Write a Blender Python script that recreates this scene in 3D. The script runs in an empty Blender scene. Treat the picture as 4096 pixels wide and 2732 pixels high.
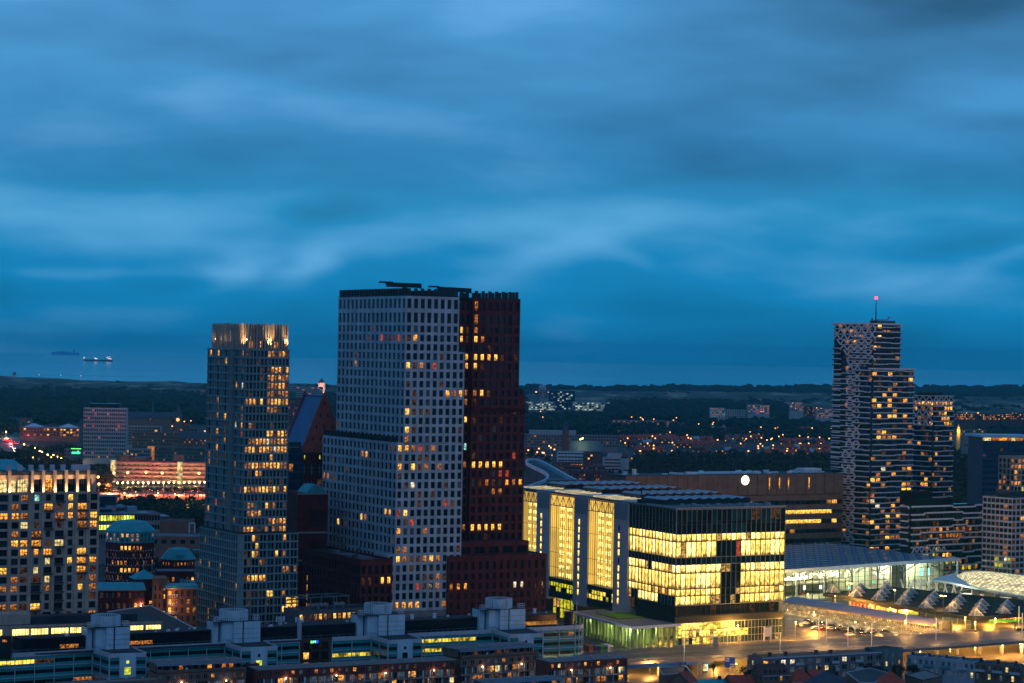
import bpy, math, random
import numpy as np
from mathutils import Vector, Matrix
random.seed(7)
sc = bpy.context.scene
COL = sc.collection
R = math.radians
# ---------------------------------------------------------------- camera maths (photo pixels 4096 x 2732)
F = 9671.0; CAMZ = 127.0; ROLL = 0.0183; PITCH = math.atan(25.0 / F)
_f = Vector((0, math.cos(PITCH), math.sin(PITCH))); _r0 = Vector((1, 0, 0)); _u0 = Vector((0, -math.sin(PITCH), math.cos(PITCH)))
_r = _r0 * math.cos(ROLL) + _u0 * math.sin(ROLL); _u = _u0 * math.cos(ROLL) - _r0 * math.sin(ROLL)
CAM = Vector((0, 0, CAMZ))
def ray(px, py):
 return _f + _r * ((px - 2048) / F) - _u * ((py - 1366) / F)
def hit(px, py, z=0.0):
 d = ray(px, py); k = (z - CAMZ) / d.z
 return CAM + d * k
def atY(px, py, Y):
 d = ray(px, py); return CAM + d * (Y / d.y)
# ---------------------------------------------------------------- materials
MATS = {}
def newmat(name):
 m = bpy.data.materials.new(name); m.use_nodes = True
 nt = m.node_tree; nt.nodes.clear()
 out = nt.nodes.new('ShaderNodeOutputMaterial')
 MATS[name] = m
 return m, nt, out
def wall(name, colr, rough=.8, var=.22, scale=.15, metal=0.0, stain=.0, spec=.3, panel=0):
 m, nt, out = newmat(name); N = nt.nodes; L = nt.links
 b = N.new('ShaderNodeBsdfPrincipled'); L.new(b.outputs[0], out.inputs[0])
 g = N.new('ShaderNodeNewGeometry')
 n = N.new('ShaderNodeTexNoise'); n.inputs['Scale'].default_value = scale; n.inputs['Detail'].default_value = 5
 L.new(g.outputs['Position'], n.inputs['Vector'])
 mr = N.new('ShaderNodeMapRange'); mr.inputs[1].default_value = .3; mr.inputs[2].default_value = .7
 mr.inputs[3].default_value = 1 - var; mr.inputs[4].default_value = 1 + var
 L.new(n.outputs[0], mr.inputs[0])
 fac = mr.outputs[0]
 if stain:
  mp = N.new('ShaderNodeMapping'); mp.inputs['Scale'].default_value = (.9, .9, .07)
  L.new(g.outputs['Position'], mp.inputs[0])
  n2 = N.new('ShaderNodeTexNoise'); n2.inputs['Scale'].default_value = 1; n2.inputs['Detail'].default_value = 3
  L.new(mp.outputs[0], n2.inputs['Vector'])
  m2 = N.new('ShaderNodeMapRange'); m2.inputs[1].default_value = .45; m2.inputs[2].default_value = .75
  m2.inputs[3].default_value = 1; m2.inputs[4].default_value = 1 - stain
  L.new(n2.outputs[0], m2.inputs[0])
  mu = N.new('ShaderNodeMath'); mu.operation = 'MULTIPLY'; L.new(fac, mu.inputs[0]); L.new(m2.outputs[0], mu.inputs[1]); fac = mu.outputs[0]
 if panel:
  sn = N.new('ShaderNodeVectorMath'); sn.operation = 'SNAP'; L.new(g.outputs['Position'], sn.inputs[0]); sn.inputs[1].default_value = (2.6, 40, 1.93)
  wn = N.new('ShaderNodeTexWhiteNoise'); L.new(sn.outputs[0], wn.inputs['Vector']); m3 = N.new('ShaderNodeMapRange'); m3.inputs[3].default_value = 1 - panel; m3.inputs[4].default_value = 1 + panel; L.new(wn.outputs['Value'], m3.inputs[0])
  mu = N.new('ShaderNodeMath'); mu.operation = 'MULTIPLY'; L.new(fac, mu.inputs[0]); L.new(m3.outputs[0], mu.inputs[1]); fac = mu.outputs[0]
 vm = N.new('ShaderNodeVectorMath'); vm.operation = 'SCALE'; vm.inputs[0].default_value = colr
 L.new(fac, vm.inputs['Scale']); L.new(vm.outputs[0], b.inputs['Base Color'])
 b.inputs['Roughness'].default_value = rough; b.inputs['Metallic'].default_value = metal
 b.inputs['Specular IOR Level'].default_value = spec
 return m
def emis(name, colr, s, tex=0.0, scale=.7, lo=.25, hi=1.4, sample=False, zs=1.0, room=0):
 m, nt, out = newmat(name); N = nt.nodes; L = nt.links
 e = N.new('ShaderNodeEmission'); e.inputs[0].default_value = (*colr, 1); e.inputs[1].default_value = s
 L.new(e.outputs[0], out.inputs[0])
 if tex:
  g = N.new('ShaderNodeNewGeometry')
  mp = N.new('ShaderNodeMapping'); mp.inputs['Scale'].default_value = (1, 1, zs); L.new(g.outputs['Position'], mp.inputs[0])
  n = N.new('ShaderNodeTexNoise'); n.inputs['Scale'].default_value = scale; n.inputs['Detail'].default_value = 2
  L.new(mp.outputs[0], n.inputs['Vector'])
  mr = N.new('ShaderNodeMapRange'); mr.inputs[1].default_value = .38; mr.inputs[2].default_value = .62
  mr.inputs[3].default_value = s * lo; mr.inputs[4].default_value = s * hi
  L.new(n.outputs[0], mr.inputs[0]); o = mr.outputs[0]
  if room:  # room light painted into the pane: dark foot, bright ceiling
   uv = N.new('ShaderNodeUVMap'); sp = N.new('ShaderNodeSeparateXYZ'); L.new(uv.outputs[0], sp.inputs[0])
   ad = N.new('ShaderNodeMath'); ad.operation = 'MULTIPLY_ADD'; L.new(n.outputs[0], ad.inputs[0]); ad.inputs[1].default_value = .5; L.new(sp.outputs[1], ad.inputs[2])
   cr = N.new('ShaderNodeValToRGB'); L.new(ad.outputs[0], cr.inputs[0]); ce = cr.color_ramp.elements; ce[0].position = .30; ce[0].color = (.16, .16, .16, 1); ce[1].position = .52; ce[1].color = (.75, .75, .75, 1)
   for ps, v in ((.98, .8), (1.02, 1.0), (1.16, 1.0)):
    q = ce.new(min(ps, 1)); q.color = (v, v, v, 1)
   mu = N.new('ShaderNodeMath'); mu.operation = 'MULTIPLY'; L.new(o, mu.inputs[0]); L.new(cr.outputs[0], mu.inputs[1]); m2 = N.new('ShaderNodeMath'); m2.operation = 'MULTIPLY'; L.new(mu.outputs[0], m2.inputs[0]); m2.inputs[1].default_value = 1.35; o = m2.outputs[0]
  L.new(o, e.inputs[1])
 m.cycles.emission_sampling = 'AUTO' if sample else 'NONE'
 return m
def glassy(name, colr, rough=.08, spec=.6, var=.5):
 m = wall(name, colr, rough, var, .12, 0, 0, spec); return m
def seethrough(name, tint=(.8, .9, .85), refl=.12):
 m, nt, out = newmat(name); N = nt.nodes; L = nt.links
 t = N.new('ShaderNodeBsdfTransparent'); t.inputs[0].default_value = (*tint, 1)
 g = N.new('ShaderNodeBsdfGlossy'); g.inputs['Roughness'].default_value = .05
 x = N.new('ShaderNodeMixShader'); x.inputs[0].default_value = refl
 L.new(t.outputs[0], x.inputs[1]); L.new(g.outputs[0], x.inputs[2]); L.new(x.outputs[0], out.inputs[0])
 return m
# ---------------------------------------------------------------- objects
def tag(o, label=None, cat=None, group=None, kind=None):
 if label: o['label'] = label
 if cat: o['category'] = cat
 if group: o['group'] = group
 if kind: o['kind'] = kind
 return o
class Fr:
 def __init__(s, xy, deg, z=0.0):
  s.o = Vector((xy[0], xy[1])); s.a = R(deg); s.z = z
  s.d = Vector((math.cos(s.a), math.sin(s.a))); s.b = Vector((-math.sin(s.a), math.cos(s.a)))
 def loc(s, p):
  q = Vector((p[0], p[1])) - s.o; return (q.dot(s.d), q.dot(s.b))
 def hit(s, px, py, z):
  return s.loc(hit(px, py, z))
 def xs(s, t0, px, py):   # s-coordinate where the pixel's sight line crosses the line t = t0
  r = ray(px, py); h = Vector((r.x, r.y)); o = s.o + s.b * t0; n = s.b
  k = o.dot(n) / h.dot(n); return s.loc(h * k)[0]
 def ys(s, s0, px, py):
  r = ray(px, py); h = Vector((r.x, r.y)); o = s.o + s.d * s0; n = s.d
  k = o.dot(n) / h.dot(n); return s.loc(h * k)[1]
 def world(s, x, y, z=0):
  q = s.o + s.d * x + s.b * y; return Vector((q.x, q.y, z))
def thing(name, loc, label, cat, group=None, deg=0.0, kind=None):
 o = bpy.data.objects.new(name, None); COL.objects.link(o)
 o.location = (loc[0], loc[1], loc[2] if len(loc) > 2 else 0); o.rotation_euler = (0, 0, R(deg)); o.empty_display_size = .5
 return tag(o, label, cat, group, kind)
def thingf(name, fr, label, cat, group=None):
 return thing(name, (fr.o.x, fr.o.y, fr.z), label, cat, group, math.degrees(fr.a))
ROOM = {'w1', 'w2', 'w3', 'w5', 'office', 'office_hot'}
class MB:
 def __init__(s): s.v = []; s.f = []; s.m = []
 def poly(s, pts, mi=0):
  n = len(s.v); s.v += [tuple(p) for p in pts]; s.f.append(tuple(range(n, n + len(pts)))); s.m.append(mi)
 def box(s, x0, x1, y0, y1, z0, z1, mi=0):
  n = len(s.v)
  s.v += [(x0, y0, z0), (x1, y0, z0), (x1, y1, z0), (x0, y1, z0), (x0, y0, z1), (x1, y0, z1), (x1, y1, z1), (x0, y1, z1)]
  for q in ((0, 3, 2, 1), (4, 5, 6, 7), (0, 1, 5, 4), (1, 2, 6, 5), (2, 3, 7, 6), (3, 0, 4, 7)):
   s.f.append(tuple(n + i for i in q)); s.m.append(mi)
  return s
 def prism(s, poly, z0, z1, mi=0, top=None):
  n = len(s.v); k = len(poly)
  s.v += [(p[0], p[1], z0) for p in poly] + [(p[0], p[1], z1) for p in poly]
  for i in range(k):
   j = (i + 1) % k; s.f.append((n + i, n + j, n + k + j, n + k + i)); s.m.append(mi)
  s.f.append(tuple(range(n + k, n + 2 * k))); s.m.append(mi if top is None else top)
  s.f.append(tuple(range(n + k - 1, n - 1, -1))); s.m.append(mi)
  return s
 def beam(s, p, q, w, h=None, mi=0):
  h = h or w; p = Vector(p); q = Vector(q); d = (q - p)
  if d.length < 1e-6: return s
  d.normalize(); up = Vector((0, 0, 1)) if abs(d.z) < .95 else Vector((0, 1, 0))
  a = d.cross(up).normalized() * (w / 2); b = a.cross(d).normalized() * (h / 2)
  n = len(s.v)
  for c in (p, q):
   s.v += [tuple(c - a - b), tuple(c + a - b), tuple(c + a + b), tuple(c - a + b)]
  for t in ((0, 1, 2, 3), (7, 6, 5, 4), (0, 4, 5, 1), (1, 5, 6, 2), (2, 6, 7, 3), (3, 7, 4, 0)):
   s.f.append(tuple(n + i for i in t)); s.m.append(mi)
  return s
 def cyl(s, x, y, z0, z1, r, r1=None, n=12, mi=0):
  r1 = r if r1 is None else r1; k = len(s.v)
  for zz, rr in ((z0, r), (z1, r1)):
   for i in range(n):
    a = 2 * math.pi * i / n; s.v.append((x + rr * math.cos(a), y + rr * math.sin(a), zz))
  for i in range(n):
   j = (i + 1) % n; s.f.append((k + i, k + j, k + n + j, k + n + i)); s.m.append(mi)
  s.f.append(tuple(range(k + n, k + 2 * n))); s.m.append(mi); s.f.append(tuple(range(k + n - 1, k - 1, -1))); s.m.append(mi)
  return s
 def ball(s, x, y, z, r, n=8, m=6, mi=0, sz=1.0):
  k = len(s.v)
  for j in range(m + 1):
   t = math.pi * j / m
   for i in range(n):
    a = 2 * math.pi * i / n; s.v.append((x + r * math.sin(t) * math.cos(a), y + r * math.sin(t) * math.sin(a), z + r * sz * math.cos(t)))
  for j in range(m):
   for i in range(n):
    i2 = (i + 1) % n; s.f.append((k + j * n + i, k + (j + 1) * n + i, k + (j + 1) * n + i2, k + j * n + i2)); s.m.append(mi)
  return s
 def mesh(s, name, mats):
  me = bpy.data.meshes.new(name); me.from_pydata(s.v, [], s.f)
  if ROOM & set(mats if isinstance(mats, (list, tuple)) else [mats]): me.uv_layers.new(name='UVMap')
  for m in (mats if isinstance(mats, (list, tuple)) else [mats]): me.materials.append(MATS[m])
  if any(s.m): me.polygons.foreach_set('material_index', s.m)
  me.update(); return me
 def build(s, name, mats, parent=None, loc=None, deg=None):
  o = bpy.data.objects.new(name, s.mesh(name, mats)); COL.objects.link(o)
  if parent: o.parent = parent
  if loc is not None: o.location = loc
  if deg is not None: o.rotation_euler = (0, 0, R(deg))
  return o
def children(o): return [c for c in KIDS.get(o.name, [])]
KIDS = {}
def index_kids(root):
 KIDS.clear()
 for o in COL.objects:
  if o.parent: KIDS.setdefault(o.parent.name, []).append(o)
def copy_tree(o, parent=None):
 c = o.copy(); COL.objects.link(c)
 if parent: c.parent = parent
 for ch in KIDS.get(o.name, []): copy_tree(ch, c)
 return c
def copy_to(o, loc, deg=None, label=None, scale=None):
 c = copy_tree(o); c.location = loc
 if deg is not None: c.rotation_euler = (0, 0, R(deg))
 if label: c['label'] = label
 if scale: c.scale = (scale,) * 3 if not isinstance(scale, tuple) else scale
 return c
# ---------------------------------------------------------------- facades
def cols(L, n, frac, m0=0.0, m1=0.0):
 p = (L - m0 - m1) / n; w = p * frac
 return [(m0 + p * i + (p - w) / 2, m0 + p * i + (p + w) / 2) for i in range(n)]
def facade(mb, W, A, B, z0, z1, us, vs, dep=.4, mi=0, lit=None, mull=0, pane=None, hb=0):
 A = Vector(A); B = Vector(B); L = (B - A).length; d = (B - A) / L; n = Vector((d.y, -d.x))
 def P(u, z, k=0.0): q = A + d * u - n * k; return (q.x, q.y, z)
 vs = sorted(vs, key=lambda v: -v[0]); zt = z1
 ang = math.atan2(d.y, d.x)
 for r, (v0, v1) in enumerate(vs):
  mb.poly([P(0, v1), P(L, v1), P(L, zt), P(0, zt)], mi); zt = v0
  ue = 0.0
  for c, (u0, u1) in enumerate(us):
   mb.poly([P(ue, v0), P(u0, v0), P(u0, v1), P(ue, v1)], mi); ue = u1
   mb.poly([P(u0, v0), P(u0, v0, dep), P(u0, v1, dep), P(u0, v1)], mi)
   mb.poly([P(u1, v0, dep), P(u1, v0), P(u1, v1), P(u1, v1, dep)], mi)
   mb.poly([P(u0, v0), P(u1, v0), P(u1, v0, dep), P(u0, v0, dep)], mi)
   mb.poly([P(u0, v1, dep), P(u1, v1, dep), P(u1, v1), P(u0, v1)], mi)
   k = lit(r, c) if lit else None
   q = A + d * ((u0 + u1) / 2) - n * dep
   W.append((q.x, q.y, (v0 + v1) / 2, ang, u1 - u0, v1 - v0, k or pane or 'glass', mull, hb))
  mb.poly([P(ue, v0), P(L, v0), P(L, v1), P(ue, v1)], mi)
 mb.poly([P(0, z0), P(L, z0), P(L, zt), P(0, zt)], mi)
WM = {}
def winmesh(w, h, key, mull, hb, frame):
 k = (round(w, 2), round(h, 2), key, mull, hb, frame)
 if k not in WM:
  mb = MB(); mb.poly([(-w / 2, 0, -h / 2), (w / 2, 0, -h / 2), (w / 2, 0, h / 2), (-w / 2, 0, h / 2)], 0)
  t = max(.07, min(.16, w * .05))
  for i in range(mull):
   x = -w / 2 + w * (i + 1) / (mull + 1); mb.box(x - t / 2, x + t / 2, -.08, -.01, -h / 2, h / 2, 1)
  for i in range(hb):
   z = -h / 2 + h * (i + 1) / (hb + 1); mb.box(-w / 2, w / 2, -.06, -.01, z - t / 2, z + t / 2, 1)
  WM[k] = mb.mesh('window', [key, frame])
 return WM[k]
def finish(parent, W, frame='frame_dark', limit=100, name='window'):
 """the largest 100 windows as parts of their own, the rest as one part"""
 order = sorted(range(len(W)), key=lambda i: (-round(W[i][4] * W[i][5] * (1.0 if W[i][3] > -.8 else .8), 1), W[i][6] == 'glass'))
 for i in order[:limit]:
  x, y, z, a, w, h, key, mull, hb = W[i]
  o = bpy.data.objects.new(name, winmesh(w, h, key, mull, hb, frame)); COL.objects.link(o)
  o.parent = parent; o.location = (x, y, z); o.rotation_euler = (0, 0, a)
 rest = order[limit:]
 if rest:
  keys = [frame]; mb = MB()
  for i in rest:
   x, y, z, a, w, h, key, mull, hb = W[i]
   if key not in keys: keys.append(key)
   mi = keys.index(key); ca, sa = math.cos(a), math.sin(a)
   def T(u, k, v): return (x + ca * u - sa * k, y + sa * u + ca * k, z + v)
   mb.poly([T(-w / 2, 0, -h / 2), T(w / 2, 0, -h / 2), T(w / 2, 0, h / 2), T(-w / 2, 0, h / 2)], mi)
   t = max(.07, min(.16, w * .05))
   for j in range(mull):
    u = -w / 2 + w * (j + 1) / (mull + 1)
    mb.poly([T(u - t / 2, -.05, -h / 2), T(u + t / 2, -.05, -h / 2), T(u + t / 2, -.05, h / 2), T(u - t / 2, -.05, h / 2)], 0)
   for j in range(hb):
    v = -h / 2 + h * (j + 1) / (hb + 1)
    mb.poly([T(-w / 2, -.05, v - t / 2), T(w / 2, -.05, v - t / 2), T(w / 2, -.05, v + t / 2), T(-w / 2, -.05, v + t / 2)], 0)
  o = mb.build(name, keys, parent); o['kind'] = 'stuff'
def pick(tbl):
 """weighted choice from {key: weight}"""
 r = random.random() * sum(tbl.values())
 for k, w in tbl.items():
  r -= w
  if r <= 0: return None if k == '-' else k
 return None
def litrand(tbl, special=None):
 def f(r, c):
  if special and (r, c) in special: return special[(r, c)]
  return pick(tbl)
 return f
def rows_of(z_top_center, pitch, n, h):
 return [(z_top_center - pitch * k - h / 2, z_top_center - pitch * k + h / 2) for k in range(n)]
def boxwalls(mb, x0, x1, y0, y1, z0, z1, sides='bt', mi=0, roof=None):
 """plain sides: l r b(ack) f(ront) t(op)"""
 if 'f' in sides: mb.poly([(x0, y0, z0), (x1, y0, z0), (x1, y0, z1), (x0, y0, z1)], mi)
 if 'b' in sides: mb.poly([(x1, y1, z0), (x0, y1, z0), (x0, y1, z1), (x1, y1, z1)], mi)
 if 'r' in sides: mb.poly([(x1, y0, z0), (x1, y1, z0), (x1, y1, z1), (x1, y0, z1)], mi)
 if 'l' in sides: mb.poly([(x0, y1, z0), (x0, y0, z0), (x0, y0, z1), (x0, y1, z1)], mi)
 if 't' in sides: mb.poly([(x0, y0, z1), (x1, y0, z1), (x1, y1, z1), (x0, y1, z1)], mi if roof is None else roof)
def block(parent, fr, x0, x1, y0, y1, z0, z1, mat, roofmat='roof_dark', fcols=0, lcols=0, rows=None, frac=.55, lfrac=None, dep=.35, flit=None, llit=None,
   W=None, mull=0, parapet=.8, wallname='wall', pane=None, hb=0, margins=(0, 0), par_t=.4, rcols=0, rlit=None):
 """a rectangular volume with window grids in its front (y0), left (x0) and right faces, a flat roof and a parapet"""
 own = W is None
 if own: W = []
 mb = MB(); rows = rows or []
 sides = 'b'
 if fcols: facade(mb, W, (x0, y0), (x1, y0), z0, z1, cols(x1 - x0, fcols, frac, *margins), rows, dep, 0, flit, mull, pane, hb)
 else: sides += 'f'
 if lcols: facade(mb, W, (x0, y1), (x0, y0), z0, z1, cols(y1 - y0, lcols, lfrac or frac, *margins), rows, dep, 0, llit, mull, pane, hb)
 else: sides += 'l'
 if rcols: facade(mb, W, (x1, y0), (x1, y1), z0, z1, cols(y1 - y0, rcols, lfrac or frac, *margins), rows, dep, 0, rlit, mull, pane, hb)
 else: sides += 'r'
 boxwalls(mb, x0, x1, y0, y1, z0, z1, sides)
 t = par_t
 if parapet:
  mb.box(x0, x1, y0, y0 + t, z1, z1 + parapet); mb.box(x0, x1, y1 - t, y1, z1, z1 + parapet)
  mb.box(x0, x0 + t, y0 + t, y1 - t, z1, z1 + parapet); mb.box(x1 - t, x1, y0 + t, y1 - t, z1, z1 + parapet)
 mb.build(wallname, mat, parent)
 rb = MB(); rb.poly([(x0 + t, y0 + t, z1 + .05), (x1 - t, y0 + t, z1 + .05), (x1 - t, y1 - t, z1 + .05), (x0 + t, y1 - t, z1 + .05)])
 if not parapet: rb = MB(); rb.box(x0 - .1, x1 + .1, y0 - .1, y1 + .1, z1, z1 + .3)
 rb.build('roof', roofmat, parent)
 if own and W: finish(parent, W)
 return W
# ---------------------------------------------------------------- palette
wall('white_stone', (.42, .46, .50), .8, .12, .2, stain=.2, panel=.14)
wall('grey_stone', (.20, .20, .22), .8, .2, .2)
wall('red_brick', (.105, .014, .018), .8, .25, .5, stain=.2, panel=.16)
wall('red_brick_pale', (.15, .04, .032), .8, .25, .5)
wall('gable_brick', (.34, .075, .055), .8, .18, .5)
wall('dark_trim', (.02, .03, .033), .6, .2, .5)
wall('frame_dark', (.03, .035, .04), .5, .1, 1)
wall('frame_white', (.62, .62, .62), .6, .1, 1)
wall('frame_grey', (.25, .27, .28), .5, .1, 1)
wall('kroon_frame', (.17, .26, .27), .55, .15, .4)
wall('beige_stone', (.46, .34, .27), .8, .14, .3, stain=.2, panel=.1)
wall('brown_panel', (.16, .10, .075), .75, .15, .2, panel=.12)
wall('brown_brick', (.17, .11, .09), .8, .2, .5)
wall('teal_panel', (.010, .30, .30), .35, .15, .3, spec=.5)
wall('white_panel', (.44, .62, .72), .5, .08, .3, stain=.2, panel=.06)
wall('lavender_panel', (.60, .52, .54), .7, .08, .3)
wall('black_panel', (.018, .018, .022), .4, .2, .3)
wall('copper', (.045, .36, .40), .6, .15, .25, stain=.15)
wall('blue_roof', (.015, .07, .22), .45, .12, .25, stain=.1)
wall('roof_dark', (.03, .035, .045), .7, .4, .12)
wall('roof_gravel', (.20, .185, .18), .95, .25, .35)
wall('roof_grey', (.12, .13, .15), .7, .35, .12)
wall('roof_red', (.42, .06, .04), .8, .25, .6)
wall('roof_slate', (.05, .06, .09), .6, .2, .3)
wall('roof_brown', (.10, .04, .04), .8, .25, .4)
wall('metal', (.30, .33, .37), .4, .15, .5, metal=.5)
wall('metal_white', (.65, .68, .72), .5, .1, .5)
wall('asphalt', (.055, .05, .052), .55, .35, .06)
wall('paving', (.075, .062, .05), .8, .3, .08)
wall('concrete', (.26, .24, .23), .8, .2, .2, stain=.2)
wall('line_white', (.7, .7, .7), .7, .1, 1)
wall('grass_roof', (.14, .26, .02), .95, .3, .4)
wall('bark', (.05, .035, .03), .9, .3, 1)
wall('tyre', (.02, .02, .02), .8, .1, 1)
wall('slab_white', (.62, .60, .64), .6, .12, .3)
wall('blue_paint', (.01, .12, .42), .5, .15, .3)
wall('green_paint', (.02, .30, .05), .5, .15, .3)
glassy('glass', (.007, .012, .018), .1, .22); wall('blind_pane', (.13, .14, .15), .7, .3, .5); glassy('glass_black', (.006, .008, .012), .1, .5)
glassy('glass_teal', (.008, .05, .055), .1, .4); glassy('glass_blue', (.008, .025, .07), .1, .7); glassy('glass_dull', (.018, .04, .055), .2, .35)
seethrough('clear_glass'); seethrough('green_glass', (.55, .8, .6), .1)
emis('w1', (1, .38, .055), .95, 1, 1.4, .2, 1.9, room=1); emis('w2', (1, .50, .08), 1.25, 1, 1.2, .4, 1.6, room=1); emis('w3', (1, .34, .07), .32, 1, 1.3, .15, 1.9, room=1)
emis('w4', (.9, .35, .14), .05, 1, 1.0, .1, 2.2); emis('w5', (1, .82, .55), .9, 1, 1.2, .3, 1.5, room=1); emis('w6', (1, .76, .30), 1.05, 1, .8, .3, 1.4)
emis('wr', (1, .12, .06), .35, 1, 1, .3, 1.8); emis('wc', (.45, 1, .85), .9, 1, 1, .3, 1.5); emis('wb', (.2, .45, 1), .6, 1, 1, .3, 1.5)
emis('gy', (.75, .68, .03), .9, 1, .8, .3, 1.4); emis('gy2', (.8, 1, .12), 1.6, 1, .8, .5, 1.3); emis('blind', (.12, .2, .25), .18, 1, .5, .3, 1.5)
emis('office', (1, .60, .12), 1.8, 1, 1.1, .5, 1.4, zs=.5, room=1); emis('office_hot', (1, .71, .20), 2.6, 1, 1.2, .55, 1.35, zs=.5, room=1); emis('office_dim', (1, .55, .13), .6, 1, .6, .2, 1.5, zs=2)
emis('atrium', (1, .52, .08), 1.4, 1, .06, .7, 1.25); emis('office_yellow', (1, .68, .09), 1.6, 1, .35, .3, 1.4, zs=3)
emis('lamp_orange', (1, .42, .10), 30); emis('lamp_warm', (1, .66, .28), 30); emis('lamp_white', (1, .9, .7), 30); emis('lamp_red', (1, .03, .05), 9); emis('lamp_green', (.03, 1, .3), 3)
emis('lamp_far', (1, .38, .10), 4); emis('tail', (1, .03, .03), 18); emis('head', (1, .80, .55), 22); emis('disc', (1, .82, .45), 4.0)
emis('sign_white', (.9, .97, 1), 4); emis('sign_green', (.15, 1, .15), 2.5); emis('sign_blue', (.02, .12, 1), 3); emis('sign_cyan', (.3, .9, 1), 2.5)
# ---------------------------------------------------------------- sky
def make_world():
 w = bpy.data.worlds.new("World"); sc.world = w; w.use_nodes = True
 nt = w.node_tree; nt.nodes.clear(); N = nt.nodes; L = nt.links
 out = N.new('ShaderNodeOutputWorld'); bg = N.new('ShaderNodeBackground'); L.new(bg.outputs[0], out.inputs[0])
 def M(op, a, b=None, c=None):
  n = N.new('ShaderNodeMath'); n.operation = op
  for i, x in enumerate((a, b, c)):
   if x is None: continue
   if isinstance(x, (int, float)): n.inputs[i].default_value = x
   else: L.new(x, n.inputs[i])
  return n.outputs[0]
 tc = N.new('ShaderNodeTexCoord'); sp = N.new('ShaderNodeSeparateXYZ'); L.new(tc.outputs['Generated'], sp.inputs[0])
 x, y, z = sp.outputs
 az = M('MULTIPLY', M('ARCTAN2', x, y), 57.2958)      # degrees right of the view axis
 el = M('MULTIPLY', M('ARCSINE', z), 57.2958)          # degrees above the horizon
 # noise in angle space, stretched along the drift of the clouds
 def noise(sx, sy, rot, scale, det, off=0.0, rough=.5):
  c = N.new('ShaderNodeCombineXYZ'); L.new(M('MULTIPLY', az, sx), c.inputs[0]); L.new(M('MULTIPLY', el, sy), c.inputs[1]); c.inputs[2].default_value = off
  mp = N.new('ShaderNodeMapping'); mp.inputs['Rotation'].default_value = (0, 0, R(rot)); L.new(c.outputs[0], mp.inputs[0])
  n = N.new('ShaderNodeTexNoise'); n.inputs['Scale'].default_value = scale; n.inputs['Detail'].default_value = det; n.inputs['Roughness'].default_value = rough
  L.new(mp.outputs[0], n.inputs['Vector']); return n.outputs[0]
 n1 = noise(.11, .40, 8, 1.0, 2, 3.1, .4); n2 = noise(.22, .85, 6, 1.0, 2, 9.7, .4); n3 = noise(.6, 2.2, 14, 1.0, 3, 15.2, .5); nw = noise(.3, .6, 0, 1.0, 2, 5.5)
 waz = M('ADD', az, M('MULTIPLY', M('SUBTRACT', nw, .5), 3.0)); wel = M('ADD', el, M('MULTIPLY', M('SUBTRACT', n1, .5), 1.4))
 # base gradient by elevation
 cr = N.new('ShaderNodeValToRGB'); L.new(M('DIVIDE', M('ADD', wel, 1.0), 31.0), cr.inputs[0])
 def lin(c): return tuple((v / 255 / 12.92) if v / 255 <= .04045 else ((v / 255 + .055) / 1.055) ** 2.4 for v in c) + (1,)
 st = [(-1, (20, 112, 164)), (.3, (18, 116, 170)), (1.1, (20, 127, 182)), (2.2, (28, 131, 186)), (3.3, (44, 138, 190)), (4.6, (52, 130, 184)), (6.2, (71, 146, 202)), (8.4, (76, 148, 205)), (30, (60, 110, 165))]
 e = cr.color_ramp.elements
 for i, (d, c) in enumerate(st):
  if i == 0: e.remove(e[1]); e[0].position = 0; e[0].color = lin(c)
  else: q = e.new((d + 1) / 31); q.color = lin(c)
 val = M('ADD', 1.0, M('ADD', M('MULTIPLY', M('SUBTRACT', n1, .5), 1.0), M('ADD', M('MULTIPLY', M('SUBTRACT', n2, .5), .5), M('MULTIPLY', M('SUBTRACT', n3, .5), .22))))
 # long-exposure cloud patches (degrees): az, el, width, height, gain, tilt
 P = [(-9.5, 2.85, 4.2, .62, .34, .03), (-6.7, 1.85, .75, .36, .34, .5), (-4.7, 2.05, 1.1, .42, .38, .35), (.9, 2.27, 1.5, .5, .34, .35), (1.5, 3.1, 4.6, .5, .24, .02), (-4.4, 3.25, 1.3, .3, -.26, .15), (-6, 3.95, 5, .4, -.15, .02),
   (-9, 6, 5, 1.3, .12, 0), (-3.2, 7.3, 2.6, .55, -.12, -.05), (-1, 5.3, 3.6, .9, .14, .05), (3.9, 4.3, 3.2, .5, -.24, -.03), (9.5, 8.2, 5.5, 1.5, -.42, -.1), (11, 5.6, 3.6, .55, -.24, -.08), (11.2, 3.4, 2.5, .5, .14, 0), (11.4, 2.2, 1.2, .3, .26, .3), (9, 1.9, 1.5, .2, .12, .2), (5, 1.05, 5, .25, -.12, 0), (-10, 1.6, 3, .18, .16, .05), (2.6, 2.2, .8, .22, .16, -.4)]
 for a0, e0, sa, se, g, tilt in P:
  da = M('SUBTRACT', waz, a0); de = M('SUBTRACT', M('SUBTRACT', wel, e0), M('MULTIPLY', da, tilt))
  q = M('ADD', M('POWER', M('ABSOLUTE', M('DIVIDE', da, sa)), 2.0), M('POWER', M('ABSOLUTE', M('DIVIDE', de, se)), 2.0))
  val = M('ADD', val, M('MULTIPLY', M('EXPONENT', M('MULTIPLY', q, -1.0)), g))
 val = M('MAXIMUM', val, .3)
 vm = N.new('ShaderNodeVectorMath'); vm.operation = 'SCALE'; L.new(cr.outputs[0], vm.inputs[0]); L.new(val, vm.inputs['Scale'])
 # the bright clouds lose some saturation
 gl = N.new('ShaderNodeMix'); gl.data_type = 'RGBA'; gl.blend_type = 'ADD'
 L.new(M('MULTIPLY', M('MAXIMUM', M('SUBTRACT', val, 1.05), 0.0), .8), gl.inputs[0]); L.new(vm.outputs[0], gl.inputs[6]); gl.inputs[7].default_value = (.26, .16, 0, 1)
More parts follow.
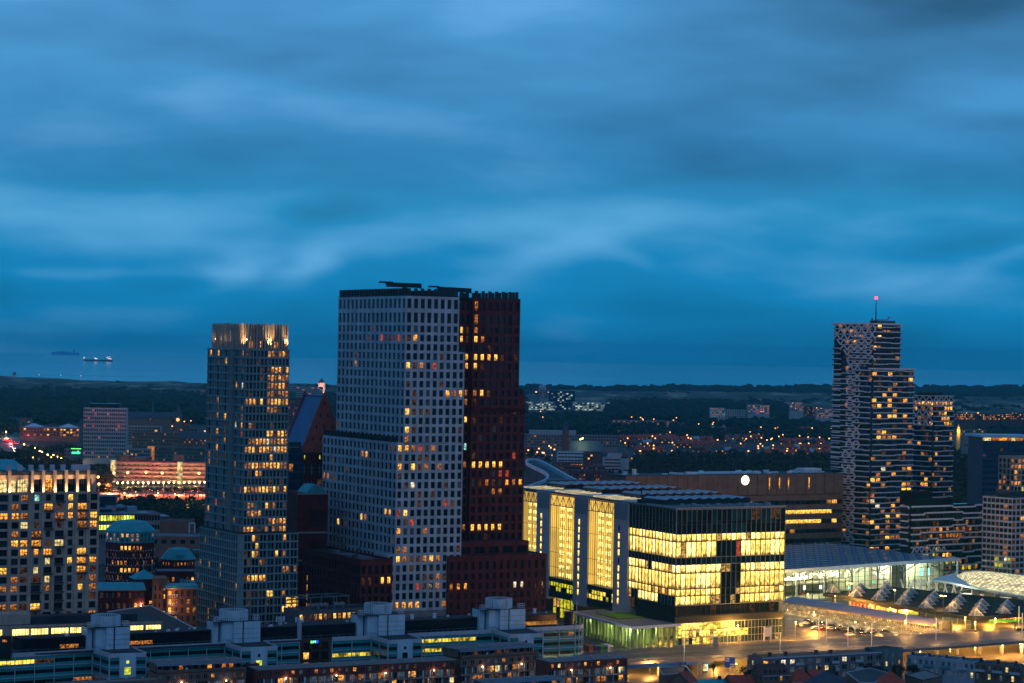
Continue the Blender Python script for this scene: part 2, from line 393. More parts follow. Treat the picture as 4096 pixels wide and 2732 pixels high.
 # the part of the sky behind the camera is set brighter and greyer, an added fill for the facades
 back = N.new('ShaderNodeMapRange'); L.new(y, back.inputs[0]); back.inputs[1].default_value = .75; back.inputs[2].default_value = -.7; back.interpolation_type = 'SMOOTHSTEP'
 mx = N.new('ShaderNodeMix'); mx.data_type = 'RGBA'; L.new(back.outputs[0], mx.inputs[0]); L.new(gl.outputs[2], mx.inputs[6]); mx.inputs[7].default_value = (.085, .205, .43, 1)
 # physical twilight sky adds a little of its own gradient
 sky = N.new('ShaderNodeTexSky'); sky.sky_type = 'NISHITA'; sky.sun_disc = False; sky.sun_elevation = R(-4); sky.sun_rotation = R(200)
 sv = N.new('ShaderNodeVectorMath'); sv.operation = 'SCALE'; L.new(sky.outputs[0], sv.inputs[0]); sv.inputs['Scale'].default_value = .015
 ad = N.new('ShaderNodeVectorMath'); ad.operation = 'ADD'; L.new(mx.outputs[2], ad.inputs[0]); L.new(sv.outputs[0], ad.inputs[1])
 L.new(ad.outputs[0], bg.inputs[0]); bg.inputs[1].default_value = 1.0
 w.cycles.sampling_method = 'AUTOMATIC'
make_world()
sl = bpy.data.lights.new('sun', 'SUN'); sl.energy = .12; sl.angle = R(25); sl.color = (.72, .82, 1)
so = bpy.data.objects.new('sun', sl); COL.objects.link(so); so.rotation_euler = (R(55), 0, R(20)); so.location = (0, -50, 300)
# ---------------------------------------------------------------- camera
cd = bpy.data.cameras.new('camera'); co = bpy.data.objects.new('camera', cd); COL.objects.link(co); sc.camera = co
cd.sensor_width = 36; cd.lens = F / 4096 * 36; cd.clip_start = 5; cd.clip_end = 120000
co.matrix_world = Matrix(((_r.x, _u.x, -_f.x, 0), (_r.y, _u.y, -_f.y, 0), (_r.z, _u.z, -_f.z, CAMZ), (0, 0, 0, 1)))
sc.view_settings.view_transform = 'Standard'; sc.view_settings.look = 'None'; sc.view_settings.exposure = 0; sc.view_settings.gamma = 1
sc.render.engine = 'CYCLES'
cy = sc.cycles; cy.use_denoising = True; cy.denoiser = 'OPENIMAGEDENOISE'; cy.sample_clamp_indirect = 1.5; cy.sample_clamp_direct = 0
cy.max_bounces = 5; cy.diffuse_bounces = 2; cy.glossy_bounces = 3; cy.transparent_max_bounces = 12; cy.volume_bounces = 0; cy.transmission_bounces = 2
cy.volume_step_rate = 5; cy.use_light_tree = True; cy.caustics_reflective = False; cy.caustics_refractive = False
# ---------------------------------------------------------------- ground, dunes, sea
def wedge(y0, y1, half0, half1, z):
 return [(-half0, y0, z), (half0, y0, z), (half1, y1, z), (-half1, y1, z)]
def ground_mat():
 m, nt, out = newmat('ground'); N = nt.nodes; L = nt.links
 b = N.new('ShaderNodeBsdfPrincipled'); L.new(b.outputs[0], out.inputs[0]); g = N.new('ShaderNodeNewGeometry')
 n = N.new('ShaderNodeTexNoise'); n.inputs['Scale'].default_value = .012; n.inputs['Detail'].default_value = 8; L.new(g.outputs['Position'], n.inputs['Vector'])
 cr = N.new('ShaderNodeValToRGB'); L.new(n.outputs[0], cr.inputs[0]); e = cr.color_ramp.elements
 e[0].position = .4; e[0].color = (.012, .016, .013, 1); e[1].position = .62; e[1].color = (.035, .028, .024, 1)
 L.new(cr.outputs[0], b.inputs['Base Color']); b.inputs['Roughness'].default_value = .9
ground_mat()
mb = MB(); mb.poly(wedge(-600, 6300, 1500, 2400, 0)); o = mb.build('ground', 'ground'); tag(o, kind='structure')
def dune_mat():
 m, nt, out = newmat('dune'); N = nt.nodes; L = nt.links
 b = N.new('ShaderNodeBsdfPrincipled'); L.new(b.outputs[0], out.inputs[0]); g = N.new('ShaderNodeNewGeometry')
 mp = N.new('ShaderNodeMapping'); mp.inputs['Scale'].default_value = (1, .35, 4); L.new(g.outputs['Position'], mp.inputs[0])
 n = N.new('ShaderNodeTexNoise'); n.inputs['Scale'].default_value = .014; n.inputs['Detail'].default_value = 7; L.new(mp.outputs[0], n.inputs['Vector'])
 cr = N.new('ShaderNodeValToRGB'); L.new(n.outputs[0], cr.inputs[0]); e = cr.color_ramp.elements
 e[0].position = .42; e[0].color = (.03, .04, .028, 1); e[1].position = .64; e[1].color = (.26, .22, .15, 1); q = e.new(.55); q.color = (.07, .07, .045, 1)
 L.new(cr.outputs[0], b.inputs['Base Color']); b.inputs['Roughness'].default_value = .95
dune_mat()
def fbm(x, y, seed=0):
 v = 0; a = 1
 for k in range(5):
  f = 2 ** k
  v += a * math.sin(x * .0043 * f + seed * 1.7 + 1.3 * math.sin(y * .0061 * f + k)) * math.cos(y * .0052 * f + seed + 1.1 * math.sin(x * .0037 * f + 2 * k)); a *= .5
 return v
mb = MB(); nx, ny = 260, 26
for j in range(ny + 1):
 Y = 5200 + (7000 - 5200) * j / ny
 prof = math.sin(math.pi * min(1, max(0, (Y - 5150) / 1850))) ** .6
 for i in range(nx + 1):
  X = -2300 + 4600 * i / nx
  h = 19 + 5.0 * fbm(X, Y) + 3 * fbm(X * 3, Y * 3, 4)
  if X < -900: h += 12 * math.exp(-((X + 1330) / 160) ** 2)
  mb.v.append((X, Y, max(-2, h * prof - (4 if j in (0, ny) else 0))))
for j in range(ny):
 for i in range(nx):
  a = j * (nx + 1) + i; mb.f.append((a, a + 1, a + nx + 2, a + nx + 1)); mb.m.append(0)
o = mb.build('dunes', 'dune'); tag(o, kind='structure')
for p in o.data.polygons: p.use_smooth = True
def sea_mat():
 m, nt, out = newmat('sea'); N = nt.nodes; L = nt.links
 b = N.new('ShaderNodeBsdfPrincipled'); L.new(b.outputs[0], out.inputs[0]); g = N.new('ShaderNodeNewGeometry')
 b.inputs['Base Color'].default_value = (.05, .34, .48, 1); b.inputs['Roughness'].default_value = .45; b.inputs['IOR'].default_value = 1.33
 mp = N.new('ShaderNodeMapping'); mp.inputs['Scale'].default_value = (.25, 1.6, 1); L.new(g.outputs['Position'], mp.inputs[0])
 n = N.new('ShaderNodeTexNoise'); n.inputs['Scale'].default_value = .004; n.inputs['Detail'].default_value = 6; L.new(mp.outputs[0], n.inputs['Vector'])
 mr = N.new('ShaderNodeMapRange'); mr.inputs[1].default_value = .35; mr.inputs[2].default_value = .65; mr.inputs[3].default_value = .05; mr.inputs[4].default_value = .16; L.new(n.outputs[0], mr.inputs[0]); L.new(mr.outputs[0], b.inputs['Roughness'])
sea_mat()
mb = MB(); mb.v.append((0, 6000, 1));
pts = [(-2600, 6400, .5), (2600, 6400, .5)] + [(22000 * math.sin(a), 22000 * math.cos(a), .5) for a in [R(24 - 48 * i / 40) for i in range(41)]]
mb = MB(); mb.poly(pts); o = mb.build('sea', 'sea'); tag(o, kind='structure')
# ---------------------------------------------------------------- haze
HAZE = 3.6e-5
def haze():
 m, nt, out = newmat('haze'); v = nt.nodes.new('ShaderNodeVolumePrincipled')
 v.inputs['Color'].default_value = (.10, .80, 1, 1); v.inputs['Density'].default_value = HAZE; v.inputs['Anisotropy'].default_value = .7
 nt.links.new(v.outputs[0], out.inputs['Volume'])
 b = MB(); b.box(-11000, 11000, -700, 23000, -6, 175); o = b.build('haze', 'haze'); tag(o, kind='stuff')
if HAZE: haze()
TH = 28.0
# ================================================================ white office tower
W0 = atY(1625, 1183, 1010); A = Fr(W0, TH)
def fringe(parent, segs, z, h=2.7, p=3.0, mat='dark_trim', base=.3, w=1.2, dep=.9):
 mb = MB()
 for (x0, y0, x1, y1) in segs:
  L = math.hypot(x1 - x0, y1 - y0); n = max(1, round(L / p)); dx, dy = (x1 - x0) / L, (y1 - y0) / L
  mb.beam((x0, y0, z + base / 2), (x1, y1, z + base / 2), .9, base)
  for i in range(n):
   u = (i + .5) * L / n
   mb.beam((x0 + dx * (u - w / 2), y0 + dy * (u - w / 2), z + h / 2 + base / 2), (x0 + dx * (u + w / 2), y0 + dy * (u + w / 2), z + h / 2 + base / 2), dep, h)
 mb.build('roof_crenels', mat, parent)
ROWP = 3.857; Z0R = 134.2
def rw(k0, k1, h=2.7): return [(Z0R - ROWP * k - h / 2, Z0R - ROWP * k + h / 2) for k in range(k0, k1 + 1)]
def white_tower():
 T = thingf('office_tower', A, 'tall pale stone office tower with square windows, two dark cranes on its roof', 'office tower')
 s8 = A.xs(0, 1838, 1189); s9 = A.xs(0, 1859, 1410); b = s8 / 8; sb = -b * .98; sc_ = 2 * sb
 tA = A.ys(0, 1354, 1187); tB = A.ys(sb, 1291, 1760); W = []
 rt = {(1, 0): 'w4', (1, 1): 'w1', (4, 0): 'w2', (4, 1): 'w4', (4, 2): 'w3', (4, 4): 'wr', (7, 1): 'w4', (7, 6): 'w1', (7, 7): 'w3', (9, 0): 'w2', (9, 1): 'w4', (9, 2): 'w4', (9, 3): 'w4', (11, 0): 'w2', (11, 1): 'w4', (12, 0): 'w3', (6, 0): 'w4'}
 def litA(off):
  def f(r, c):
   k = r + off
   return rt.get((k, c)) or pick({'-': 28, 'w4': 1.0, 'glass_teal': 8, 'blind_pane': 4})
  return f
 mb = MB()
 tall = [(Z0R + 2.2, Z0R + 2.2 + 4.6), (Z0R + 8.4, Z0R + 8.4 + 4.2)]   # two tall rows at the top
 # upper volume
 us8 = cols(s8, 8, .60); facade(mb, W, (0, 0), (s8, 0), 86, 147.9, us8, [(Z0R + 2.6, Z0R + 6.8), (Z0R + 8.6, Z0R + 12.6)] + rw(0, 12), .55, 0, lambda r, c: litA(-2)(r, c), 1)
 usl = cols(tA, 16, .56)
 def litL(r, c):
  k = r - 2; j = 15 - c
  if k == 1 and c >= 7: return pick({'w4': 3, 'wr': 1, '-': 1})
  if k == 4 and c == 4: return 'w3'
  return pick({'-': 40, 'w4': .6})
 facade(mb, W, (0, tA), (0, 0), 86, 147.9, usl, [(Z0R + 2.6, Z0R + 6.8), (Z0R + 8.6, Z0R + 12.6)] + rw(0, 12), .28, 0, litL, 0)
 boxwalls(mb, 0, s8, 0, tA, 86, 147.9, 'brt')
 # one bay lower on the right
 facade(mb, W, (s8, 0), (s9, 0), 86, 124.8, cols(s9 - s8, 1, .56), rw(3, 12), .55, 0, lambda r, c: {4: 'w1', 0: None}.get(r) or pick({'-': 9, 'w4': 1}), 1)
 boxwalls(mb, s8, s9, 0, tA * .8, 86, 124.8, 'brt')
 # middle volume
 ct = {13: {-1: 'w2', 0: 'w1', 1: 'w3', 2: 'wr', 3: 'w4', 4: 'w3'}, 14: {-1: 'w4', 2: 'w4', 3: 'w4'}, 15: {-1: 'w1', 1: 'w2', 2: 'w4', 3: 'w3', 5: 'w3'}, 16: {-1: 'w4'}, 17: {1: 'w5', 0: 'w4', 6: 'w4'},
   20: {0: 'w2', -1: 'wr'}, 21: {0: 'w4', 1: 'wr'}, 22: {-1: 'w1', 3: 'w3'}, 24: {-1: 'w3', 0: 'w3'}, 25: {-1: 'w2', 0: 'w3', 1: 'w4', 2: 'w4', 3: 'w3', 4: 'w2', 5: 'w3'}, 27: {3: 'w4', 4: 'w4', 5: 'w3', 6: 'w4', 7: 'w4', 8: 'w3'},
   28: {2: 'wr', 3: 'w4', 5: 'w3', -2: 'wr'}, 30: {-2: 'w2', -1: 'w1', 0: 'w1', 1: 'w1', 2: 'w1', 6: 'w3', 7: 'w2', 8: 'w2'}, 18: {2: 'w4', 4: 'w4'}, 19: {6: 'wr', 7: 'w4'}}
 def litM(r, c): return ct.get(r + 13, {}).get(c - 1) or pick({'-': 26, 'w4': 1.4, 'glass_teal': 6, 'blind_pane': 4})
 us = [(u0 - sb, u1 - sb) for u0, u1 in us8]; us = [(.22 * b, .78 * b)] + us + [(s8 - sb + .22 * b, s8 - sb + .78 * b)]
 facade(mb, W, (sb, 0), (s9, 0), 16.2, 86.6, us, rw(13, 30), .55, 0, litM, 1)
 usl2 = cols(tB, 19, .56)
 lt = {17: {0: 'w3', 1: 'w3', 2: 'w4', 3: 'w4'}, 14: {10: 'w3', 11: 'w1'}, 22: {4: 'w2'}, 21: {10: 'w2', 11: 'w3'}, 20: {16: 'w1', 17: 'w1'}, 23: {18: 'w4'}, 26: {16: 'w3'}, 13: {17: 'w4', 18: 'w4'}}
 facade(mb, W, (sb, tB), (sb, 0), 16.2, 86.6, usl2, rw(13, 30), .28, 0, lambda r, c: lt.get(r + 13, {}).get(c) or pick({'-': 54, 'w4': .7, 'blind_pane': 6}), 0)
 boxwalls(mb, sb, s9, 0, tB, 16.2, 86.6, 'brt')
 # lowest bay
 facade(mb, W, (sc_, 0.02), (sb, 0.02), 16.2, 39.5, cols(sb - sc_, 1, .56), rw(25, 30), .55, 0, lambda r, c: ct.get(r + 25, {}).get(-2), 1)
 boxwalls(mb, sc_, sb, .02, 14, 16.2, 39.5, 'blrt')
 mb.build('wall', 'white_stone', T)
 g = MB(); facade(g, W, (sc_ - .3, -.3), (s9 + .3, -.3), 0, 16.2, cols(s9 - sc_ + .6, 11, .4), [(9.2, 13.6), (3.2, 6.8)], .4, 0, litrand({'-': 6, 'w4': 3, 'w3': 1}), 1)
 boxwalls(g, sc_ - .3, s9 + .3, -.3, tB, 0, 16.2, 'blrt'); g.build('base_wall', 'grey_stone', T)
 fringe(T, [(0, .5, s8, .5), (.5, tA, .5, 0), (s8 - .5, 1, s8 - .5, tA), (1, tA, s8, tA)], 147.9, 3.1, 3.05)
 fringe(T, [(sb + .5, tB, sb + .5, 1)], 86.6, 2.2, 3.05); fringe(T, [(s8 + .4, .5, s9, .5), (s9 - .5, .5, s9 - .5, 20)], 124.8, 2.2, 3.05)
 # roof plant and cleaning cranes
 p = MB(); p.box(1.5, s8 - 1.5, 2, tA - 2, 147.9, 148.3); p.box(8, s8 - 8, 14, 30, 148.3, 150.4); p.build('roof_plant', 'black_panel', T)
 finish(T, W, 'dark_trim')
 return s8, s9, tA
S8, S9, TA = white_tower()
def roof_crane(pxs, Y, lab, sc1=1.0):
 """pxs: pixel positions (base, boom ends, jib pivot, jib tips)"""
 (bx, by), (e1x, e1y), (e2x, e2y), (jx, jy), (t1, t1y), (t2, t2y) = pxs
 P = lambda a, b: atY(a, b, Y)
 o = P(bx, by); T = thing('roof_crane', (o.x, o.y, o.z - 3.6 * sc1), lab, 'crane', 'window cleaning cranes on the tower roofs')
 L = lambda a, b: P(a, b) - Vector((o.x, o.y, o.z - 3.6 * sc1))
 m = MB(); m.beam(L(bx, by) - Vector((0, 0, 3.6 * sc1)), L(bx, by), 1.8, 1.8); m.build('mast', 'dark_trim', T)
 m = MB(); m.beam(L(e1x, e1y), L(e2x, e2y), 1.6, 1.9); m.box(L(e2x, e2y).x, L(e2x, e2y).x + .9, -.9, .9, L(e2x, e2y).z - 1.2, L(e2x, e2y).z + .9); m.build('boom', 'dark_trim', T)
 m = MB(); m.beam(L(e1x, e1y), L(jx, jy), .8, 1.0); m.beam(L(t1, t1y), L(t2, t2y), .55, .75); m.build('jib', 'dark_trim', T)
 m = MB(); q = L(t1, t1y); m.beam(q, q - Vector((0, 0, 1.8)), .09); m.build('cable', 'dark_trim', T)
roof_crane([(1619, 1149), (1545, 1138), (1678, 1143), (1545, 1129), (1516, 1128), (1572, 1130)], 1022, 'larger dark window cleaning crane on the pale tower roof')
roof_crane([(1857, 1172), (1752, 1155), (1878, 1162), (1750, 1148), (1713, 1146), (1758, 1147)], 1052, 'smaller dark window cleaning crane on the red tower roof')
# ================================================================ red tower
def red_tower():
 o = atY(2082, 1201, 1050); B = Fr(o, TH)
 T = thingf('office_tower', B, 'dark red brick office tower standing behind the pale stone tower', 'office tower'); W = []
 x0 = B.xs(0, 1890, 1400); xr = B.xs(2.5, 1815, 1300); x1 = B.xs(0, 2101, 1620); mb = MB(); D = 36
 us = cols(-x0, 7, .52)
 lt = {-1: {0: 'w3'}, 0: {0: 'w3'}, 1: {0: 'w2', 1: 'w3'}, 3: {0: 'w2', 1: 'w2', 2: 'w1', 3: 'w2', 4: 'w4'}, 4: {0: 'w2', 1: 'w4'}, 7: {0: 'w3', 1: 'w2', 2: 'w4'}, 8: {0: 'w4'}, 10: {0: 'w4'}, 9: {1: 'w4', 4: 'w4'}}
 rows = [(Z0R + 2.6, Z0R + 6.8), (Z0R + 8.6, Z0R + 12.6)] + rw(0, 8)
 facade(mb, W, (x0, 0), (0, 0), 99, 147.9, us, rows, .5, 0, lambda r, c: lt.get(r - 2 if r > 0 else -1, {}).get(c) or (pick({'-': 6, 'w4': 1, 'glass_dull': 6}) if r > 0 else None), 1)
 lw = {13 - 9: {}, 15 - 9: {0: 'w2', 1: 'w2', 2: 'w2', 3: 'w2', 4: 'w2'}, 17 - 9: {1: 'w4', 2: 'w3', 3: 'w4', 5: 'w1', 6: 'w3', 7: 'w1'}, 18 - 9: {3: 'w3', 4: 'w3'}, 22 - 9: {0: 'w2', 1: 'w2', 2: 'w2', 3: 'w2', 4: 'w2'}, 16 - 9: {4: 'wr', 5: 'wr'}, 14 - 9: {6: 'wr'}, 1: {0: 'w4'}, 0: {6: 'w4'}}
 facade(mb, W, (x0, 0), (x1, 0), 0, 99 + 5.6, cols(x1 - x0, 8, .52), rw(8, 33)[0:0] + [(Z0R - ROWP * (8.5 + k) - 1.27 + 1.9, Z0R - ROWP * (8.5 + k) + 1.27 + 1.9) for k in range(0, 25)], .5, 0,
   lambda r, c: lw.get(r, {}).get(c) or pick({'-': 14, 'w4': .8, 'glass_dull': 8}), 1) if False else None
 facade(mb, W, (x0, 0), (x1, 0), 0, 99, cols(x1 - x0, 8, .52), rw(9, 32), .5, 0, lambda r, c: lw.get(r, {}).get(c) or pick({'-': 14, 'w4': .8, 'glass_dull': 6, 'blind_pane': 1.5}), 1)
 boxwalls(mb, x0, 0, 0, D, 99, 147.9, 'blrt'); boxwalls(mb, x0, x1, 0, D, 0, 99, 'blrt')
 mb.box(0, x1, 0, D * .7, 99, 106.6)
 rl = {0: {1: 'w2', 2: 'w4'}, 1: {1: 'w2', 2: 'w4', 0: 'w1'}, 3: {2: 'w1'}, 4: {2: 'w1'}, 7: {2: 'w3'}, 8: {2: 'w3'}, 10: {2: 'w2'}, 13: {2: 'wc'}, 15: {2: 'w3'}, 22: {2: 'w3'}}
 xl = -34.0 + x0 * 0
 n = max(3, round((x0 - xr) / 3.3))
 facade(mb, W, (xr, 2.5), (x0, 2.5), 0, 146.8, cols(x0 - xr, 3, .5), [(Z0R + 2.6, Z0R + 6.8), (Z0R + 8.6, Z0R + 12.6)] + rw(0, 32), .5, 0, lambda r, c: rl.get(r - 2, {}).get(c) or pick({'-': 20, 'w4': 1}), 1)
 boxwalls(mb, xr, x0, 2.5, D, 0, 146.8, 'blt'); mb.build('wall', 'red_brick', T)
 fringe(T, [(x0, .5, 0, .5), (-.5, 1, -.5, D), (xr, 3.2, x0, 3.2), (xr, D, 0, D)], 147.9, 3.1, 3.1); fringe(T, [(0.3, .5, x1, .5), (x1 - .5, 1, x1 - .5, 20)], 106.6, 2.3, 3.1)
 p = MB(); p.box(xr + 6, -4, 6, D - 4, 147.9, 148.4); p.build('roof_plant', 'black_panel', T)
 finish(T, W, 'red_brick')
red_tower()
# ================================================================ red brick podiums
def podiums():
 o = hit(1442, 2247, 38.2); B = Fr(o, TH); T = thingf('office_block', B, 'dark red brick block between the pale tower and the slim grey tower', 'office block'); W = []
 tl = B.ys(0, 1170, 2180); xr = B.xs(0, 1570, 2243)
 rows = [(38.2 - 5.2, 38.2 - 1.8)] + [(38.2 - 9.4 - 3.95 * k, 38.2 - 6.6 - 3.95 * k) for k in range(8)]
 fl = {1: {0: 'w4', 1: 'w4', 3: 'w2', 4: 'w2'}}
 ll = {(1, 4): 'w2', (2, 4): 'w2', (3, 4): 'w2', (4, 4): 'w3', (5, 4): 'w3'}
 nl = 24
 block(T, B, 0, xr, 0, tl, 0, 38.2, 'red_brick', 'roof_dark', 5, nl, rows, .5, .45, .45, lambda r, c: fl.get(r, {}).get(c), lambda r, c: 'w2' if c in (5, ) and r in (2, 3, 4, 5) else None, W, 1, .9)
 finish(T, W, 'red_brick')
 m = MB(); m.box(2, 9, 8, 30, 38.3, 39.3); m.box(4, 6, 34, 40, 38.3, 40); m.build('roof_plant', 'roof_grey', T)
 m = MB(); m.beam((3, 12, 39), (6.5, 14, 43.5), .4); m.box(2, 4, 11, 13, 38.5, 39.8); m.build('davit', 'dark_trim', T)
 o = hit(1844, 2230, 38.0); B = Fr(o, TH); T = thingf('office_block', B, 'dark red brick office block at the foot of the red tower', 'office block'); W = []
 xr = B.xs(0, 2187, 2220)
 fl = {(2, 0): 'w3', (2, 1): 'w1', (2, 2): 'w1', (2, 9): 'w5', (2, 10): 'w5', (5, 10): 'w3', (4, 2): 'glass_dull', (7, 1): 'w4', (7, 2): 'w4', (7, 10): 'w3', (7, 11): 'w3', (7, 12): 'w3', (7, 13): 'w3'}
 rows = [(38 - 5.4, 38 - 1.8)] + [(38 - 9.6 - 4.1 * k, 38 - 6.9 - 4.1 * k) for k in range(8)]
 block(T, B, -6, xr, 0, 30, 0, 38.0, 'red_brick', 'roof_dark', 14, 0, rows, .42, None, .4, lambda r, c: fl.get((r, c)), None, W, 1, .6)
 # set-back top storey
 xr2 = B.xs(4, 2115, 2190)
 block(T, B, -6, xr2, 4, 26, 38.1, 43.6, 'red_brick', 'roof_dark', 6, 0, [(39.2, 42.0)], .7, None, .4, litrand({'-': 5, 'w4': 1}), None, W, 1, .5)
 finish(T, W, 'red_brick')
podiums()
# ================================================================ slim grey residential tower
def kroon():
 o = atY(985, 1400, 982); B = Fr(o, 29.0); T = thingf('residential_tower', B, 'slim grey apartment tower with uplit fins around its crown and many lit rooms', 'apartment tower'); W = []
 xr = B.xs(0, 1158, 1400); tl = B.ys(0, 845, 1400); tf = B.ys(0, 935, 1500)
 P = 3.255; z0 = 122.6
 lt = {0: range(6, 12), 2: range(6, 12), 3: range(6, 12), 4: range(6, 12), 5: range(6, 12), 6: list(range(0, 5)) + list(range(6, 12)), 7: range(6, 11), 9: (1, ), 10: range(6, 12), 11: range(1, 12), 12: range(0, 12), 13: (7, ), 14: range(0, 12), 15: (3, 4), 17: range(0, 12), 19: (1, 2, 6, 8, 11), 20: (1, 2, 3, 4), 21: range(6, 12), 22: range(0, 12)}
 dim = {4: 1, 5: 1, 9: 1, 22: 1, 3: 0, 2: 0, 7: 1}
 def fl(r, c):
  if c in lt.get(r, ()): return pick({'w3': 3, 'w4': 3, 'w1': 1.2, '-': .6} if dim.get(r) else {'w1': 5, 'w2': 1.6, 'w3': 4, 'w5': .4, 'w4': 1.6})
  if r == 19 and c < 5: return 'blind'
  return pick({'-': 12, 'w4': 1.2, 'glass_dull': 3, 'glass_teal': 3, 'blind_pane': 1})
 mb = MB(); rows = rows_of(z0, P, 23, 2.5)
 facade(mb, W, (0, 0), (xr, 0), 49.6, 124.6, cols(xr, 12, .70), rows, .45, 0, fl, 0, hb=1)
 # left side: two slightly different planes, thin close columns with every third opening wide
 def ll(r, c):
  if c % 4 == 1: return pick({'-': 5, 'w1': 1.5, 'w3': 1.5, 'w4': 2.5, 'glass_dull': 3, 'glass_teal': 3, 'wr': .4, 'w5': .2})
  return pick({'-': 14, 'w4': 1.0, 'w3': .5, 'glass_teal': 2})
 def ucols(L, m):
  us = []; p = L / m
  for i in range(m):
   a = i * p
   us += [(a + .06 * p, a + .19 * p), (a + .27 * p, a + .56 * p), (a + .64 * p, a + .76 * p), (a + .83 * p, a + .94 * p)]
  return us
 facade(mb, W, (-1.6, tl), (-1.6, tf), 49.6, 124.6, ucols(tl - tf, 3), rows, .45, 0, ll)
 facade(mb, W, (0, tf), (0, 0), 49.6, 124.6, ucols(tf, 2), rows, .45, 0, ll)
 mb.poly([(-1.6, tf, 49.6), (0, tf, 49.6), (0, tf, 124.6), (-1.6, tf, 124.6)])
 boxwalls(mb, 0, xr, 0, tl, 49.6, 124.6, 'brt'); mb.poly([(-1.6, tf, 124.6), (0, tf, 124.6), (0, tl, 124.6), (-1.6, tl, 124.6)]); mb.poly([(0, tl, 49.6), (-1.6, tl, 49.6), (-1.6, tl, 124.6), (0, tl, 124.6)])
 # slightly proud floor bands
 for k in range(24):
  z = z0 + P / 2 - P * k
  mb.box(-.25, xr + .25, -.25, 0, z - .22, z + .22); mb.box(-1.85, -1.6, tf - .2, tl, z - .22, z + .22); mb.box(-.25, -.002, 0, tf, z - .22, z + .22)
 mb.build('wall', 'kroon_frame', T)
 # crown: recessed top floor and the fins with uplights
 c = MB(); facade(c, W, (.8, .8), (xr - .8, .8), 124.6, 128.2, cols(xr - 1.6, 11, .6), [(124.9, 127.7)], .3, 0, litrand({'-': 3, 'w1': 2, 'w3': 2, 'w2': 1}))
 facade(c, W, (.8, tl - .8), (.8, .8), 124.6, 128.2, cols(tl - 1.6, 13, .55), [(124.9, 127.7)], .3, 0, litrand({'-': 5, 'w3': 1}))
 boxwalls(c, .8, xr - .8, .8, tl - .8, 124.6, 128.2, 'brt'); c.box(1.6, xr - 1.6, 1.6, tl - 1.6, 128.2, 134.4)
 c.build('crown_wall', 'kroon_frame', T)
 f = MB()
 def fins(x0, y0, x1, y1, n, skip=0):
  for i in range(n):
   u = (i + .5) / n; x = x0 + (x1 - x0) * u; y = y0 + (y1 - y0) * u
   t = .38 if i % 3 else .6; f.box(x - t / 2, x + t / 2, y - t / 2 - .2, y + t / 2 + .2, 124.6, 134.6 + (.5 if i % 2 else 0))
 fins(0.3, .3, xr - .3, .3, 15); fins(.2, tl - .2, .2, .2, 20); fins(xr - .3, 1, xr - .3, tl - .3, 14); fins(.5, tl - .3, xr - .5, tl - .3, 10); f.build('crown_fins', 'beige_stone', T)
 # uplights
 for i, (x, y, e) in enumerate([(xr * .53, .75, 950), (xr * .93, .75, 700), (1.0, 2.2, 800), (.9, 4.5, 300), (.9, tl * .42, 750), (.9, tl * .56, 800), (.9, tl * .70, 450), (.9, tl * .93, 1000), (.9, tl * .87, 600)]):
  m = MB(); m.cyl(0, 0, 0, .35, .28, n=8, mi=0); o2 = m.build('uplight', 'lamp_warm', T, (x, y, 128.25))
  l = bpy.data.lights.new('uplight_glow', 'SPOT'); l.energy = e * 20; l.color = (1, .60, .22); l.spot_size = R(48); l.spot_blend = .8; l.shadow_soft_size = .2
  lo = bpy.data.objects.new('uplight_glow', l); COL.objects.link(lo); lo.parent = T; lo.location = (x, y - .1 if y < 1 else y, 128.7); lo.rotation_euler = (R(168), 0, 0) if y < 1 else (0, R(192), 0)
  lo.location = (x, -1.3, 124.4) if y < 1 else (-1.4, y, 124.4)
  lo.rotation_euler = (R(168), 0, 0) if y < 1 else (0, R(192), 0)
 # podium, wider to both sides
 xp = B.xs(0, 1187, 2200); tp = B.ys(0, 822, 2106)
 rows2 = rows_of(47.6, P, 15, 2.55)
 pl = {(1, 3): 'w2', (0, 2): 'w1', (0, 3): 'w4', (0, 10): 'w1', (2, 0): 'w4', (2, 2): 'w2', (2, 3): 'w3', (2, 8): 'w2', (2, 10): 'w3', (3, 1): 'w4', (3, 4): 'w3', (3, 5): 'w4', (4, 10): 'w3', (4, 11): 'w3', (4, 13): 'w3', (5, 0): 'w4', (5, 1): 'w1', (5, 2): 'w2', (5, 3): 'w2', (5, 4): 'w1', (5, 5): 'w1', (7, 6): 'w2', (7, 7): 'w2', (7, 10): 'w3', (9, 10): 'w2', (9, 12): 'w1', (9, 11): 'w6', (9, 13): 'w2', (12, 2): 'w3', (12, 5): 'w3', (13, 3): 'w4'}
 pf = lambda r, c: pl.get((r, c)) or pick({'-': 12, 'w4': .7, 'glass_teal': 4, 'glass_dull': 3})
 m2 = MB(); n = 14; us = []; p = xp / 7
 for i in range(7): us += [(i * p + .1 * p, i * p + .46 * p), (i * p + .54 * p, i * p + .90 * p)]
 facade(m2, W, (0, -1.0), (xp, -1.0), 0, 49.3, us, rows2, .5, 0, pf)
 facade(m2, W, (-1.0 - 1.6, tp), (-1.0 - 1.6, -1.0), 0, 49.3, cols(tp + 1, 17, .62), rows2, .5, 0, litrand({'-': 20, 'w3': .8, 'w1': .5, 'w4': 1.4, 'glass_teal': 3}))
 m2.poly([(-2.6, -1, 0), (0, -1, 0), (0, -1, 49.3), (-2.6, -1, 49.3)]); boxwalls(m2, -2.6, xp, -1, tp, 0, 49.3, 'brt')
 for k in range(16):
  z = 47.6 + P / 2 - P * k
  m2.box(-2.85, xp + .25, -1.25, -1.0, z - .25, z + .25); m2.box(-2.85, -2.6, -1, tp, z - .25, z + .25)
 # lower left step
 t1 = tp; zt = B  # next step further back along the left side
